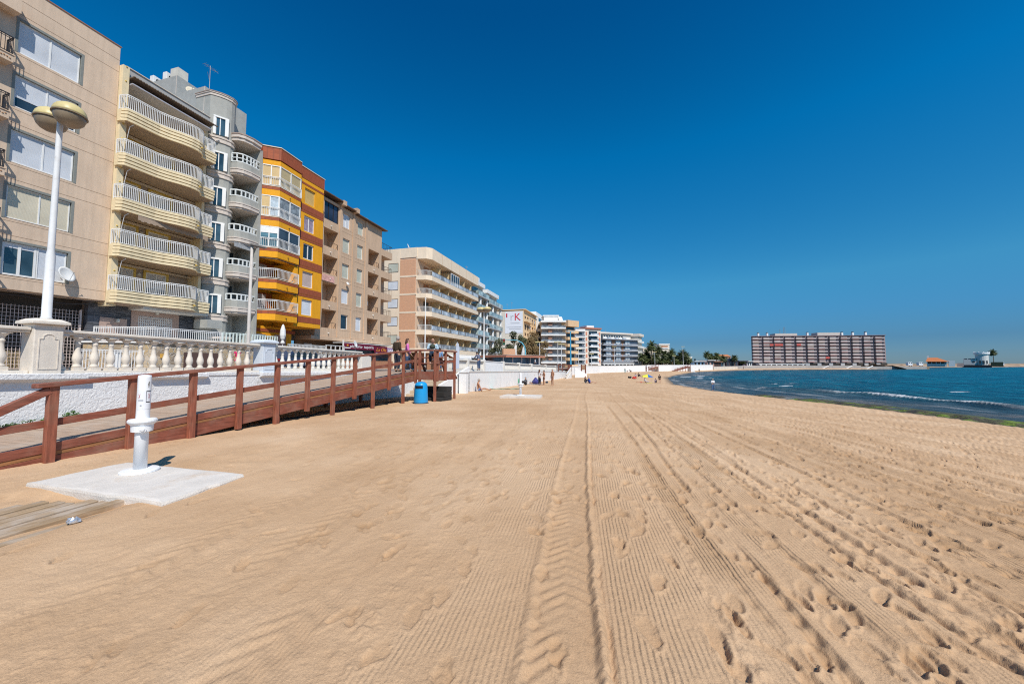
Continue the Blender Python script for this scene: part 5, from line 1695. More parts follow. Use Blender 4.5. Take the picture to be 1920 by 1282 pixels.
for s in (36.48, 38.8): MB().box(s - .26, s + .26, D4 - .62, D4 + 1.0, 18.602, 19.15).build('roof_corbel', TAN, b5)
mb = MB(); mb.box(44.61, 47.2, D4 - .1, D4 + 9, 2.55, 2.965); mb.box(32.4, 44.6, D4 - .12, D4 + 2, 2.60, 2.968); mb.build('first_floor_edge', TAN, b5)
mb = MB(); mb.box(32.3, 47.4, D4 + 1.8, D4 + 2.0, -.5, 2.597); mb.build('ground_floor_wall', mat('brown_ground_wall', (.22, .14, .08), .85, var=.1), b5)
win(b5, 33.4, 34.5, 1.3, 2.2, D4 + 1.75, drop=.45, mull=1); ac_unit(b5, 42.7, D4 + .9, lb[3] + .75)
MB().box(33.7, 35.6, D4 - .10, D4 - .07, lb[2] - .9, lb[2] - .2).build('for_sale_banner', mat('red_white_banner', (.70, .40, .35), .7, var=.35, scale=5), b5)
dish(b5, (37.6, D4 - .3, 9.55), .2, math.radians(-100))

# pizzeria front: fascia signs, low fence, dish
MAROON = mat('maroon_sign', (.16, .012, .035), .5, var=.06)
WTXT = mat('white_lettering', (.8, .8, .8), .5, var=.01)
OTXT = mat('orange_lettering', (.72, .30, .04), .5, var=.01)


def lettering(body, root, S, D, z, h, m, shear=0.0, width=None, name='lettering', rot=None):
    cu = bpy.data.curves.new(name, 'FONT'); cu.body = body; cu.size = h; cu.extrude = .008; cu.shear = shear
    o = bpy.data.objects.new(name, cu); COL.objects.link(o)
    dg = bpy.context.evaluated_depsgraph_get(); dg.update()
    me = bpy.data.meshes.new_from_object(o.evaluated_get(dg))
    bpy.data.objects.remove(o); bpy.data.curves.remove(cu)
    xs = [v.co.x for v in me.vertices]
    k = (width / (max(xs) - min(xs))) if width else 1.0
    off = OFF.get(root.name, (0, 0, 0))
    for v in me.vertices:
        x, y, zz = v.co
        v.co = ((x - min(xs)) * k + S - off[0], -zz + D - off[1], y + z - off[2])
    me.materials.clear(); me.materials.append(m)
    o = bpy.data.objects.new(name, me); COL.objects.link(o); o.parent = root
    OFF[o.name] = off
    return o


DG = 29.3
sg = thing('shop_sign', 'long maroon fascia sign reading pizzeria taperia', 'sign', 36.0, DG, 1.4)
s_a, z_a = atD(645, 640, DG); s_b, z_b = atD(702, 651, DG)
MB().box(s_a, s_b, DG, DG + .12, 1.62, 2.32).build('panel', MAROON, sg)
MB().box(s_a - .07, s_a - .005, DG - .02, DG + .14, .9, 2.62).build('side_edge', WHITE, sg)
lettering('pizzeria- taperia', sg, s_a + (s_b - s_a) * .19, DG - .004, 1.83, .48, WTXT, width=(s_b - s_a) * .78)
mb = MB(); cx_ = s_a + .55; mb.lathe([(.0, 0), (.15, .02), (.18, .10), (.10, .16), (.02, .18)], (cx_, DG - .06, 1.98), 10, sy=.3); mb.build('chef_hat_emblem', OTXT, sg)
MB().box(s_a + .2, s_a + 1.0, DG - .01, DG - .002, 1.72, 1.84).build('emblem_strip', WTXT, sg)
sg2 = thing('shop_sign', 'maroon fascia sign with orange script reading La Ola', 'sign', 42, DG, 1.2)
s_c, z_c = atD(703, 650, DG); s_d, _ = atD(726, 656, DG)
MB().box(s_c + .05, s_d, DG, DG + .12, 1.36, 2.20).build('panel', MAROON, sg2)
lettering('La Ola', sg2, s_c + .3, DG - .004, 1.55, .62, OTXT, shear=.35, width=(s_d - s_c) * .8)
MB().box(s_c + .2, s_c + 1.6, DG - .01, DG - .002, 1.18, 1.34).build('lower_strip', mat('grey_white_strip', (.55, .58, .62), .5), sg2)
sg3 = thing('shop_sign', 'short lilac and maroon sign beside the La Ola sign', 'sign', 45, DG, 1.2)
s_e, _ = atD(738, 658, DG)
MB().box(s_d + .05, s_e, DG, DG + .12, 1.30, 2.10).build('panel', mat('lilac_sign', (.40, .28, .42), .5), sg3)
mb = MB()
for i in range(9): mb.box(s_d + .3 + i * .22, s_d + .44 + i * .22, DG - .012, DG - .002, 1.52 + (i % 3) * .05, 1.86 - (i % 2) * .1)
mb.build('pale_marks', WTXT, sg3)
pf = thing('pizzeria', 'pizzeria terrace front with dark glazing under the maroon signs', 'restaurant', 36, DG + .4, -.5)
mb = MB(); mb.box(s_a + .02, s_e, DG + .3, DG + .4, .3, 1.6); mb.build('glazing', GLASS, pf)
mb = MB(); mb.box(s_a + .02, s_e, DG + .1, DG + .5, -.7, .295); mb.build('low_wall', mat('brick_low_wall', (.42, .2, .11), .8, var=.15, scale=4), pf)
MB().box(s_a + .02, s_e, DG + .0, DG + 1.5, 2.33, 2.40).build('canopy', WHITE, pf)
fz = thing('railing_fence', 'pale metal railing fence running to the pizzeria sign', 'fence', 28, 28.2, .2)
f0, _ = atD(540, 640, 28.2); f1, _ = atD(645, 655, 28.2)
railing(fz, [(f0, 28.2), (f0 + (f1 - f0) * .62, 28.2)], .5, 1.25, mat('pale_grey_railing', (.58, .58, .56), .5), sp=.16, bw=.05)
mb = MB()
for i in range(5):
    s = f0 + (f1 - f0) * (.64 + i * .09); mb.box(s - .04, s + .04, 28.15, 28.25, -.5, 1.85)
mb.box(f0 + (f1 - f0) * .63, f1, 28.17, 28.23, 1.80, 1.88); mb.build('post_and_rail', MATS['pale_grey_railing'], fz)
MB().box(f0, f1, 28.3, 28.5, -.6, .48).build('low_wall', RUB, fz)
dd = thing('satellite_dish', 'white satellite dish on the fence near the pizzeria sign', 'satellite dish', f0, 28.0, .5)
s_, z_ = atD(667, 645, 28.0); dish(dd, (s_, 28.0, z_), .40, math.radians(-75), name='bowl', tilt=.3)
MB().tube([(s_ + .05, 28.1, z_ - 1.6), (s_ + .05, 28.1, z_)], .03, 6).build('mast', GREYM, dd)
# ================================================================== BUILDINGS FURTHER ALONG
# ---------------------------------------------------------------- 6: cream and brick block with long balconies
CREAM = mat('cream_render', (0.80, 0.66, 0.50), .85, var=.05, scale=.8, streak=.08)
BRICK = brick_mat('orange_brick', (0.64, 0.31, 0.16), (0.60, 0.42, 0.30), .26, .09, .014, .85, .10)
BRN = mat('brown_recess', (0.40, 0.20, 0.11), .85, var=.15, scale=1)
GPAN = glass_mat('pale_glass_panel', (.42, .47, .52), .15, .5)
b6 = thing('apartment_building', 'cream block with orange brick end wall and long rounded balconies', 'building', 58.45, 33.2, -.6)
X0, X1, DF = 58.45, 83.2, 33.2
mb = MB(); mb.box(X0, X1, DF, 45, 1.9, 20.3); mb.build('wall', mat('balcony_back_wall', (.66, .48, .34), .85, var=.1), b6)
mb = MB(); mb.box(X0 - .12, X1, 36.6, 45, -1.0, 20.5); mb.box(X0 - .10, X1, DF + .01, 36.6, 18.75, 20.5); mb.build('end_wall', CREAM, b6)
FZ = [15.35 - 3.22 * k for k in range(5)]
for k in range(5):
    z = 15.55 - 3.22 * k
    MB().box(X0 - .08, X0 - .001, DF + .3, 36.55, z, z + 2.9).build('brick_panel', BRICK, b6)
    # blinds on the end wall: face -S
    mb = MB(); mb.box(X0 - .17, X0 - .121, 36.9, 38.9, z + .75, z + 2.35); f = mb.build('window', mat('dark_reveal', (.12, .09, .07), .8), b6); OFF[f.name] = OFF[b6.name]
    MB().box(X0 - .19, X0 - .171, 36.95, 38.85, z + .78, z + 2.22).build('blind', (BLINDG, BLIND, BLIND, BLIND, BLINDG)[k], f)
    MB().box(X0 - .11, X0 + .02, DF + .1, 36.58, z - .30, z - .005).build('floor_band', CREAM, b6)
for k in range(6):
    z = 18.55 - 3.22 * k
    # balcony slab with solid apron, corner chamfered towards the camera
    pl = [(X0 - .05, DF + .2), (X0 + .25, DF - 1.6), (X0 + 1.2, DF - 2.3), (X1, DF - 2.3), (X1, DF + .2)]
    if k == 0:
        mb = MB(); mb.prism([(x, y) for x, y in pl], z - .1, z + 1.95); mb.build('roof_parapet', CREAM, b6)
        mb = MB()
        for i in range(1, 6): mb.box(X0 + 1.2 + i * 4.0, X0 + 1.26 + i * 4.0, DF - 2.32, DF - 2.301, z - .1, z + 1.95)
        mb.build('parapet_joints', mat('cream_joint', (.45, .35, .25), .9), b6)
        continue
    mb = MB(); mb.prism(pl, z - .62, z + .18); bl = mb.build('balcony', CREAM, b6); OFF[bl.name] = OFF[b6.name]
    for i in range(6):
        s0 = X0 + 1.3 + i * 3.95
        mb = MB(); mb.box(s0 + .1, s0 + 3.75, DF - 2.25, DF - 2.22, z + .25, z + 1.0); p_ = mb.build('railing_panel', GPAN, bl)
        OFF[p_.name] = OFF[b6.name]
        mb = MB(); mb.box(s0, s0 + 3.9, DF - 2.28, DF - 2.2, z + 1.001, z + 1.07)
        for q in range(7): mb.box(s0 + q * .62, s0 + q * .62 + .04, DF - 2.27, DF - 2.255, z + .18, z + 1.0)
        mb.build('frame', GREYM, p_)
        MB().box(s0 + 1.0, s0 + 3.0, DF - .03, DF - .004, z + .2, z + 2.35).build('balcony_door', BRN if (i + k) % 3 else GLASS, bl)
        if i: MB().box(s0 - .12, s0 - .02, DF - 1.9, DF - .001, z + .18, z + 2.58).build('partition', mat('yellow_partition', (.55, .43, .25), .85), bl)
    railing(bl, [(X0 + .1, DF - .1), (X0 + .3, DF - 1.55), (X0 + 1.25, DF - 2.24)], z + .18, .9, MATS['pale_grey_railing'], sp=.22, bw=.05)
for i in range(6):
    mb = MB(); mb.box(X0 + 1.0 + i * 4.6, X0 + 1.5 + i * 4.6, DF - 2.1, DF - 1.6, -1.2, 1.82); mb.build('column', BRN, b6)
mb = MB(); mb.box(X0, X1, DF - .6, DF - .3, -1.2, 1.8); mb.build('ground_floor_front', BRN, b6)
mb = MB(); mb.prism_h([(DF - 3.6, 1.0), (DF - 3.6, 1.05), (DF - 2.2, 1.85), (DF - 2.2, 1.78)], 'x', X0 + 8, X0 + 23); mb.build('shop_awning', mat('pale_awning', (.6, .58, .55), .9), b6)
# glazed-in balcony
mb = MB(); z = 15.33
for i in range(5): mb.box(X0 + 9.2 + i * 1.0, X0 + 9.3 + i * 1.0, DF - 2.3, DF - 2.2, z + .2, z + 2.55)
mb.box(X0 + 9.2, X0 + 13.3, DF - 2.3, DF - 2.2, z + 2.45, z + 2.58); gz = mb.build('glazed_balcony', WHITE, b6)
MB().box(X0 + 9.3, X0 + 13.2, DF - 2.27, DF - 2.24, z + 1.08, z + 2.44).build('pane', GLASS, gz)
for (s, d) in ((X0 + .8, 35.5), (X0 + 7.5, 33.5)): dish(b6, (s, d, 21.15), .42, math.radians(-75), tilt=.35)
for s in (70, 74, 80): antenna(b6, s, 36, 20.4, 2.2)
mb = MB(); mb.box(77, 82.5, 34.5, 40, 20.5, 22.2); mb.build('roof_hut', WHITE, b6)

# ---------------------------------------------------------------- 7: modern white block with glass balconies
TEAL = glass_mat('teal_balustrade_glass', (.34, .43, .43), .10, .5)
OFFW = mat('off_white_render', (.66, .60, .50), .8, var=.05)
b7 = thing('apartment_building', 'stepped modern white block with blue green glass balconies', 'building', 84.0, 31.5, -.8)
for (a, b_, dd_, zt) in ((83.4, 91.5, 31.2, 19.4), (91.6, 103.0, 31.0, 18.6)):
    MB().box(a, b_, dd_ + 1.6, 44, -1.5, zt).build('wall', OFFW, b7)
    n_ = 6
    for k in range(n_):
        z = zt - 2.9 - 3.2 * k
        if z < -1: break
        mb = MB(); mb.box(a, b_, dd_ - .3, dd_ + 1.59, z - .28, z); bl = mb.build('balcony', mat('grey_slab', (.42, .42, .42), .7), b7); OFF[bl.name] = OFF[b7.name]
        MB().box(a + .05, b_ - .05, dd_ - .27, dd_ - .24, z + .02, z + 1.05).build('glass_panel', TEAL, bl)
        MB().box(a + .05, a + .08, dd_ - .23, dd_ + 1.5, z + .02, z + 1.05).build('glass_panel', TEAL, bl)
        MB().box(a + .6, a + (b_ - a) * .55, dd_ + 1.55, dd_ + 1.594, z + .02, z + 2.3).build('glass_door', GLASS, bl)
    mb = MB()
    for s in (a + (b_ - a) * .33, b_ - .5): mb.lathe([(.32, -1.5), (.32, zt - 3.2)], (s, dd_ + .3, 0), 10)
    mb.build('columns', WHITE, b7)
    MB().box(a + 1.2, b_, dd_ + .9, 40, zt + .003, zt + 1.0).build('roof_parapet', WHITE, b7)
mb = MB(); mb.box(86.5, 91, 33.5, 38, 19.45, 22.2); mb.build('roof_hut', WHITE, b7)
antenna(b7, 88, 36, 22.2, 2.6); antenna(b7, 97, 36, 19.6, 2.2)

# ---------------------------------------------------------------- 8: block with the banner wall
b8 = thing('apartment_building', 'yellow block with a white advert banner high on its end wall', 'building', 134.5, 32, -1)
YEL2 = mat('apricot_render', (.78, .55, .32), .85, var=.05, scale=.6)
MB().box(134.5, 157.5, 32.2, 44.5, -2.5, 19.6).build('wall', OFFW, b8)
hs = []
for k in range(6):
    z = 15.8 - 3.2 * k
    for i in range(5): hs.append((136 + i * 4.3, 138.6 + i * 4.3, z, z + 2.1, .12, True))
mb = MB(); mb.facade(134.5, 157.5, -2.5, 19.9, 32.0, hs, back=.19); mb.build('street_front', YEL2, b8)
for h in hs:
    win(b8, h[0] + .02, h[1] - .02, h[2] + .02, h[3] - .02, 32.09, drop=.0 if (int(h[0]) + int(h[2])) % 3 else .6, mull=1, fw=.12, frame=mat('brown_frame', (.22, .12, .06), .6))
for k in range(6):
    z = 15.8 - 3.2 * k
    mb = MB(); mb.box(134.6, 145, 30.9, 31.99, z - .25, z + .75) if k % 2 == 0 else mb.box(146, 157.4, 30.9, 31.99, z - .25, z + .75)
    mb.build('balcony', YEL2, b8)
MB().box(134.3, 157.6, 31.2, 44.6, 19.91, 20.2).build('roof_edge', YEL2, b8)
# banner: white sheet with two tall letters and small lines, facing the camera
MB().box(134.42, 134.48, 32.4, 39.2, 11.2, 19.3).build('advert_banner', mat('banner_white', (.72, .74, .78), .7, var=.03), b8)


def letters_S(body, root, S, D, z, h, m, width):
    """lettering on an end wall: reads along -D, faces -S"""
    cu = bpy.data.curves.new('lettering', 'FONT'); cu.body = body; cu.size = h; cu.extrude = .02
    o = bpy.data.objects.new('lettering', cu); COL.objects.link(o)
    dg = bpy.context.evaluated_depsgraph_get(); dg.update()
    me = bpy.data.meshes.new_from_object(o.evaluated_get(dg))
    bpy.data.objects.remove(o); bpy.data.curves.remove(cu)
    xs = [v.co.x for v in me.vertices]; k = width / (max(xs) - min(xs)); off = OFF[root.name]
    for v in me.vertices:
        x, y, zz = v.co
        v.co = (S - zz - off[0], D - (x - min(xs)) * k - off[1], z + y - off[2])
    me.materials.clear(); me.materials.append(m)
    o = bpy.data.objects.new('lettering', me); COL.objects.link(o); o.parent = root; OFF[o.name] = off
    return o


letters_S('r', b8, 134.40, 37.0, 16.0, 4.3, mat('grey_letter', (.45, .47, .50), .6), 1.2)
letters_S('K', b8, 134.40, 35.4, 16.0, 3.9, mat('red_letter', (.55, .03, .05), .6), 2.3)
MB().box(134.39, 134.41, 38.3, 38.8, 17.2, 18.7).build('banner_mark', MATS['red_letter'], b8)
for i, (a, b_) in enumerate(((33.6, 37.0), (32.9, 38.6), (32.9, 37.6))):
    z = (14.9, 13.4, 12.7)[i]; MB().box(134.39, 134.41, a, b_, z, z + .22).build('banner_line', MATS['grey_letter'], b8)
for s, d in ((136, 37), (140, 40)): antenna(b8, s, d, 20.2, 3.0)
b8b = thing('apartment_building', 'white block with stacked balconies right behind the apricot one', 'building', 158.2, 30.5, -1)
MB().box(158.2, 186, 31.2, 44, -2.5, 20.4).build('wall', WHITE, b8b)
for k in range(7):
    z = 17.2 - 3.1 * k
    mb = MB(); mb.box(158.2, 185.5, 29.4, 31.19, z - .3, z + .8); bl = mb.build('balcony', WHITE, b8b); OFF[bl.name] = OFF[b8b.name]
    MB().box(159, 185, 31.1, 31.195, z + .82, z + 2.5).build('glazing', GLASS, bl)
MB().box(162, 180, 33, 41, 20.41, 23.0).build('roof_storey', WHITE, b8b)


# ---------------------------------------------------------------- blocks that face the bay: built in their own frames
def block(name_label, px0, Y0, px1, Y1, depth, cat='building', kind='apartment_building'):
    """thing whose local x runs along the front from (px0, Y0) to (px1, Y1), local y goes back"""
    a = atY(px0, 681, Y0); b = atY(px1, 681, Y1)
    rz = math.atan2(b.y - a.y, b.x - a.x)
    t = wthing(kind, name_label, cat, (a.x, a.y, 0), rz)
    return t, math.hypot(b.x - a.x, b.y - a.y)


def zpx(py, Y): return (681 - py) / 700 * Y * 1.0


# 9: white block with dark glass and pink columns
t, Lf = block('white block with dark glazed floors and long pale balcony bands', 1016, 150, 1059, 150, 12)
MB().box(0, Lf, 0, 14, -3, 16.4).build('wall', mat('charcoal_glazing_wall', (.33, .31, .31), .5), t)
for k in range(6):
    z = 14.0 - 2.75 * k
    mb = MB(); mb.box(-.4, Lf + .3, -1.8, -.003, z - .25, z + .30); bl = mb.build('balcony', WHITE, t); OFF[bl.name] = (0, 0, 0)
    MB().box(-.3, Lf + .2, -1.75, -1.70, z + .302, z + .95).build('glass_panel', glass_mat('faint_glass', (.22, .25, .28), .1), bl)
    MB().box(2.6, 4.1, -1.2, -.004, z + .31, z + 2.48).build('brick_pier', mat('brown_brick_pier', (.30, .17, .12), .85), bl)
    for q in range(4): MB().box(5 + q * 1.3, 5.1 + q * 1.3, -.1, -.004, z + .31, z + 2.48).build('mullion', GREYM, bl)
mb = MB(); mb.box(-.5, Lf + .4, -1.9, 14, 16.403, 17.1); mb.build('roof_slab', WHITE, t)
mb = MB(); mb.box(1.0, Lf - 2.5, 1.5, 9, 17.103, 19.2); mb.build('penthouse', WHITE, t)
mb = MB(); mb.box(.6, Lf - 2.0, 1.2, 9.5, 19.203, 19.6); mb.build('penthouse_roof', WHITE, t)
mb = MB(); mb.prism_h([(2, 17.11), (8, 17.11), (8, 19.3), (6.5, 19.6), (4.5, 18.9)], 'x', Lf - 1.9, Lf - .3); mb.build('stair_dome', WHITE, t)
t, Lf = block('narrow orange balconied block beside the dark glazed one', 1060, 149, 1078, 153, 10)
MB().box(0, Lf, 0, 10, -3, 14.7).build('wall', mat('tan_far_wall', (.55, .44, .33), .85), t)
for k in range(6):
    z = 12.2 - 2.75 * k
    mb = MB(); mb.box(-.1, Lf + .4, -1.7, -.003, z - .1, z + 1.0); bl = mb.build('balcony', mat('orange_balcony', (.76, .52, .30), .85, var=.06), t); OFF[bl.name] = (0, 0, 0)
    MB().box(.8, Lf - .6, -.08, -.004, z + 1.05, z + 2.55).build('glazing', GLASS, bl)
MB().box(-.3, Lf + .5, -1.9, 10.2, 14.703, 17.2).build('tiled_parapet', mat('tan_tile', (.66, .45, .27), .85, var=.12), t)

# 10: pale grey, then white and pink block, then the grey glazed block
t, Lf = block('slim pale grey block with railings at its balconies', 1079, 186, 1097, 186, 12)
MB().box(0, Lf, 0, 12, -3, 15.8).build('wall', mat('pale_grey_wall', (.52, .53, .55), .8), t)
for k in range(6):
    z = 13.0 - 2.78 * k
    mb = MB(); mb.box(0, Lf, -1.5, -.003, z - .3, z + .25); bl = mb.build('balcony', WHITE, t); OFF[bl.name] = (0, 0, 0)
    MB().box(.1, Lf - .1, -1.45, -1.42, z + .252, z + 1.0).build('railing', GREYM, bl)
    MB().box(.9, Lf - 1.4, -.08, -.004, z + .3, z + 2.3).build('glazing', GLASS, bl)
MB().box(-.1, Lf, -1.4, 12, 15.803, 17.0).build('roof_parapet', WHITE, t)
t, Lf = block('white block with salmon flank panels and rounded balconies', 1097.5, 186, 1127, 190, 12)
MB().box(0, Lf, 0, 12, -3, 17.2).build('wall', mat('peach_white_wall', (.70, .62, .53), .8, var=.04), t)
for k in range(6):
    z = 13.9 - 2.8 * k
    mb = MB(); mb.prism([(1.9, -.003), (1.9, -1.3), (2.6, -1.8), (Lf - 2.6, -1.8), (Lf - 1.9, -1.3), (Lf - 1.9, -.003)], z - .3, z + .35); bl = mb.build('balcony', WHITE, t); OFF[bl.name] = (0, 0, 0)
    MB().box(2.4, Lf - 2.4, -1.75, -1.70, z + .352, z + 1.05).build('glass_panel', MATS['faint_glass'] if k % 2 else GPAN, bl)
    MB().box(2.2, Lf - 2.2, -.06, -.004, z + .4, z + 2.35).build('glazing', GLASS, bl)
    for x in (.4, Lf - 1.3): MB().box(x, x + .9, -.05, -.004, z + .1, z + 1.8).build('salmon_panel', mat('salmon_panel', (.55, .22, .14), .8), t)
MB().box(-.2, Lf + .2, -.6, 12.2, 17.203, 17.9).build('roof_edge', mat('brick_red_edge', (.40, .15, .09), .85), t)
MB().box(2.5, 7, 2, 8, 17.91, 19.2).build('roof_hut', WHITE, t)
t, Lf = block('long grey glazed block with white blinds and a planted roof terrace', 1127.5, 191, 1196, 204, 14)
MB().box(0, Lf, 0, 14, -3, 12.4).build('wall', mat('blue_grey_panel', (.28, .30, .34), .6, var=.1), t)
MB().box(0, Lf - 2, 3, 14, 12.41, 15.6).build('penthouse', mat('peach_white_wall', (.70, .62, .53), .8), t)
for i in range(10): MB().box(1.0 + i * 1.8, 2.2 + i * 1.8, 2.93, 2.997, 12.9, 14.7).build('penthouse_window', GLASS, t)
MB().box(-.1, Lf - 1.2, 2.0, 14, 15.603, 16.4).build('penthouse_roof', mat('peach_white_wall', (.70, .62, .53), .8), t)
for k in range(4):
    z = 9.5 - 2.85 * k
    mb = MB(); mb.box(0, Lf + .5, -1.4, -.003, z - .25, z + .05); bl = mb.build('balcony', mat('slab_grey', (.42, .43, .46), .7), t); OFF[bl.name] = (0, 0, 0)
    for i in range(3):
        x = .5 + i * 6.8
        if x + 6 > Lf + 1: break
        MB().box(x, x + 2.4, -.05, -.004, z + .06, z + 2.4).build('recess', BRN if i else MATS['dark_recess'], bl)
        for q in range(2): MB().box(x + 2.8 + q * 1.65, x + 4.3 + q * 1.65, -.30, -.22, z + .9, z + 2.35).build('white_blind', WHITE, bl)
        MB().box(x, x + 6.2, -1.38, -1.34, z + .052, z + .85).build('glass_panel', glass_mat('grey_glass_panel', (.24, .27, .31), .15), bl)
MB().box(-.2, Lf + .6, -1.6, 3, 12.405, 12.75).build('terrace_edge', mat('slab_grey', (.42, .43, .46), .7), t)
for i in range(7): MB().box(.6 + i * 2.7, 2.9 + i * 2.7, -1.2, -1.12, 12.755, 13.6).build('terrace_screen', GPAN if i % 2 else WHITE, t)
MB().box(-.5, Lf + .6, -2.0, -.01, -.4, .1).build('shop_canopy', WHITE, t)
MB().box(-.5, Lf + .6, -.6, -.004, -3, -.41).build('shop_glazing', GLASS, t)
for i in range(9): MB().box(.0 + i * 2.6, .25 + i * 2.6, -2.0, -1.8, -3, -.41).build('shop_column', WHITE, t)
mb = MB()
for i in range(3): mb.tube([(3 + i * 6, 6, 16.4), (3 + i * 6, 6, 18.4)], .06, 5)
mb.build('roof_mast', GREYM, t)
t, Lf = block('white block end with rounded balconies next to the palms', 1197, 205, 1204, 212, 12)
MB().box(0, Lf, 0, 12, -3, 14.9).build('wall', OFFW, t)
for k in range(5):
    z = 11.5 - 2.85 * k
    mb = MB(); mb.prism([(-.5, -.003), (-.3, -1.2), (Lf + .4, -1.2), (Lf + 1.1, -.4), (Lf + 1.1, 3)], z - .2, z + .8); mb.build('balcony', WHITE, t)
MB().box(-.5, Lf + 1, -1, 12, 14.903, 16.3).build('roof_parapet', mat('peach_white_wall', (.70, .62, .53), .8), t)

# buildings behind the palm grove
for lab, a, b_, Y, zt, m_ in (('cream flat roofed house rising above the palms', 1237, 1256, 262, 13.2, OFFW), ('low beige flat roofed block left of it behind the palms', 1206, 1236, 268, 11.0, mat('beige_far', (.55, .47, .36), .85)),
                              ('small cream house at the right end of the palm grove', 1291, 1297.5, 232, 3.6, mat('cream_far', (.68, .60, .45), .85))):
    t, Lf = block(lab, a, Y, b_, Y, 10, kind='house')
    MB().box(0, Lf, 0, 10, -3, zt).build('wall', m_, t)
    MB().box(-.2, Lf + .2, -.2, 10.2, zt + .003, zt + .5).build('roof', WHITE, t)
    if zt > 12:
        MB().box(1.2, Lf - 1.2, -.06, -.003, zt - 2.8, zt - .9).build('loggia', BRN, t); MB().box(1.0, Lf - 1.0, -.5, -.07, zt - 2.9, zt - 2.1).build('balcony', WHITE, t)
    else:
        for q in range(2): MB().box(1 + q * 2.4, 2.2 + q * 2.4, -.05, -.003, zt - 2.4, zt - .8).build('window', GLASS, t)
# low cafes and villas between palms and the striped slab
lows = [('pale blue beach kiosk with a white roof', 1301, 1321, 226, -1.0, 1.0, (.45, .62, .75), WHITE), ('pink villa with flat white roof behind the bay wall', 1326, 1339, 234, -1.0, 1.7, (.55, .34, .28), WHITE),
        ('dark timber beach bar with a deep shade roof', 1338, 1352, 236, -1.2, .9, (.10, .05, .04), BRN), ('white arched villa with dark doorways', 1343, 1358, 246, -.8, 1.7, (.72, .70, .68), WHITE),
        ('rose villa with terracotta gable', 1352, 1370, 262, -.5, 4.6, (.62, .38, .24), mat('terracotta_roof', (.42, .17, .08), .85, var=.15, scale=3)),
        ('long dark green roofed beach restaurant', 1362, 1384, 250, -.8, 1.6, (.07, .05, .06), DARK), ('long low purple grey pavilion', 1384, 1401, 258, -1.0, 1.5, (.16, .12, .17), mat('slate_roof', (.10, .10, .13), .7)),
        ('little white shed next to the striped slab', 1401, 1410, 262, -1.0, 1.2, (.7, .68, .66), WHITE)]
for i, (lab, a, b_, Y, zb_, zt, c_, rm) in enumerate(lows):
    t, Lf = block(lab, a, Y, b_, Y + 2, 6, kind='beach_house')
    MB().box(0, Lf, 0, 6, -3.5, zt).build('wall', mat('villa_wall_%s' % 'abcdefgh'[i], c_, .8, var=.08), t)
    if i == 4 or i == 5:
        MB().prism_h([(-.6, zt), (6.6, zt), (3, zt + 1.7)], 'x', -.4, Lf + .4).build('roof', rm, t)
    else:
        MB().box(-.5, Lf + .5, -1.2, 6.3, zt + .003, zt + .35).build('roof', rm, t)
    n_ = max(2, int(Lf / 2))
    for q in range(n_): MB().box(.4 + q * Lf / n_, .4 + q * Lf / n_ + Lf / n_ * .55, -.05, -.003, zb_ - .4, zt - .5).build('window', GLASS if i % 2 else MATS['dark_recess'], t)

# ---------------------------------------------------------------- the big striped slab across the bay
SL0, SL1 = atY(1410, 681, 284), atY(1661, 681, 273)
rz = math.atan2(SL1.y - SL0.y, SL1.x - SL0.x)
hot = wthing('apartment_slab', 'huge long apartment slab with pink striped balconies across the bay', 'building', (SL0.x, SL0.y, 0), rz)
LL = math.hypot(SL1.x - SL0.x, SL1.y - SL0.y)
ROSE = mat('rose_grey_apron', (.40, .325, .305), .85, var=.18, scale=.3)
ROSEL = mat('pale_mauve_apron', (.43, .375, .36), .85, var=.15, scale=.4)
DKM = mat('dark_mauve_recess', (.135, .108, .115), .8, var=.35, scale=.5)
PINKE = mat('pink_floor_edge', (.38, .19, .17), .8, var=.2)
REDA = mat('red_awning', (.55, .11, .09), .8, var=.1)
_r = Matrix.Rotation(-rz, 3, 'Z') @ Vector((SL0.x, SL0.y, 0)).normalized()
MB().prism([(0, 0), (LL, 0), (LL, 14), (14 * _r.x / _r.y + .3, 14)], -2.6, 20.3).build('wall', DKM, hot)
NM = 12; mw = LL / NM
for i in range(NM):
    x0 = i * mw
    MB().box(x0 + .15, x0 + mw * .90, -1.2, -.003, .4, .75).build('slab_foot', ROSE, hot)
    bay = MB().box(x0 + mw * .93, x0 + mw * 1.0, -.5, -.004, .4, 20.2).build('party_wall', mat('mauve_party_wall', (.33, .26, .26), .8), hot)
    for k in range(8):
        z = .9 + k * 2.42
        bl = MB().box(x0 + .15, x0 + mw * .56, -2.0, -.006, z, z + 1.60).build('balcony', ROSEL if (i + k) % 3 else ROSE, hot) if i * 8 + k < 100 else None
        if bl is None: continue
        OFF[bl.name] = (0, 0, 0)
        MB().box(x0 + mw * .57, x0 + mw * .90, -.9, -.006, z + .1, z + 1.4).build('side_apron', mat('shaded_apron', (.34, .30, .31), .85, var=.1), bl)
        MB().box(x0 + .1, x0 + mw * .57, -2.08, -2.003, z + (0 if (i * 7 + k * 3) % 5 else -.2), z + .26).build('floor_edge', PINKE if (i + 2 * k) % 3 else mat('cream_floor_edge', (.52, .42, .36), .8), bl)
rest = MB()
for i in range(NM):
    for k in range(8):
        if i * 8 + k >= 100: rest.box(i * mw + .15, i * mw + mw * .56, -2, -.006, .9 + k * 2.42, 2.5 + k * 2.42)
if rest.v: tag(rest.build('balconies', ROSEL, hot), kind='stuff')
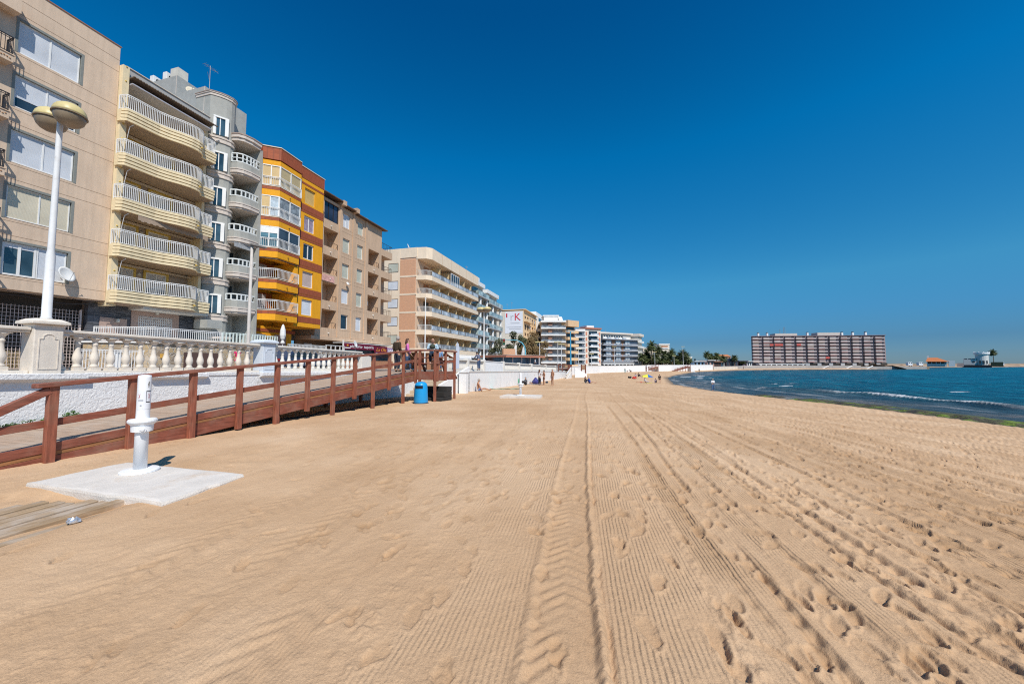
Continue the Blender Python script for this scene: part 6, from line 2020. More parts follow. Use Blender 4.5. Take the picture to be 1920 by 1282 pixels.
for (i, k) in ((1, 5), (2, 5), (2, 5.0), (4, 5), (6, 1)):
    x0 = i * mw + (mw * .57 if i in (1, 6) else .2); MB().box(x0, x0 + (mw * .33 if i in (1, 6) else mw * (.75 if i == 2 else .36)), -2.25, -2.1, 1.0 + k * 2.42, 2.4 + k * 2.42).build('red_blind', REDA, hot) if not (i == 2 and isinstance(k, float)) else None
MB().prism([(-.1, -1.0), (LL + .3, -1.0), (LL + .3, 14.2), (14 * _r.x / _r.y + .3, 14.2)], 20.303, 20.7).build('roof_edge', mat('mauve_roof_edge', (.24, .17, .18), .8), hot)
for a, b_, h in ((.205, .375, 2.0), (.53, .70, 2.4)):
    MB().box(LL * a, LL * b_, 3, 10, 20.71, 20.71 + h).build('roof_storey', mat('beige_roof_storey', (.55, .50, .45), .85, var=.1), hot)
for f in (.07, .14, .45, .71, .79, .885):
    mb = MB(); mb.box(LL * f - .55, LL * f + .55, 2, 3.4, 20.71, 23.0); ch = mb.build('chimney', WHITE, hot); OFF[ch.name] = (0, 0, 0)
    MB().box(LL * f - .45, LL * f + .45, 2.1, 3.3, 23.003, 23.5).build('chimney_cap', DARK, ch)
mb = MB()
for f, h in ((.255, 5.5), (.285, 7.0), (.295, 7.2)): mb.tube([(LL * f, 5, 22.7), (LL * f, 5, 20.7 + h)], .16, 5)
mb.build('antenna_mast', GREYM, hot)
# ground floor arcade
MB().box(2, LL * .37, -6, -1.25, -1.0, -.4).build('arcade_roof', WHITE, hot)
for i in range(9): MB().box(3 + i * 3.6, 3.8 + i * 3.6, -5.9, -5.4, -3.0, -1.003).build('arcade_pillar', WHITE, hot)
MB().box(LL * .37, LL, -1.24, -1.2, -2.6, .35).build('dark_ground_floor', MATS['dark_recess'], hot)
for i in range(7): MB().box(LL * (.40 + i * .086), LL * (.40 + i * .086) + 2.6, -2.0, -1.25, -2.6, .1).build('shop_shutter', mat('pale_shutter', (.42, .42, .42), .7), hot)
for i in range(3): MB().box(15 + i * 5, 19 + i * 5, -6.3, -6.02, -2.6, -2.0).build('orange_counter', mat('orange_counter', (.62, .35, .12), .7), hot)
MB().box(LL - .003, LL + .35, 0.01, 14, -2.6, 20.2).build('end_wall', mat('bright_end_wall', (.62, .56, .50), .8), hot)
tr = wthing('terrace_wall', 'grey rendered terrace wall with white stairs under the striped slab', 'wall', (SL0.x + 6, SL0.y - 12, 0), rz)
MB().box(10, LL + 4, -6, -5.5, -4.4, -2.1).build('wall_face', MATS['grey_stone_wall'], tr)
MB().box(-12, LL + 6, -5.5, 14, -4.4, -2.4).build('terrace_fill', EARTH, tr)
for x in (30, 45, 58): 
    mb = MB(); mb.prism_h([(x, -4.2), (x + 4, -2.0), (x + 4, -1.4), (x, -3.6)], 'y', -6.6, -6.02); mb.build('stair_parapet', WHITE, tr)

# ---------------------------------------------------------------- rocky headland with its houses
def headland():
    m = bpy.data.materials.new('headland_rock'); m.use_nodes = True
    nt = m.node_tree; L = nt.links; b = nt.nodes['Principled BSDF']; b.inputs['Roughness'].default_value = .9
    tc = nd(nt, 'ShaderNodeTexCoord'); n = nd(nt, 'ShaderNodeTexNoise', Scale=.12, Detail=8.0, Roughness=.7); L.new(tc.outputs['Object'], n.inputs['Vector'])
    cr = ramp(nt, [(.3, (.18, .115, .07)), (.5, (.34, .235, .15)), (.7, (.46, .345, .235))]); L.new(n.outputs['Fac'], cr.inputs['Fac']); L.new(cr.outputs['Color'], b.inputs['Base Color'])
    C0 = [(262, 255), (283, 296), (330, 342), (420, 384), (520, 412), (640, 452), (760, 492), (900, 540)]
    xs = np.linspace(0, 1, 260); cx = np.interp(xs * 7, range(8), [c[0] for c in C0]); cy = np.interp(xs * 7, range(8), [c[1] for c in C0])
    a = np.linspace(-9, 34, 40)
    A, T = np.meshgrid(a, xs)
    X = cx[:, None] + A * -.35; Y = cy[:, None] + A * .94
    prof = np.clip((A + 7) / 9, 0, 1) * (1 - np.clip((A - 26) / 8, 0, 1))
    Z = -4.6 + prof * 3.5 * (.8 + .9 * fbm(X * .12, Y * .12, 201, 4)) + fbm(X * .5, Y * .5, 203, 4) * 1.6 * prof + 2.1 * prof * np.clip((T - .62) / .2, 0, 1) * np.clip(A / 12, 0, 1)
    return grid_mesh('headland', X, Y, Z, m)


tag(headland(), kind='structure')
t, Lf = block('low house with an orange tiled roof on the rocky headland', 1738, 352, 1775, 343, 10, kind='house')
MB().box(0, Lf, 0, 9, -3, 1.9).build('wall', mat('house_white', (.62, .60, .56), .8), t)
MB().hexa([(-.8, -1.6, 1.6), (Lf + 1.6, -1.6, 1.5), (Lf + 1.6, 10.2, 1.5), (-.8, 10.2, 1.6), (.6, 3.2, 5.3), (Lf * .55, 3.2, 5.3), (Lf * .55, 5.6, 5.3), (.6, 5.6, 5.3)]).build('roof', mat('orange_roof_tiles', (.52, .18, .07), .85, var=.15, scale=2), t)
MB().box(.2, 1.4, 3, 4.4, 4.0, 7.2).build('chimney', WHITE, t)
MB().box(.5, Lf - .4, -.06, -.004, -.3, 1.7).build('dark_veranda', MATS['dark_recess'], t)
for i in range(5): MB().box(.2 + i * 2.7, .5 + i * 2.7, -.3, -.065, -2.4, 1.8).build('veranda_post', WHITE, t)
MB().box(Lf + 1.2, Lf + 5, 0, 6, -3, 2.4).build('white_annex', WHITE, t)
MB().box(Lf + 6, Lf + 10, 1, 5, -3, .2).build('pink_wall', mat('faded_pink', (.55, .36, .30), .85), t)
t, Lf = block('white villa with a round lookout tower on the headland', 1807, 372, 1831, 366, 9, kind='villa')
MB().box(0, Lf, 0, 8, -3, 4.8).build('wall', mat('house_white', (.62, .60, .56), .8), t)
for i in range(3): MB().box(.6 + i * 2.5, 2.4 + i * 2.5, -.06, -.004, 4.0, 4.7).build('dark_window', GLASS, t)
mb = MB()
m2 = MB(); m2.lathe([(.9, 0), (.9, .08)], (0, 0, 0), 14); mb.v = [(6.2 + x, -.02 - z, 1.5 + y) for x, y, z in m2.v]; mb.f = m2.f; mb.build('porthole', GLASS, t)
mb = MB(); mb.lathe([(4.2, -3), (4.2, 8.2)], (Lf + 3.6, 3.5, 0), 20); tw = mb.build('tower', mat('house_white', (.62, .60, .56), .8), t); OFF[tw.name] = (0, 0, 0)
mb = MB(); mb.lathe([(4.2, 8.2), (5.2, 9.0), (5.2, 10.6)], (Lf + 3.6, 3.5, 0), 20, cap=True); mb.build('lookout', WHITE, tw)
mb = MB()
for q in range(10):
    a = 2 * math.pi * q / 10; mb.box(Lf + 3.6 + 4.9 * math.cos(a) - .25, Lf + 3.6 + 4.9 * math.cos(a) + .25, 3.5 + 4.9 * math.sin(a) - .25, 3.5 + 4.9 * math.sin(a) + .25, 10.603, 11.3)
mb.build('merlons', WHITE, tw)
for q in range(3):
    a = -1.9 + q * .5; mb = MB(); mb.box(Lf + 3.6 + 4.15 * math.cos(a) - .7, Lf + 3.6 + 4.15 * math.cos(a) + .7, 3.5 + 4.3 * math.sin(a) - .1, 3.5 + 4.3 * math.sin(a) + .25, -.5, 2.6); mb.build('tower_window', GLASS, tw)
MB().box(-1, Lf + 9, -2.5, -2.2, -4, -1.6).build('dark_garden_wall', DARK, t)
MB().box(Lf + 9, Lf + 16, 1, 7, -3, 1.2).build('hedge_block', mat('dark_hedge', (.04, .055, .035), .9, var=.4, scale=1, bump=.8, bscale=3), t)
for lab, px, Y, c_ in (('white camper van parked on the headland by the slab', 1707, 335, (.75, .78, .8)), ('second white camper van parked nearer the tiled house', 1727, 345, (.70, .74, .78)), ('white van parked right of the headland palm', 1879, 385, (.75, .75, .75))):
    t, Lf = block(lab, px - 4, Y, px + 4, Y, 2.2, cat='van', kind='camper_van')
    m_ = mat('van_white', (.74, .76, .78), .35, var=.02)
    mb = MB(); mb.prism_h([(0, -1.9), (Lf, -1.9), (Lf, .2), (Lf - .5, 1.1), (.2, 1.1), (0, .8)], 'y', 0, 2.2); mb.build('body', m_, t)
    MB().box(Lf * .62, Lf - .3, -.03, -.002, -.4, .55).build('side_window', GLASS, t); MB().box(.5, Lf * .45, -.03, -.002, -.2, .5).build('side_window', GLASS, t)
    for x in (.8, Lf - 1.0):
        m3 = MB(); m3.lathe([(.42, 0), (.42, .25)], (0, 0, 0), 12); mb = MB(); mb.v = [(x + a, -.06 + c, -2.2 + b_) for a, b_, c in m3.v]; mb.f = m3.f; mb.build('wheel', DARK, t)
# ================================================================== STREET FURNITURE, BEACH THINGS, PLANTS
YC = Sy(35.8)
double_lamp(YC, DW + .12, -.60, 5.75, 'white double lamp with two yellow domes beside the modern glass block', r0=.085, hr=.42)
# slim lamp with a flat arm in front of the grey tower
t = thing('street_lamp', 'slim pale pole lamp with one flat arm in front of the orange block', 'street lamp', 13.2, 16, -.3)
MB().lathe([(.10, -.3), (.10, .9), (.07, 1.0), (.055, 5.4)], (13.2, 16, 0), 12).build('post', mat('aged_pole', (.50, .46, .42), .6, var=.12, scale=3), t, smooth=True)
mb = MB(); mb.hexa([(13.1, 15.85, 5.40), (13.75, 15.7, 5.42), (13.75, 15.95, 5.42), (13.1, 16.1, 5.40), (13.1, 15.9, 5.47), (13.7, 15.75, 5.49), (13.7, 15.92, 5.49), (13.1, 16.05, 5.47)]); mb.build('lamp_head', mat('dark_lamp_head', (.14, .13, .12), .5), t)


def pole_lamp(label, px, ytop, Y, col, r=.07, arm=True, group='slim lamp posts along the far promenade'):
    p = atY(px, 681, Y); zt = atY(px, ytop, Y).z
    t = wthing('street_lamp', label, 'street lamp', (p.x, p.y, z_prom(Y)), 0, group)
    h = zt - z_prom(Y)
    MB().lathe([(r, 0), (r * .6, h)], (0, 0, 0), 8).build('post', col, t)
    if arm: MB().box(-.9, .9, -.15, .15, h, h + .18).build('lamp_head', LAMPY if col is LAMPW else col, t)
    return t


BLUEP = mat('sky_blue_paint', (.07, .32, .52), .5, var=.08)
pole_lamp('tall bright blue post by the brown beach gate', 1070, 622, 84, BLUEP, r=.22, arm=True, group=None)
for i, (px, yt, Y, lab) in enumerate(((1012, 642, 78, 'thin white lamp with yellow head right of the autumn tree'), (1046, 642, 92, 'thin white post in front of the dark glazed block, leftmost of a pair'), (1053, 646, 96, 'thin white post in front of the dark glazed block, right one of a pair'),
                            (1085, 655, 120, 'thin white lamp in front of the slim pale grey block'), (1109, 664, 135, 'thin white lamp in front of the salmon flanked block'), (1152, 650, 150, 'thin white lamp before the grey glazed block'),
                            (1228, 660, 172, 'white lamp among the palms, leftmost'), (1264, 668, 180, 'white lamp among the palms, with a flat head'), (1281, 650, 186, 'white lamp at the right end of the palm grove'))):
    pole_lamp(lab, px, yt, Y, LAMPW, r=.10)
t = thing('flag_pole', 'slender white flag pole standing behind the picnic platform', 'pole', 0, 0, 0)
p = SDw(0, 0)
fp_s, fp_z = atD(798, 560, 12.6); OFF[t.name] = (fp_s, 12.6, -.5); t.location = SDw(fp_s, 12.6, -.5)
MB().lathe([(.045, -.5), (.03, fp_z)], (fp_s, 12.6, 0), 8).build('pole', WHITE, t); MB().ball((fp_s, 12.6, fp_z), .06, n=8, m=5).build('finial', WHITE, t)
# sail banner
s_, z_ = atD(858, 642, 11.4)
t = thing('sail_banner', 'pale blue white feather banner on the promenade past the platform', 'banner', s_, 11.4, -.6)
mb = MB(); pts = [(-.32, -.4), (.30, -.4), (.34, z_ - .5), (.22, z_ - .12), (0, z_), (-.2, z_ - .1), (-.30, z_ - .4)]
mb.prism_h([(s_ + a, b_) for a, b_ in pts], 'y', 11.39, 11.41); mb.build('sail', mat('banner_cloth', (.60, .65, .74), .8, var=.08), t)
MB().tube([(s_ - .34, 11.4, -.6), (s_ - .32, 11.4, z_ - .4), (s_, 11.4, z_ + .05)], .02, 6).build('pole', GREYM, t)
# closed parasol
s_, z_ = atD(531, 608, 27.6); s2, z2 = atD(531, 640, 27.6)
t = thing('parasol', 'closed white parasol tied up on the terrace of the orange block', 'parasol', s_, 27.6, .4)
MB().lathe([(.03, z_), (.10, z_ - .12), (.20, z_ - .5), (.23, z_ - .95), (.16, z_ - 1.25), (.05, z_ - 1.42), (.13, z_ - 1.48), (.17, z_ - 1.62), (.05, z_ - 1.72)], (s_, 27.6, 0), 10).build('canopy', mat('parasol_cloth', (.72, .72, .70), .9, bump=.3, bscale=8), t)
MB().tube([(s_, 27.6, .4), (s_, 27.6, z_ - 1.5)], .03, 6).build('pole', WHITE, t)
# traffic light on a sky blue arched mast
p0 = atY(985, 681, 70); p1 = atY(945, 640, 70)
t = wthing('traffic_light', 'traffic light hanging from a sky blue arched mast near the autumn tree', 'traffic light', (p0.x, p0.y, z_prom(70)), 0)
hz = 5.2; xl = p1.x - p0.x
mb = MB(); mb.tube([(0, 0, 0), (0, 0, 3.6), (-.15, 0, 4.4), (-.6, 0, 5.1), (-1.5, 0, 5.6), (xl, 0, 5.75)], [.13, .12, .11, .1, .08, .06], 8); mb.build('mast', mat('cyan_mast', (.10, .38, .50), .45), t)
hd = MB().box(xl - .2, xl + .2, -.2, .2, 4.7, 5.85).build('signal_head', DARK, t); OFF[hd.name] = (0, 0, 0)
for z, c_ in ((5.6, (.6, .03, .03)), (5.28, (.3, .2, .02)), (4.95, (.02, .2, .1))):
    m2 = MB(); m2.lathe([(.12, 0), (.12, .03)], (0, 0, 0), 10); mb = MB(); mb.v = [(xl + x, -.203 - zz, z + y) for x, y, zz in m2.v]; mb.f = m2.f; mb.build('signal_lens', mat('lens_%s' % ('red' if c_[0] > .5 else 'amber' if c_[0] > .2 else 'green'), c_, .3), hd)
MB().box(-.16, .16, -.16, .16, 1.6, 2.5).build('lower_signal_head', DARK, t)
# glazed kiosk with a reddish roof edge
t, Lf = block('long low kiosk with dark blue glazing and a reddish canopy roof', 943, 62, 1009, 68, 6, cat='kiosk', kind='kiosk')
MB().box(0, Lf, 0, 5, -1.6, .95).build('glazing', glass_mat('kiosk_glass', (.05, .10, .16), .1), t)
MB().box(-.5, Lf + .5, -1.3, 6, 1.0, 1.35).build('roof', mat('red_roof_edge', (.48, .20, .13), .8, var=.1), t)
MB().box(-.5, Lf + .5, -1.4, 5, 1.353, 1.42).build('roof_deck', mat('pale_roof', (.62, .50, .42), .8), t)
for i in range(5): MB().box(i * Lf / 4 - .05, i * Lf / 4 + .05, -.15, -.01, -1.6, .99).build('post', WHITE, t)
t, Lf = block('orange brick garden wall below the white tree trunks', 944, 76, 966, 78, .4, cat='wall', kind='garden_wall')
MB().box(0, Lf, 0, .4, -1.6, 3.0).build('wall_face', BRICK, t)

# ---------------------------------------------------------------- litter bin
g = ground_at(789, 756.5)
t = wthing('litter_bin', 'bright blue plastic litter bin at the corner of the timber platform', 'bin', (g.x, g.y, g.z - .02), R(-6))
BLUB = mat('blue_plastic', (.012, .30, .66), .35, var=.04, spec=.5)
prof = [(.315, .06), (.325, .10), (.30, .60), (.285, .82), (.278, .86), (.24, .93), (.16, .985), (.04, 1.0)]
mb = MB(); n = 28
vs = []; fs = []
for r, z in prof:
    for k in range(n):
        a = 2 * math.pi * k / n; vs.append((r * math.cos(a) * .98, r * math.sin(a) * .98, z))
for i in range(len(prof) - 1):
    for k in range(n): fs.append((i * n + k, i * n + (k + 1) % n, (i + 1) * n + (k + 1) % n, (i + 1) * n + k))
fs.append(tuple((len(prof) - 1) * n + k for k in range(n))); mb.add(vs, fs)
mb.build('body', BLUB, t, smooth=True)
MB().lathe([(.35, 0), (.36, .03), (.33, .075)], (0, 0, 0), 28).build('base', mat('dark_bin_base', (.035, .04, .045), .7), t)
mb = MB()
for k in range(9):
    a0 = -math.pi / 2 - .62 + k * .1378; a1 = a0 + .1378
    r0 = .296; z0, z1 = .70, .83
    for (r_a, r_b) in ((.293, .287),):
        mb.quad((r_a * math.cos(a0), r_a * math.sin(a0), z0), (r_a * math.cos(a1), r_a * math.sin(a1), z0), (r_b * math.cos(a1), r_b * math.sin(a1), z1), (r_b * math.cos(a0), r_b * math.sin(a0), z1))
sl = mb.build('slot', mat('bin_slot', (.01, .012, .02), .8), t)
mb = MB()
for k in range(9):
    a0 = -math.pi / 2 - .62 + k * .1378; a1 = a0 + .1378
    mb.hexa([(.28 * math.cos(a0), .28 * math.sin(a0), .832), (.305 * math.cos(a0), .305 * math.sin(a0), .832), (.305 * math.cos(a1), .305 * math.sin(a1), .832), (.28 * math.cos(a1), .28 * math.sin(a1), .832),
             (.27 * math.cos(a0), .27 * math.sin(a0), .87), (.30 * math.cos(a0), .30 * math.sin(a0), .87), (.30 * math.cos(a1), .30 * math.sin(a1), .87), (.27 * math.cos(a1), .27 * math.sin(a1), .87)])
mb.build('slot_lip', BLUB, t)

# ---------------------------------------------------------------- foot showers
SHW = mat('shower_white', (.80, .81, .82), .4, var=.04, scale=4, dirt=(.45, .33, .18), dirt_amt=.35, dirt_scale=5)
SLAB = mat('slab_white_concrete', (.66, .61, .55), .85, var=.10, scale=2.5, bump=.4, bscale=40, dirt=(.50, .33, .18), dirt_amt=.45, dirt_scale=1.4)


def shower(base, corners, label, h, discz, sticker=True, r=.078):
    t = wthing('beach_shower', label, 'beach shower', tuple(base), 0, 'white beach showers')
    cs = [Vector((c.x - base.x, c.y - base.y, 0)) for c in corners]
    zt = 0.0
    mb = MB(); k = len(cs); top = []; bot = []
    # slab rim follows a slightly wavy worn edge
    ring = []
    rs = random.Random(5)
    for i in range(k):
        a, b_ = cs[i], cs[(i + 1) % k]
        for q in range(8):
            p = a + (b_ - a) * (q / 8)
            ring.append(p + Vector((rs.uniform(-.015, .015), rs.uniform(-.015, .015), rs.uniform(-.010, .004))))
    c0 = sum(ring, Vector()) / len(ring)
    n = len(ring)
    vs = [(p.x, p.y, -.16) for p in ring] + [(p.x, p.y, -.028 + p.z) for p in ring] + [(p.x + (c0.x - p.x) * .012, p.y + (c0.y - p.y) * .012, p.z) for p in ring] + [(p.x + (c0.x - p.x) * .10, p.y + (c0.y - p.y) * .10, .003) for p in ring] + [(c0.x, c0.y, .004)]
    fs = []
    for lv in range(3):
        for i in range(n): fs.append((lv * n + i, lv * n + (i + 1) % n, (lv + 1) * n + (i + 1) % n, (lv + 1) * n + i))
    for i in range(n): fs.append((3 * n + i, 3 * n + (i + 1) % n, 4 * n))
    mb.add(vs, fs); mb.build('slab', SLAB, t, smooth=False)
    mb = MB(); mb.lathe([(.225, .006), (.225, .03), (.21, .042), (r + .008, .05)], (0, 0, 0), 28); mb.build('foot_plate', SHW, t, smooth=False)
    lean = .0
    mb = MB(); mb.lathe([(r, .05), (r, discz - .02), (r, discz + .06), (r * .99, h - .03), (r * .93, h), (r * .4, h + .008)], (0, 0, 0), 26); mb.build('column', SHW, t, smooth=True)
    mb = MB(); mb.lathe([(r + .005, discz - .15), (r + .045, discz - .14), (r + .05, discz - .045), (.155, discz - .02), (.168, discz), (.168, discz + .02), (.155, discz + .04), (r, discz + .05)], (0, 0, 0), 28); d_ = mb.build('basin', SHW, t, smooth=False)
    mb = MB(); mb.tube([(.07, -.07, discz - .09), (.125, -.125, discz - .10)], [.04, .046], 12); mb.tube([(.125, -.125, discz - .10), (.138, -.138, discz - .103)], [.036, .016], 12); mb.build('push_button', SHW, d_)
    if sticker:
        az = math.atan2(-base.y, -base.x)            # towards the camera side
        def wrap(mb, a0, a1, z0, z1, rr):
            m_ = max(2, int(abs(a1 - a0) / .12))
            for i in range(m_):
                b0 = a0 + (a1 - a0) * i / m_; b1 = a0 + (a1 - a0) * (i + 1) / m_
                mb.quad((rr * math.cos(az + b0), rr * math.sin(az + b0), z0), (rr * math.cos(az + b1), rr * math.sin(az + b1), z0), (rr * math.cos(az + b1), rr * math.sin(az + b1), z1), (rr * math.cos(az + b0), rr * math.sin(az + b0), z1))
        BLK = mat('sticker_black', (.03, .03, .04), .5); RD = mat('sticker_red', (.45, .05, .06), .5); GRS = mat('sticker_grey', (.30, .32, .36), .5); LBL = mat('sticker_white', (.78, .79, .82), .4, var=.01)
        mb = MB(); wrap(mb, -.95, 1.15, h - .50, h - .23, r + .0015); lb_ = mb.build('label', LBL, t)
        mb = MB()
        for (a0, a1, z0, z1) in ((.30, 1.02, h - .24, h - .228), (.30, 1.02, h - .40, h - .388), (.30, .36, h - .40, h - .228)): wrap(mb, a0, a1, z0, z1, r + .003)
        mb.build('label_frame', BLK, lb_)
        mb = MB()
        for (x0, x1) in ((-.78, -.52), (.62, .88)):
            for i in range(6):
                a_ = x0 + (x1 - x0) * i / 6; wrap(mb, a_, a_ + (x1 - x0) / 6, h - .285 - i * .011, h - .272 - i * .011, r + .003); wrap(mb, x1 - (i + 1) * (x1 - x0) / 6, x1 - i * (x1 - x0) / 6, h - .285 - i * .011, h - .272 - i * .011, r + .0031)
        mb.build('label_cross', RD, lb_)
        mb = MB()
        for z in (h - .365, h - .380): wrap(mb, -.80, -.06, z, z + .006, r + .003)
        wrap(mb, -.5, -.25, h - .452, h - .436, r + .003)
        mb.build('label_text_lines', GRS, lb_)
        mb = MB()
        for i, (a_, z_) in enumerate(((.55, h - .13), (.50, h - .15), (.62, h - .155), (.57, h - .18), (.66, h - .12))): wrap(mb, a_, a_ + .13, z_, z_ + .03, r + .0012)
        mb.build('worn_patch', mat('worn_grey', (.25, .24, .22), .8), t)
    return t


zs = -1.60
cb = atZ(262, 884, zs)
shower(cb, [atZ(47, 905, zs), atZ(305, 940, zs), atZ(459, 888, zs), atZ(238, 866, zs)], 'near white shower column with a sticker on a big white slab', 1.42, .735)
zs2 = -1.70
cb2 = atZ(976, 739, zs2); cb2.z -= .06
v_ = 1.15
shower(cb2, [cb2 + Vector((-1.15, -.2, 0)), cb2 + Vector((1.0, -.75, 0)), cb2 + Vector((1.25, .35, 0)), cb2 + Vector((-.75, .95, 0))], 'second white shower further down the open sand', 1.22, .62, sticker=False, r=.065)

# ---------------------------------------------------------------- sunken boardwalk beside the slab
BW = wood_mat('silvered_boards', (.36, .25, .15), .85, (1.5, 14, 14), .35, grey=(.55, .49, .43), grey_amt=.85)
pa = atZ(0, 1000, -1.66); pb = atZ(232, 934, -1.66); pc = atZ(105, 912, -1.66)
d_ = (pb - pa).normalized(); n_ = Vector((-d_.y, d_.x, 0))
t = wthing('boardwalk', 'half buried grey wooden boardwalk running to the near white slab', 'boardwalk', (pb.x, pb.y, -1.66), math.atan2(d_.y, d_.x))
for i in range(11):
    w = .125; y0 = -.02 + i * .165 - .10
    l0 = -3.2 + rnd.uniform(-.2, .2); l1 = .02 - i * .075 + rnd.uniform(-.05, .06)
    tilt = rnd.uniform(-.006, .006); zz = .016 + rnd.uniform(-.020, .014) - .002 * i
    if i == 0: zz += .012
    mb = MB(); mb.hexa([(l0, y0, -.07), (l1, y0, -.07), (l1, y0 + w, -.07), (l0, y0 + w, -.07), (l0, y0, zz - .03), (l1, y0, zz + tilt), (l1, y0 + w, zz - tilt), (l0, y0 + w, zz - .03)])
    mb.build('board', BW, t, bevel=.01)
mb = MB(); mb.hexa([(-2.4, -.38, -.09), (-.35, -.33, -.09), (-.35, -.22, -.09), (-2.4, -.27, -.09), (-2.4, -.38, .012), (-.35, -.33, -.028), (-.35, -.22, -.028), (-2.4, -.27, .014)]); mb.build('board', BW, t, bevel=.012)
g = atZ(138, 985, -1.69)
FOIL = mat('crumpled_foil', (.50, .52, .56), .25, var=.3, scale=30, metal=.5)
mb = MB(); rr = random.Random(3)
mb.ball((0, 0, .018), .065, .042, .03, n=12, m=8)
mb.v = [(x * rr.uniform(.7, 1.35), y * rr.uniform(.7, 1.35), max(0, z * rr.uniform(.6, 1.4))) for x, y, z in mb.v]
o = mb.build('foil_litter', FOIL); o.location = (g.x, g.y, float(sand_base(g.x, g.y)) + .0); tag(o, 'crumpled scrap of silvery foil lying on sand by the boardwalk', 'litter')

# cable and debris under the ramp
q = [SDw(posts[4] + i * .42, DR + .55 + .22 * math.sin(i * 1.3)) for i in range(20)]
mb = MB(); mb.tube([(p.x, p.y, float(sand_base(p.x, p.y)) + .03 + .02 * math.sin(i * 2.1)) for i, p in enumerate(q)], .022, 6)
tag(mb.build('hose', mat('black_hose', (.02, .02, .022), .6)), 'black hose lying on the sand under the ramp', 'hose')


# ---------------------------------------------------------------- plants
def leaf_mat(name, col, var=.5):
    if name in MATS: return MATS[name]
    m = bpy.data.materials.new(name); m.use_nodes = True
    nt = m.node_tree; L = nt.links; b = nt.nodes['Principled BSDF']; b.inputs['Roughness'].default_value = .6
    tc = nd(nt, 'ShaderNodeTexCoord'); n = nd(nt, 'ShaderNodeTexNoise', Scale=3.0, Detail=4.0); L.new(tc.outputs['Object'], n.inputs['Vector'])
    oi = nd(nt, 'ShaderNodeObjectInfo')
    ad = nd(nt, 'ShaderNodeMath', operation='MULTIPLY_ADD'); ad.inputs[1].default_value = .35
    L.new(oi.outputs['Random'], ad.inputs[0]); L.new(n.outputs['Fac'], ad.inputs[2])
    cr = ramp(nt, [(.35, tuple(c * (1 - var) for c in col)), (.85, tuple(c * (1 + var) for c in col))]); L.new(ad.outputs[0], cr.inputs['Fac']); L.new(cr.outputs['Color'], b.inputs['Base Color'])
    tr = nd(nt, 'ShaderNodeBsdfTranslucent'); L.new(cr.outputs['Color'], tr.inputs['Color'])
    mx = nd(nt, 'ShaderNodeMixShader', ); mx.inputs[0].default_value = .25
    L.new(b.outputs[0], mx.inputs[1]); L.new(tr.outputs[0], mx.inputs[2]); L.new(mx.outputs[0], nt.nodes['Material Output'].inputs['Surface'])
    MATS[name] = m
    return m


PALML = leaf_mat('palm_leaf', (.085, .105, .035)); BARK = mat('palm_bark', (.20, .145, .095), .9, var=.3, scale=4, bump=.6, bscale=12)


def palm_meshes(seed, h, fan_=False):
    r = random.Random(seed); mb = MB()
    nf = 60
    for i in range(nf):
        az = i * 2.399 + r.uniform(-.2, .2); el = R(78 - 125 * (i / nf) + r.uniform(-8, 8)); L = r.uniform(2.4, 3.2) if not fan_ else r.uniform(1.2, 1.7)
        p = Vector((0, 0, h)); d = Vector((math.cos(az) * math.cos(el), math.sin(az) * math.cos(el), math.sin(el)))
        side = Vector((-math.sin(az), math.cos(az), 0)); prev = p; seg = 7
        for q in range(seg):
            nxt = prev + d * (L / seg); d = (d + Vector((0, 0, -.20))).normalized()
            up = d.cross(side)
            for sg in (-1, 1):
                for u in (.1, .55):
                    b0 = prev + (nxt - prev) * u; w = (1.05 * math.sin(math.pi * min(.97, (q + u + .7) / (seg + .6))) + .12) * r.uniform(.8, 1.15)
                    tip = b0 + side * sg * w * .8 + d * w * .55 + Vector((0, 0, -.25 * w))
                    mb.add([tuple(b0), tuple(b0 + d * .22), tuple(tip)], [(0, 1, 2)])
            prev = nxt
    tk = MB(); n = 8; pts = [(.10 * math.sin(i * .6 + seed), .08 * math.cos(i * .5 + seed), h * i / n) for i in range(n + 1)]; pts[0] = (0, 0, -.5); pts[-1] = (0, 0, h)
    tk.tube(pts, [.30] + [.21 - .05 * i / n for i in range(n)], 8)
    return mb, tk


PALMS = []
for i, h in enumerate((6.0, 7.4, 9.2, 5.0)):
    a, b_ = palm_meshes(i + 3, h)
    ma = a.build('crown', PALML); mb_ = b_.build('trunk', BARK); PALMS.append((ma.data, mb_.data, h))
    bpy.data.objects.remove(ma); bpy.data.objects.remove(mb_)


def palm(px, ytop, Y, label, group, s=1.0, ztop=None):
    base = atY(px, 681, Y); zt = atY(px, ytop + 8, Y).z if ztop is None else ztop
    zb_ = -2.0
    need = (zt - zb_)
    md = min(PALMS, key=lambda m: abs(m[2] * s - need))
    sc = need / md[2]
    t = wthing('palm_tree', label, 'palm tree', (base.x, base.y, zb_), rnd.uniform(0, 6.28), group)
    for nm, me, sx in (('crown', md[0], None), ('trunk', md[1], None)):
        o = bpy.data.objects.new(nm, me); COL.objects.link(o); o.parent = t
    t.scale = (max(sc, 1.0) * 1.05, max(sc, 1.0) * 1.05, sc)
    return t


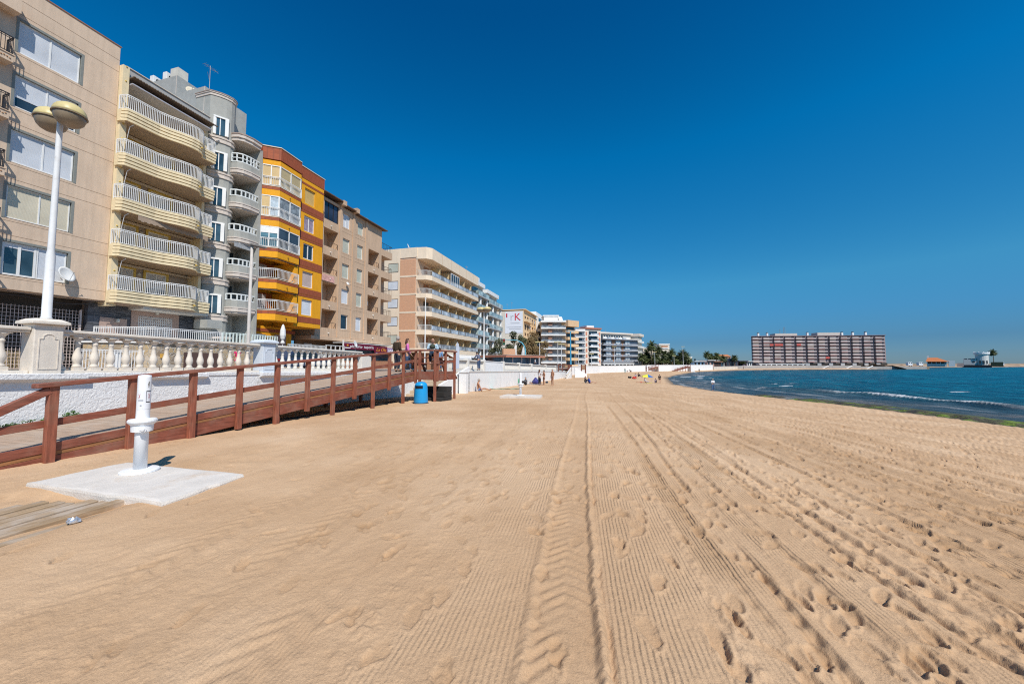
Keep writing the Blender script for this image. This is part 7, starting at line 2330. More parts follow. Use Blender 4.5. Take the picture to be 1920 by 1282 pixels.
grove = [(1222, 641, 200), (1213, 655, 206), (1204, 662, 198), (1236, 648, 204), (1230, 662, 196), (1246, 657, 202), (1254, 660, 208), (1260, 654, 206), (1268, 664, 200), (1276, 660, 205), (1281, 655, 198), (1287, 660, 203), (1291, 668, 207), (1209, 668, 200), (1240, 668, 199), (1272, 672, 197), (1218, 664, 203), (1250, 668, 203)]
for px, yt, Y in grove:
    palm(px, yt, Y, 'date palm standing in the dense grove behind the white bay wall', 'palms of the grove behind the bay wall')
for px, yt, Y, lab in ((1303, 673, 232, 'small lone palm by the pale blue kiosk'), (1326, 657, 236, 'leftmost of three bushy palms over the beach cafes'), (1333, 661, 240, 'middle of three bushy palms over the beach cafes'), (1344, 660, 240, 'rightmost of three bushy palms over the beach cafes'),
                       (1356, 664, 246, 'palm rising just left of the rose villa'), (1377, 663, 250, 'dark palm right of the terracotta gable'), (1393, 672, 256, 'short palm close to the striped slab'), (1863, 653, 372, 'lone palm on the headland beside the round tower')):
    palm(px, yt, Y, lab, 'palms along the far shore')


def clump(root, name, n, cx, rx, size, m, seed, parent_off=(0, 0, 0), flat=1.0):
    r = random.Random(seed); mb = MB()
    blobs = [(Vector((r.gauss(0, .42) * rx[0], r.gauss(0, .42) * rx[1], r.gauss(0, .40) * rx[2])), r.uniform(.25, .5)) for _ in range(16)]
    for i in range(n):
        c, br = blobs[i % 16]
        d = Vector((r.gauss(0, 1), r.gauss(0, 1), r.gauss(0, 1))).normalized() * (br * r.random() ** .4)
        p = Vector(cx) + c + Vector((d.x * rx[0], d.y * rx[1], d.z * rx[2]))
        a = Vector((r.gauss(0, 1), r.gauss(0, 1), r.gauss(0, 1))).normalized(); b_ = a.orthogonal().normalized(); s = size * r.uniform(.6, 1.4)
        mb.add([tuple(p + a * s), tuple(p + b_ * s * .55), tuple(p - a * s), tuple(p - b_ * s * .55)], [(0, 1, 2, 3)])
    return mb.build(name, m, root)


AUT = leaf_mat('russet_leaf', (.17, .115, .05)); OLV = leaf_mat('olive_leaf', (.085, .09, .04)); GRN = leaf_mat('fresh_green_leaf', (.08, .16, .03))
p = atY(1000, 681, 84); t = wthing('tree', 'russet and olive leaved tree in front of the apricot block', 'tree', (p.x, p.y, -2.0), 0)
mb = MB(); mb.tube([(0, 0, 0), (.1, 0, 2), (.3, .1, 4)], [.25, .2, .12], 8)
for a in range(6): mb.tube([(.1, 0, 2), (1.3 * math.cos(a), 1.0 * math.sin(a), 4), (2.2 * math.cos(a), 1.8 * math.sin(a), 5.5)], [.12, .08, .03], 6)
mb.build('trunk', BARK, t)
clump(t, 'crown', 5200, (0, 0, 4.4), (3.1, 2.6, 3.2), .17, AUT, 5)
p = atY(985, 681, 90); t = wthing('tree', 'dark olive tree behind the white painted trunks', 'tree', (p.x, p.y, -2.0), 0)
mb = MB(); mb.tube([(0, 0, 0), (0, .1, 3), (.1, 0, 6)], [.25, .2, .1], 8); mb.build('trunk', BARK, t)
clump(t, 'crown', 4200, (0, 0, 6.4), (2.6, 2.2, 3.0), .18, OLV, 6)
p = atY(950, 681, 88); t = wthing('tree', 'dark leafy tree between the glass block and the banner wall', 'tree', (p.x, p.y, -2.0), 0)
mb = MB(); mb.tube([(0, 0, 0), (0, .1, 3), (.1, 0, 5)], [.22, .16, .08], 8); mb.build('trunk', BARK, t)
clump(t, 'crown', 4200, (0, 0, 4.9), (3.4, 2.4, 2.6), .18, OLV, 8)
p = atY(975, 681, 80); t = wthing('tree', 'bare pruned tree with thick whitewashed trunks', 'tree', (p.x, p.y, -2.0), 0)
WB = mat('whitewashed_bark', (.55, .54, .52), .9, var=.25, scale=2.5)
mb = MB(); mb.tube([(-.3, 0, 0), (-.8, 0, 2.5), (-1.1, 0, 4.4), (-.9, .1, 5.9)], [.42, .38, .42, .22], 9); mb.build('trunk', WB, t, smooth=True)
mb = MB(); mb.tube([(.2, 0, 0), (.7, 0, 2.2), (.6, 0, 4.0), (.9, .1, 5.6)], [.40, .36, .40, .2], 9); mb.build('trunk', WB, t, smooth=True)
mb = MB()
for (x, z, a) in ((-1.0, 5.8, 2.2), (-.9, 5.8, 1.3), (.9, 5.5, 1.0), (.9, 5.5, 1.9), (-1.1, 4.6, 2.7), (.7, 4.4, .5)):
    mb.tube([(x, .05, z), (x + .6 * math.cos(a), .05, z + .6 * math.sin(a)), (x + 1.0 * math.cos(a), .1, z + 1.4 * math.sin(a))], [.10, .06, .02], 6)
mb.build('branches', BARK, t)
for i, (px, Y, h, w) in enumerate(((1205, 212, 5.0, 3.6), (1214, 214, 6.0, 4.0), (1225, 213, 5.4, 4.0), (1236, 214, 5.0, 3.6), (1247, 213, 5.6, 4.0), (1258, 214, 4.8, 3.8), (1268, 213, 5.2, 3.6), (1279, 214, 5.0, 3.8), (1288, 212, 4.2, 3.0))):
    x = atY(px, 681, Y).x; t = wthing('tree', 'bushy dark green tree filling the palm grove behind the bay wall', 'tree', (x, Y, -2.0), 0, 'dark trees between the palms')
    MB().tube([(0, 0, 0), (0, 0, h * .6)], .2, 6).build('trunk', BARK, t); clump(t, 'crown', 1300, (0, 0, h * .55), (w, w * .7, h * .45), .34, leaf_mat('dark_green_leaf', (.045, .06, .025)), 60 + i)
# weeds at the foot of the wall
for i, (px, py, n, w, lab) in enumerate(((22, 803, 420, .30, 'green weeds at the wall foot, leftmost clump'), (88, 797, 260, .14, 'small green weed at the wall behind the first ramp post'), (131, 789, 360, .17, 'green weed clump growing between ramp deck and wall'))):
    s_, z_ = atD(px, py, DW - .09); w_ = SDw(s_, DW - .09)
    t = thing('weed_clump', lab, 'weeds', s_, DW - .09, ldeck(s_), 'weeds along the wall foot')
    clump(t, 'leaves', n, (s_, DW - .09, ldeck(s_) + .06), (w, .06, .09), .022, GRN, 20 + i)
# low dry bushes along the far wall
for i, (px, Y) in enumerate(((1112, 140), (1118, 142), (1126, 143), (1131, 144), (1133, 144), (1150, 146), (1154, 146.5), (1158, 147), (1163, 148), (1168, 148.5), (1174, 149), (1180, 150))):
    x = atY(px, 681, Y).x
    t = wthing('dry_bush', 'low dry bush at the foot of the long curving bay wall', 'bush', (x, Y, -3.5), 0, 'dry bushes along the bay wall')
    clump(t, 'leaves', 160, (0, 0, .4), (.75, .5, .5), .14, leaf_mat('dry_leaf', (.13, .075, .06)) if i > 4 else leaf_mat('blue_grey_leaf', (.11, .12, .12)), 40 + i)

# ---------------------------------------------------------------- cars
def car(label, S, D, z, ang, col, van=False, L=4.2):
    w = SDw(S, D)
    t = wthing('parked_car', label, 'car', (w.x, w.y, z), ANG + ang)
    pm_ = mat('car_paint_' + label.split()[0], col, .3, var=.03, spec=.6)
    H = 1.45 if not van else 2.0
    if van: pr_ = [(-L / 2, .35), (L / 2, .35), (L / 2, .85), (L / 2 - .35, 1.1), (L / 2 - 1.1, H), (-L / 2 + .1, H), (-L / 2, H - .2)]
    else: pr_ = [(-L / 2, .40), (-L / 2 + .1, .30), (L / 2 - .1, .30), (L / 2, .45), (L / 2 - .05, .72), (L / 2 - .95, .86), (L / 2 - 1.65, H - .05), (L / 2 - 2.0, H), (-L / 2 + .9, H - .02), (-L / 2 + .25, .92), (-L / 2 + .02, .88)]
    MB().prism_h(pr_, 'y', -.84, .84).build('body', pm_, t, bevel=.06)
    for sy in (-.853, .843):
        if van: q = [(L / 2 - 1.0, H - .2), (L / 2 - .5, 1.12), (-L / 2 + .4, 1.12), (-L / 2 + .4, H - .2)]
        else: q = [(L / 2 - 1.15, .90), (L / 2 - 1.72, H - .12), (-L / 2 + 1.0, H - .12), (-L / 2 + .6, .92)]
        MB().prism_h(q, 'y', sy, sy + .01).build('side_window', GLASS, t)
    for sx in (-L / 2 + .75, L / 2 - .8):
        for sy in (-.80, .62):
            m3 = MB(); m3.lathe([(.20, 0), (.31, .02), (.31, .16), (.20, .18)], (0, 0, 0), 16); mb = MB(); mb.v = [(sx + a, sy - .02 + c, .31 + b_) for a, b_, c in m3.v]; mb.f = m3.f
            wh = mb.build('wheel', mat('tyre', (.02, .02, .02), .8), t); OFF[wh.name] = (0, 0, 0)
            m3 = MB(); m3.lathe([(.19, 0), (.19, .18)], (0, 0, 0), 10); mb = MB(); mb.v = [(sx + a, sy - .021 + c, .31 + b_) for a, b_, c in m3.v]; mb.f = m3.f; mb.build('rim', GREYM, wh)
    for sy in (-.62, .42): MB().box(L / 2 - .07, L / 2 + .01, sy, sy + .22, .60, .72).build('headlight', mat('headlight', (.7, .72, .75), .2), t); MB().box(-L / 2 - .005, -L / 2 + .05, sy, sy + .2, .68, .82).build('tail_light', mat('tail_light', (.35, .02, .02), .3), t)
    return t


car('navy hatchback parked behind the white balustrade', 20.6, 20.5, z_prom(20) - .15, 0, (.03, .05, .10))
car('dark green car parked by the far promenade lamps', Sy(78), DW + 8.5, z_prom(78) - .1, 0, (.03, .08, .08))
car('white van parked beside the kiosk with the reddish roof', Sy(52), DW + 8, z_prom(52) - .1, 0, (.72, .73, .74), van=True, L=4.8)

# ---------------------------------------------------------------- second stairs with timber gate, far ramps
s_, z_ = atD(1045, 690, D2)
t = thing('beach_stairs', 'white stair parapet with open bars descending to the sand at the far beach gate', 'stairs', Sy(80), D2, -3)
sa = Sy(72); sb = Sy(80)
mb = MB(); mb.hexa([(sa, D2 - 1.5, -3.4), (sb, D2 - 1.5, -3.4), (sb, D2 - 1.3, -3.4), (sa, D2 - 1.3, -3.4), (sa, D2 - 1.5, -2.95), (sb, D2 - 1.5, -1.75), (sb, D2 - 1.3, -1.75), (sa, D2 - 1.3, -2.95)]); mb.build('stringer', WHITE, t)
mb = MB(); mb.hexa([(sa, D2 - 1.5, -2.15), (sb, D2 - 1.5, -.95), (sb, D2 - 1.3, -.95), (sa, D2 - 1.3, -2.15), (sa, D2 - 1.5, -2.0), (sb, D2 - 1.5, -.80), (sb, D2 - 1.3, -.80), (sa, D2 - 1.3, -2.0)]); mb.build('rail', WHITE, t)
for i in range(9):
    s = sa + .3 + i * (sb - sa - .5) / 8; z = -2.95 + 1.2 * (s - sa) / (sb - sa); MB().box(s - .12, s + .12, D2 - 1.47, D2 - 1.33, z - .1, z + .82).build('bar', STONEW, t)
GATEW = wood_mat('dark_gate_timber', (.16, .055, .035), .7, (14, 14, 1.6), .3)
t = wthing('beach_gate', 'dark red timber gate frame and panel at the top of the far stairs', 'gate', (0, 0, 0))
ga = atY(1047, 681, 81); gb = atY(1075, 681, 79)
t.location = (ga.x, ga.y, 0); GW = gb.x - ga.x
for x in (0, GW * .28, GW * .72): MB().box(x - .09, x + .09, -.1, .1, -3.4, -.25).build('post', GATEW, t)
MB().box(GW * .74, GW, -.12, .12, -3.5, -.25).build('panel', GATEW, t); MB().box(-.2, GW * .735, -.11, .11, -.4, -.26).build('lintel', GATEW, t); MB().box(.1, GW * .7, -.06, .06, -1.3, -1.15).build('mid_rail', GATEW, t)
for lab, px0, px1, Y in (('far red brown timber ramp sloping up to the bay wall by the palms, nearer one', 1196, 1231, 158), ('second far timber ramp sloping up to the bay wall right of the first', 1262, 1291, 168)):
    a = atY(px0, 681, Y); b_ = atY(px1, 681, Y + 3)
    t = wthing('timber_ramp', lab, 'ramp', (a.x, a.y, -3.6), math.atan2(b_.y - a.y, b_.x - a.x)); L_ = (b_ - a).length
    MB().hexa([(0, -1, 0), (L_, -1, 1.8), (L_, 1, 1.8), (0, 1, 0), (0, -1, .3), (L_, -1, 2.2), (L_, 1, 2.2), (0, 1, .3)]).build('deck', REDW, t)
    mb = MB(); mb.beam((0, -1, 1.15), (L_, -1, 3.1), .12, .14); mb.beam((0, -1, .8), (L_, -1, 2.7), .08, .1); mb.build('handrail', REDW, t)
    for i in range(7): x = L_ * i / 6; MB().box(x - .08, x + .08, -1.1, -.95, -.6, 1.2 + 1.9 * i / 6).build('post', REDP, t)
    MB().prism_h([(L_ + .1, -.4), (L_ + 3.2, -.4), (L_ + .1, 2.0)], 'y', -.8, .8).build('steps', WHITEWALL, t)
t = thing('stair_parapet', 'white sloping parapet beyond the dark timber gate', 'parapet', Sy(92), D2, -3)
mb = MB(); a = atY(1078, 681, 82); b_ = atY(1100, 681, 84) 
w0 = toSD(a.x, a.y); w1 = toSD(b_.x, b_.y)
mb.hexa([(w0[0], w0[1], -3.6), (w1[0], w1[1], -3.6), (w1[0] + .3, w1[1] + .1, -3.6), (w0[0] + .3, w0[1] + .1, -3.6), (w0[0], w0[1], -.9), (w1[0], w1[1], -2.4), (w1[0] + .3, w1[1] + .1, -2.4), (w0[0] + .3, w0[1] + .1, -.9)]); mb.build('parapet', WHITEWALL, t)
t = wthing('small_gate', 'little dark timber gate posts beyond the white sloping parapet', 'gate', tuple(atY(1094, 697, 92)))
for x in (-.5, .5): MB().box(x - .14, x + .14, -.1, .1, -1.0, 1.8).build('post', GATEW, t)
MB().box(-.36, .36, -.05, .05, .5, 1.7).build('leaf', mat('tan_leaf_board', (.35, .22, .14), .8), t)
g = ground_at(1081, 707); 
t = wthing('litter_bin', 'small turquoise litter bin by the foot of the far stairs', 'bin', (g.x, g.y, g.z), 0)
MB().lathe([(.30, 0), (.33, .7), (.22, .95)], (0, 0, 0), 12).build('body', mat('turquoise_plastic', (.05, .42, .62), .4), t, smooth=True); MB().box(-.16, .16, -.34, -.28, .62, .72).build('slot', DARK, t)
# ================================================================== PEOPLE
SKIN = mat('skin', (.52, .30, .20), .55, var=.08, scale=8)
SKIN2 = mat('tanned_skin', (.45, .235, .145), .55, var=.08, scale=8)
STAND = {
    'pelvis': (0, 0, .93), 'waist': (0, 0, 1.08), 'chest': (0, .01, 1.30), 'neck': (0, 0, 1.47), 'head': (0, .02, 1.60), 'crown': (0, .01, 1.70),
    'shL': (-.175, 0, 1.42), 'elL': (-.22, -.03, 1.14), 'wrL': (-.22, .07, .90), 'shR': (.175, 0, 1.42), 'elR': (.22, -.03, 1.14), 'wrR': (.22, .07, .90),
    'hiL': (-.095, 0, .90), 'knL': (-.10, .03, .50), 'anL': (-.10, -.01, .085), 'toL': (-.12, .15, .035), 'hiR': (.095, 0, .90), 'knR': (.10, .03, .50), 'anR': (.10, -.01, .085), 'toR': (.12, .15, .035)}
RAD = {'pelvis': (.15, .115), 'waist': (.135, .105), 'chest': (.155, .115), 'neck': (.058, .058), 'head': (.080, .098), 'crown': (.06, .07),
       'sh': (.066, .066), 'el': (.042, .042), 'wr': (.030, .030), 'hi': (.092, .092), 'kn': (.060, .060), 'an': (.042, .042), 'to': (.035, .028)}
BONES = [('pelvis', 'waist'), ('waist', 'chest'), ('chest', 'neck'), ('neck', 'head'), ('head', 'crown')]
for s_ in 'LR':
    BONES += [('chest', 'sh' + s_), ('sh' + s_, 'el' + s_), ('el' + s_, 'wr' + s_), ('pelvis', 'hi' + s_), ('hi' + s_, 'kn' + s_), ('kn' + s_, 'an' + s_), ('an' + s_, 'to' + s_)]


def skin_mesh(name, verts, radii, edges, m, parent, root=0, levels=1):
    me = bpy.data.meshes.new(name); me.from_pydata([tuple(v) for v in verts], edges, []); me.update()
    o = bpy.data.objects.new(name, me); COL.objects.link(o)
    md = o.modifiers.new('Skin', 'SKIN'); md.use_smooth_shade = True; md.branch_smoothing = .6
    for i, r in enumerate(radii): me.skin_vertices[0].data[i].radius = r
    me.skin_vertices[0].data[root].use_root = True
    sb = o.modifiers.new('Sub', 'SUBSURF'); sb.levels = levels; sb.render_levels = levels
    dg = bpy.context.evaluated_depsgraph_get(); dg.update()
    me2 = bpy.data.meshes.new_from_object(o.evaluated_get(dg))
    bpy.data.objects.remove(o); bpy.data.meshes.remove(me)
    me2.name = name
    me2.materials.clear(); me2.materials.append(m)
    me2.polygons.foreach_set('use_smooth', [True] * len(me2.polygons))
    o = bpy.data.objects.new(name, me2); COL.objects.link(o); o.parent = parent
    OFF[o.name] = (0, 0, 0)
    return o


def rad(j, g=0.0, k=1.0):
    a, b_ = RAD.get(j, RAD.get(j[:2], (.05, .05)))
    return (a * k + g, b_ * k + g)


def person(label, loc, face, pose=None, top=None, bottom=None, hair=None, skin=None, shoes=None, sleeves='long', legs='long', h=1.70, glasses=False, longhair=False, cap=None, group=None, fat=1.0, topname='jacket'):
    """face = world angle the person looks towards"""
    sk = skin or SKIN
    J = dict(STAND); J.update(pose or {})
    J = {k: Vector(v) for k, v in J.items()}
    k = h / 1.70
    t = wthing('person', label, 'person', loc, face - math.pi / 2, group)
    t.scale = (k, k, k)
    names = list(J)
    V_ = [J[n_] for n_ in names]; R_ = [rad(n_, 0, fat if n_ in ('pelvis', 'waist', 'chest') else 1) for n_ in names]
    E_ = [(names.index(a), names.index(b_)) for a, b_ in BONES]
    # five fingers on each hand
    for s_ in 'LR':
        w = J['wr' + s_]; d = (w - J['el' + s_]).normalized()
        lat = d.cross(Vector((0, 0, 1)))
        if lat.length < .2: lat = Vector((0, 1, 0))
        lat.normalize(); pn = lat.cross(d)
        pi = len(V_); V_.append(w + d * .055); R_.append((.034, .018)); E_.append((names.index('wr' + s_), pi))
        for q, (o_, L_) in enumerate(((-.030, .062), (-.010, .074), (.011, .070), (.030, .055))):
            a = len(V_); V_.append(w + d * .098 + lat * o_); R_.append((.010, .010)); E_.append((pi, a))
            V_.append(w + d * (.098 + L_ * .55) + lat * o_ * 1.1 + pn * .008); R_.append((.009, .009)); E_.append((a, a + 1))
            V_.append(w + d * (.098 + L_ * .92) + lat * o_ * 1.1 + pn * .028); R_.append((.008, .008)); E_.append((a + 1, a + 2))
        a = len(V_); V_.append(w + d * .05 + lat * -.05 + pn * .008); R_.append((.012, .012)); E_.append((pi, a))
        V_.append(w + d * .095 + lat * -.058 + pn * .02); R_.append((.009, .009)); E_.append((a, a + 1))
    # nose
    hd = names.index('head'); fw = Vector((0, 1, 0))
    if pose and 'fw' in pose: fw = Vector(pose['fw'])
    body = skin_mesh('body', V_, R_, E_, sk, t, names.index('pelvis'))
    H_ = J['head']; upv = (J['crown'] - J['neck']).normalized(); fw = (fw - upv * fw.dot(upv)).normalized(); sd = fw.cross(upv)
    mb = MB(); c = H_ + fw * .10 - upv * .015
    mb.add([tuple(c + upv * .03), tuple(c - sd * .016 - upv * .015), tuple(c + sd * .016 - upv * .015), tuple(c + fw * .03 - upv * .012)], [(0, 1, 3), (0, 3, 2), (1, 2, 3), (0, 2, 1)]); mb.build('nose', sk, t)
    mb = MB()
    for s_ in (-1, 1): p = H_ + sd * .083 * s_ - upv * .0; mb.ball(tuple(p), .018, .025, .034, n=8, m=5)
    mb.build('ears', sk, t)
    EYE = mat('eye_dark', (.03, .02, .02), .3); LIP = mat('lips', (.40, .15, .12), .5)
    mb = MB()
    for s_ in (-1, 1):
        p = H_ + fw * .094 + sd * .034 * s_ + upv * .022
        if glasses:
            a = [p + sd * .030 + upv * .016, p - sd * .030 + upv * .016, p - sd * .026 - upv * .018, p + sd * .026 - upv * .018]
            mb.hexa([tuple(x) for x in a] + [tuple(x + fw * .012) for x in a])
        else: mb.ball(tuple(p), .013, .010, .009, n=8, m=5)
    if glasses: mb.beam(tuple(H_ + fw * .098 + sd * .085 + upv * .03), tuple(H_ + fw * .098 - sd * .085 + upv * .03), .012, .012)
    mb.build('sunglasses' if glasses else 'eyes', DARK if glasses else EYE, t)
    mb = MB(); p = H_ + fw * .092 - upv * .052; mb.beam(tuple(p - sd * .026), tuple(p + sd * .026), .012, .010); mb.build('mouth', LIP, t)
    if hair is not None:
        mb = MB(); mb.ball((0, 0, 0), 1, 1, 1, n=14, m=9)
        vs = []
        for x, y, z in mb.v:
            p = H_ + upv * .025 - fw * .012 + sd * x * .092 + fw * y * .108 + upv * z * .112
            if y > .25 and z < .55: p = H_ + upv * .02 + sd * x * .07 + fw * y * .06 + upv * z * .06
            if longhair and z < -.1 and y < .3: p = p - upv * .13 - fw * .02
            vs.append(tuple(p))
        mb.v = vs; mb.build('hair', hair, t, smooth=True)
    if cap is not None:
        mb = MB(); cc = H_ + upv * .05
        mb.ball(tuple(cc), .105, .115, .085, n=12, m=7); mb.hexa([tuple(cc + fw * a + sd * b_ + upv * c_) for a, b_, c_ in ((.08, -.07, -.0), (.19, -.05, -.015), (.19, .05, -.015), (.08, .07, .0), (.08, -.07, .015), (.19, -.05, 0), (.19, .05, 0), (.08, .07, .015))])
        mb.build('cap', cap, t, smooth=True)
    g = .016

    def garment(name, js, bones, m, grow_=g, extra=None):
        vv = [J[n_] for n_ in js]; rr = [rad(n_, grow_, fat if n_ in ('pelvis', 'waist', 'chest') else 1) for n_ in js]; ee = [(js.index(a), js.index(b_)) for a, b_ in bones]
        if extra:
            for base, p, r in extra: vv.append(p); rr.append(r); ee.append((js.index(base), len(vv) - 1))
        return skin_mesh(name, vv, rr, ee, m, t, 0)

    if top is not None:
        js = ['pelvis', 'waist', 'chest', 'shL', 'shR']; bs = [('pelvis', 'waist'), ('waist', 'chest'), ('chest', 'shL'), ('chest', 'shR')]; ex = []
        for s_ in 'LR':
            if sleeves == 'long': js += ['el' + s_]; bs += [('sh' + s_, 'el' + s_)]; ex.append(('el' + s_, J['el' + s_].lerp(J['wr' + s_], .88), (.046, .046)))
            elif sleeves == 'short': ex.append(('sh' + s_, J['sh' + s_].lerp(J['el' + s_], .6), (.066, .066)))
        ex.append(('chest', J['chest'].lerp(J['neck'], .78), (.075, .075)))
        garment(topname, js, bs, top, .022, ex)
    if bottom is not None:
        js = ['pelvis', 'hiL', 'hiR']; bs = [('pelvis', 'hiL'), ('pelvis', 'hiR')]; ex = []
        for s_ in 'LR':
            if legs == 'long': js += ['kn' + s_]; bs += [('hi' + s_, 'kn' + s_)]; ex.append(('kn' + s_, J['kn' + s_].lerp(J['an' + s_], .93), (.062, .062)))
            else: ex.append(('hi' + s_, J['hi' + s_].lerp(J['kn' + s_], .55 if legs == 'short' else .18), (.098, .098)))
        ex.append(('pelvis', J['pelvis'].lerp(J['waist'], .45), (.15 * fat, .12)))
        garment('trousers' if legs == 'long' else 'shorts', js, bs, bottom, .018, ex)
    if shoes is not None:
        for s_ in 'LR':
            a = J['an' + s_]; b_ = J['to' + s_]
            skin_mesh('shoe', [a - Vector((0, 0, .035)), b_, a.lerp(b_, .5)], [(.056, .050), (.045, .036), (.052, .045)], [(0, 2), (2, 1)], shoes, t, 0)
    return t


SIT = {'pelvis': (0, 0, .0), 'waist': (0, -.03, .16), 'chest': (0, -.01, .38), 'neck': (0, .03, .55), 'head': (0, .07, .68), 'crown': (0, .07, .78),
       'shL': (-.175, 0, .50), 'shR': (.175, 0, .50), 'elL': (-.24, .10, .26), 'elR': (.24, .10, .26), 'wrL': (-.12, .30, .26), 'wrR': (.12, .30, .26),
       'hiL': (-.095, .03, -.01), 'hiR': (.095, .03, -.01), 'knL': (-.13, .45, .02), 'knR': (.13, .45, .02), 'anL': (-.12, .42, -.37), 'anR': (.12, .42, -.37), 'toL': (-.13, .57, -.42), 'toR': (.13, .57, -.42)}
SAND_SIT = {**SIT, 'knL': (-.13, .38, .36), 'knR': (.13, .38, .36), 'anL': (-.12, .62, -.04), 'anR': (.12, .62, -.04), 'toL': (-.13, .78, -.06), 'toR': (.13, .78, -.06), 'wrL': (-.08, .42, .30), 'wrR': (.08, .42, .30), 'elL': (-.22, .18, .30), 'elR': (.22, .18, .30)}
LEGS_OUT = {**SIT, 'knL': (-.12, .48, .08), 'knR': (.12, .48, .10), 'anL': (-.12, .90, -.03), 'anR': (.13, .90, -.03), 'toL': (-.13, .96, .10), 'toR': (.14, .96, .10), 'wrL': (-.20, .20, .0), 'wrR': (.20, .20, .02)}
LIE = {'pelvis': (0, 0, .10), 'waist': (0, -.16, .11), 'chest': (0, -.38, .12), 'neck': (0, -.55, .14), 'head': (0, -.68, .17), 'crown': (0, -.78, .18), 'shL': (-.175, -.50, .11), 'shR': (.175, -.50, .11), 'elL': (-.30, -.30, .07), 'elR': (.30, -.30, .07), 'wrL': (-.22, -.05, .08), 'wrR': (.22, -.05, .08),
       'hiL': (-.095, .04, .09), 'hiR': (.095, .04, .09), 'knL': (-.12, .45, .12), 'knR': (.12, .45, .10), 'anL': (-.13, .86, .06), 'anR': (.13, .86, .06), 'toL': (-.15, .92, .18), 'toR': (.15, .92, .18), 'fw': (0, 0, 1)}
WALK = {'knL': (-.09, .14, .52), 'anL': (-.09, .18, .09), 'toL': (-.10, .34, .05), 'knR': (.09, -.02, .50), 'anR': (.09, -.20, .11), 'toR': (.10, -.05, .035), 'wrL': (-.20, -.08, .88), 'elL': (-.22, -.10, 1.14), 'elR': (.22, .02, 1.14), 'wrR': (.21, .16, .92)}
CROSS = {'elL': (-.24, .03, 1.16), 'wrL': (.04, .17, 1.18), 'elR': (.24, .03, 1.15), 'wrR': (-.05, .18, 1.14)}
cl = lambda n_, c_, r_=.85: mat(n_, c_, r_, var=.12, scale=7, bump=.2, bscale=30)
JEANS = cl('blue_jeans', (.05, .085, .16)); DNAVY = cl('dark_navy_trousers', (.022, .028, .045)); BRNJ = cl('brown_jacket', (.055, .036, .02)); PINKS = cl('pink_shirt', (.62, .16, .42))
LBLUE = cl('pale_blue_jacket', (.38, .50, .58)); GREYS = cl('grey_blue_shirt', (.11, .125, .18)); WSH = cl('white_shirt', (.68, .70, .74)); BLKS = cl('black_cloth', (.02, .02, .025)); REDD = cl('pink_red_dress', (.62, .03, .13)); BLUS = cl('royal_blue_cloth', (.04, .08, .32)); REDC = cl('red_cloth', (.55, .06, .05)); LILAC = cl('lilac_cloth', (.42, .40, .55)); GREYC = cl('grey_cloth', (.13, .13, .14))
HGREY = mat('grey_hair', (.36, .33, .30), .7, var=.2, scale=20); HBRN = mat('brown_hair', (.10, .05, .03), .6, var=.3, scale=20); HDK = mat('dark_hair', (.025, .018, .015), .5, var=.3, scale=20); HRED = mat('reddish_hair', (.20, .07, .04), .6, var=.3, scale=20); HWH = mat('white_hair', (.60, .58, .55), .7, var=.1)
WSHOE = cl('white_shoes', (.68, .68, .66)); DSHOE = cl('dark_shoes', (.03, .025, .02))

# on the ramp head and platform
p = atY(744, 698, 18.5)
person('elderly man in a brown jacket standing at the top of the ramp', (p.x, p.y, PZ + .005), R(60), {**STAND, 'wrR': (.20, .10, .93), 'head': (.02, .04, 1.60)}, BRNJ, DNAVY, HGREY, shoes=DSHOE, h=1.74, fat=1.12)
p = atY(763, 697, 18.7)
person('woman in a pink shirt and jeans with sunglasses beside the man in brown', (p.x, p.y, PZ + .005), R(20), {**WALK, 'elL': (-.22, -.03, 1.14), 'wrL': (-.20, .07, .90)}, PINKS, JEANS, HBRN, shoes=DSHOE, h=1.64, glasses=True, longhair=True, fat=1.05, topname='shirt')
sp_ = SDw(bs, bd - .15)
person('man in a pale blue jacket and sunglasses seated on the timber picnic table', (sp_.x, sp_.y, PZ + .84), R(-75), {**SIT, 'knL': (-.18, .42, .10), 'anL': (-.02, .55, -.20), 'toL': (.02, .68, -.24), 'wrL': (-.06, .30, .34), 'wrR': (.06, .30, .34)}, LBLUE, DNAVY, None, shoes=WSHOE, h=1.78, glasses=True, fat=1.15)
sp2 = sp_ + Vector((.05, -.42, 0)).xyz
t = wthing('jacket_bundle', 'dark green bundle held by the seated man with sunglasses', 'bundle', (sp_.x + .06, sp_.y - .36, PZ + 1.24), 0)
mb = MB(); rr = random.Random(4); mb.ball((0, 0, 0), .14, .10, .13, n=12, m=8); mb.v = [(x * rr.uniform(.8, 1.15), y * rr.uniform(.8, 1.15), z * rr.uniform(.8, 1.15)) for x, y, z in mb.v]; mb.build('cloth', cl('olive_cloth', (.06, .07, .05)), t, smooth=True)
s_, z_ = atD(826, 672, DW - .05); w_ = SDw(Sy(24.6), DW - .6)
w_ = atY(824, 690, 24.5)
person('person in blue denim standing on the promenade behind the platform', (w_.x, w_.y, z_prom(24.5)), R(100), None, cl('denim_jacket', (.16, .27, .45)), JEANS, HDK, shoes=DSHOE, h=1.45)
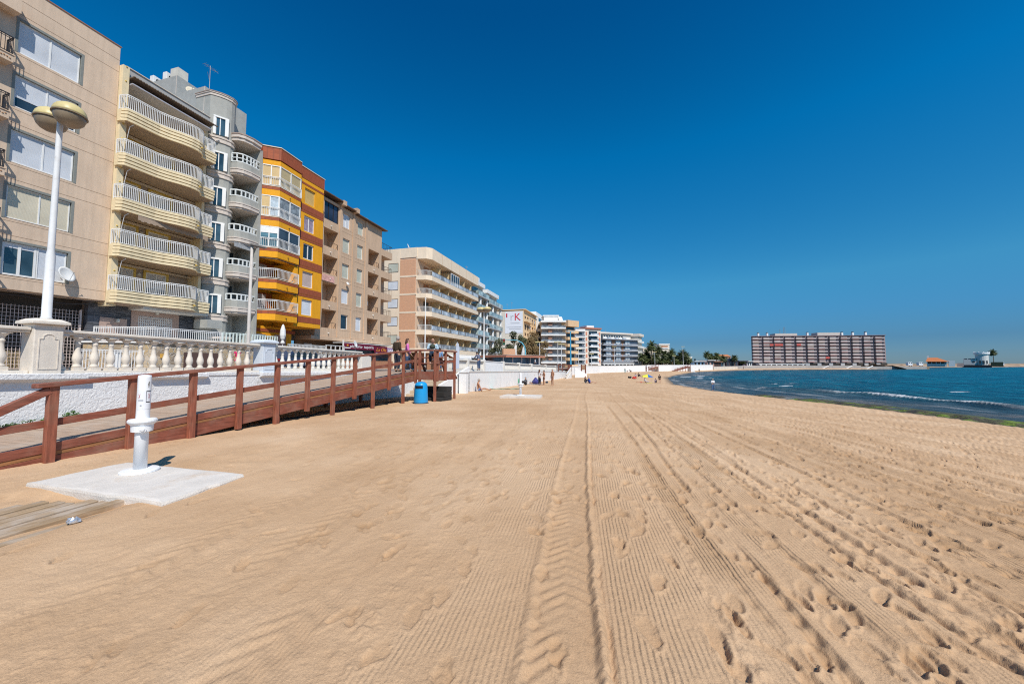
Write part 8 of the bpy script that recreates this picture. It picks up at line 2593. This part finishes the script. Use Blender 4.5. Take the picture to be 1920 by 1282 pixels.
# promenade
w_ = SDw(11.5, DW + 1.4)
w_ = atY(444, 690, 15.2)
person('small child in a pinkish red dress seen between the balusters', (w_.x, w_.y, z_prom(15.2)), R(160), None, REDD, REDD, HDK, h=.90, sleeves='short', legs='short', topname='dress')
w_ = atY(898, 690, 31.8)
person('man in a grey blue shirt leaning on the far white balustrade', (w_.x, w_.y, z_prom(31.8) - .0), R(140), {**STAND, 'chest': (0, .12, 1.26), 'neck': (0, .22, 1.40), 'head': (0, .28, 1.52), 'crown': (0, .29, 1.62), 'shL': (-.175, .14, 1.36), 'shR': (.175, .14, 1.36), 'elL': (-.28, .26, 1.12), 'elR': (.28, .26, 1.12), 'wrL': (-.12, .42, 1.04), 'wrR': (.12, .42, 1.04)}, GREYS, JEANS, HDK, shoes=DSHOE, h=1.62, fat=1.2, topname='shirt')
w_ = atY(1003, 690, 66)
person('person in a white top and dark trousers walking by the russet tree', (w_.x, w_.y, z_prom(66) + .4), R(10), WALK, WSH, BLKS, HDK, shoes=DSHOE, h=1.7, topname='shirt')


def on_sand(px, py): return ground_at(px, py)


def put(label, px, py, face, dz=0.0, **kw):
    g_ = on_sand(px, py)
    z = float(sand_base(g_.x, g_.y))
    return person(label, (g_.x, g_.y, z + dz), R(face), **kw)


put('woman in a white shirt and dark trousers standing on the sand by the white wall', 1011.5, 722.5, 40, pose=CROSS, top=WSH, bottom=DNAVY, hair=HBRN, longhair=True, h=1.68, sleeves='short', topname='shirt')
put('tanned woman in a dark skirt and bikini standing beside the woman in white', 1020, 722, 200, pose={**STAND, 'elR': (.26, .04, 1.16), 'wrR': (.10, .16, 1.10)}, bottom=cl('dark_wine_skirt', (.05, .02, .03)), hair=HDK, h=1.60, skin=SKIN2, legs='short')
put('bare chested man in dark shorts standing with a dark towel at his hip', 1036, 723, 215, pose=STAND, bottom=BLKS, hair=HGREY, skin=SKIN2, h=1.74, legs='brief', fat=1.15)
put('person in grey sitting against the white wall behind the second shower', 986.5, 722, 200, dz=.10, pose=SAND_SIT, top=GREYC, bottom=BLKS, hair=HGREY, h=1.7, topname='shirt')
put('person lying on the sand next to the person in grey with a blue cap', 1002, 719, 10, dz=.02, pose=LIE, top=cl('grey_tee', (.25, .25, .27)), hair=HBRN, bottom=GREYC, legs='short', skin=SKIN2, cap=BLUS, topname='shirt', sleeves='short')
q_ = SDw(26.15, 9.70)
person('reclining bather with bare legs stretched out by the white pilaster', (q_.x, q_.y, float(sand_base(q_.x, q_.y)) + .12), R(12), pose=LEGS_OUT, bottom=cl('blue_white_shorts', (.16, .22, .42)), legs='short', hair=HGREY, skin=SKIN2, h=1.72)
put('woman with reddish hair sitting on open sand beside someone in blue', 1097, 718, 350, dz=.10, pose=SAND_SIT, top=BLKS, bottom=JEANS, hair=HRED, longhair=True, h=1.66, topname='shirt')
put('person in royal blue sitting with bare legs stretched on open sand', 1104, 718.5, 340, dz=.10, pose=LEGS_OUT, top=BLUS, bottom=BLUS, legs='short', hair=HWH, h=1.72, topname='shirt')
put('person in dark clothes standing by the water behind the beach tent group', 1237, 718.5, 80, pose=STAND, top=BLKS, bottom=BLKS, legs='short', hair=HDK, h=1.68, topname='shirt')
put('dark haired person in lilac crouching left of the one standing in black', 1229, 717.5, 60, dz=.10, pose=SAND_SIT, top=LILAC, bottom=BLKS, hair=HDK, h=1.6, topname='shirt')
put('person in a pale lilac top sitting among the group on the sand', 1209, 717, 20, dz=.10, pose=LEGS_OUT, top=WSH, bottom=LILAC, hair=HBRN, h=1.7, topname='shirt')
put('person lying on a red towel at the left of the group on the sand', 1203, 717.5, 185, dz=.02, pose=LIE, bottom=REDC, legs='short', hair=HDK, skin=SKIN2)
put('person in black sitting upright behind the group near the yellow tent', 1197, 706, 30, dz=.12, pose=SAND_SIT, top=BLKS, bottom=BLKS, hair=HDK, h=1.85, topname='shirt')
put('person in a pale top sitting left of the yellow and blue tent', 1192, 707, 70, dz=.10, pose=SAND_SIT, top=LILAC, bottom=REDC, hair=HBRN, topname='shirt')
gm = atZ(1337, 731.5, SEA_Z + .02)
gm = on_sand(1337, 732.5)
person('man in a white sweater and jeans standing at the edge of the water', (gm.x, gm.y, max(SEA_Z, float(sand_base(gm.x, gm.y))) + .0), R(265), CROSS, WSH, cl('bright_jeans', (.06, .14, .30)), HGREY, shoes=JEANS, h=1.74, topname='sweater', fat=1.1)
for i, (px, py, lab, m_) in enumerate(((1311, 696.5, 'tiny dark figure walking below the pale blue kiosk', BLKS), (1394, 692.5, 'tiny figure on the sand before the purple grey pavilion', GREYC), (1172, 701, 'tiny figure in teal near the long white bay wall', cl('teal_cloth', (.03, .22, .25))))):
    Y = (170, 228, 128)[i]; q = atY(px, py, Y); z = float(sand_base(q.x, q.y))
    person(lab, (q.x, q.y, z), R(200 + i * 40), WALK, m_, m_, HDK, h=1.72)


# bags, towels, tent on the sand
def lump(name, label, cat, px, py, size, m_, seed, dz=0.0, Y=None):
    g_ = on_sand(px, py); z = float(sand_base(g_.x, g_.y)); r = random.Random(seed)
    mb = MB(); mb.ball((0, 0, size[2] * .8), size[0], size[1], size[2], n=14, m=9)
    ph = r.uniform(0, 6)
    mb.v = [(x * (1 + .18 * math.sin(5 * math.atan2(y, x) + ph)), y * (1 + .18 * math.sin(4 * math.atan2(y, x) + ph)), max(0, zz * (1 + .2 * math.sin(x * 9 + ph)))) for x, y, zz in mb.v]
    o = mb.build(name, m_, smooth=True); o.location = (g_.x, g_.y, z + dz)
    return tag(o, label, cat)


def towel(label, px, py, l, w, ang, m_):
    g_ = on_sand(px, py); z = float(sand_base(g_.x, g_.y)); n = 14; mb = MB(); vs = []; fs = []
    ca, sa_ = math.cos(ang), math.sin(ang)
    for i in range(n + 1):
        for j in range(5):
            u = (i / n - .5) * l; v = (j / 4 - .5) * w
            x = ca * u - sa_ * v; y = sa_ * u + ca * v
            zz = float(sand_base(g_.x + x, g_.y + y)) - z + .035 + .012 * math.sin(i * 1.7) + .01 * math.sin(j * 2.1 + i)
            vs.append((x, y, zz))
    for i in range(n):
        for j in range(4): fs.append((i * 5 + j, (i + 1) * 5 + j, (i + 1) * 5 + j + 1, i * 5 + j + 1))
    mb.add(vs, fs); o = mb.build('towel', m_, smooth=True); o.location = (g_.x, g_.y, z)
    so = o.modifiers.new('thick', 'SOLIDIFY'); so.thickness = .012
    return tag(o, label, 'towel')


lump('bag', 'dark navy bag leaning on the white wall beside the sand', 'bag', 921, 726, (.34, .22, .26), cl('navy_bag', (.03, .045, .08)), 1)
lump('bag', 'small green bag on the sand by the white wall', 'bag', 971, 722, (.22, .18, .40), cl('green_bag', (.03, .25, .12)), 2)
lump('ball', 'blue and purple beach ball lying near the reclining pair', 'ball', 1004, 720, (.40, .40, .38), cl('indigo_ball', (.06, .06, .22), .4), 3)
lump('bag', 'small navy bag on the sand between the women and the bare chested man', 'bag', 1025, 718, (.18, .14, .12), cl('navy_bag', (.03, .045, .08)), 4)
lump('bag', 'dark round bag left of the group with the tent', 'bag', 1181, 709, (.38, .3, .26), BLKS, 6)
lump('bag', 'red cushion next to the person in the pale top', 'cushion', 1189, 710, (.5, .4, .25), REDC, 7)
towel('pale green towel spread on the sand below the white wall', 946, 729, 2.6, .8, R(5), cl('green_towel', (.36, .48, .36)))
towel('grey mat under the person lying by the wall', 1000, 720.5, 2.2, .9, R(8), cl('grey_mat', (.26, .27, .29)))
towel('yellow towel beside the pale lilac sitter', 1215, 718, 1.6, .9, R(20), cl('yellow_towel', (.62, .60, .05)))
g_ = on_sand(1213, 707)
t = wthing('beach_tent', 'low beach shelter with a yellow half and a blue half', 'tent', (g_.x, g_.y, float(sand_base(g_.x, g_.y))), 0)
for nm, x0, x1, m_, h0, h1 in (('yellow_half', -1.2, .15, cl('yellow_tent', (.66, .64, .06)), .35, .75), ('blue_half', .152, 1.5, cl('blue_tent', (.03, .14, .40)), .75, .10)):
    mb = MB(); n = 8
    for i in range(n):
        a = x0 + (x1 - x0) * i / n; b_ = x0 + (x1 - x0) * (i + 1) / n
        za = h0 + (h1 - h0) * i / n; zb2 = h0 + (h1 - h0) * (i + 1) / n
        mb.hexa([(a, -.5, 0), (b_, -.5, 0), (b_, .7, 0), (a, .7, 0), (a, -.1, za), (b_, -.1, zb2), (b_, .3, zb2), (a, .3, za)])
    mb.build(nm, m_, t)
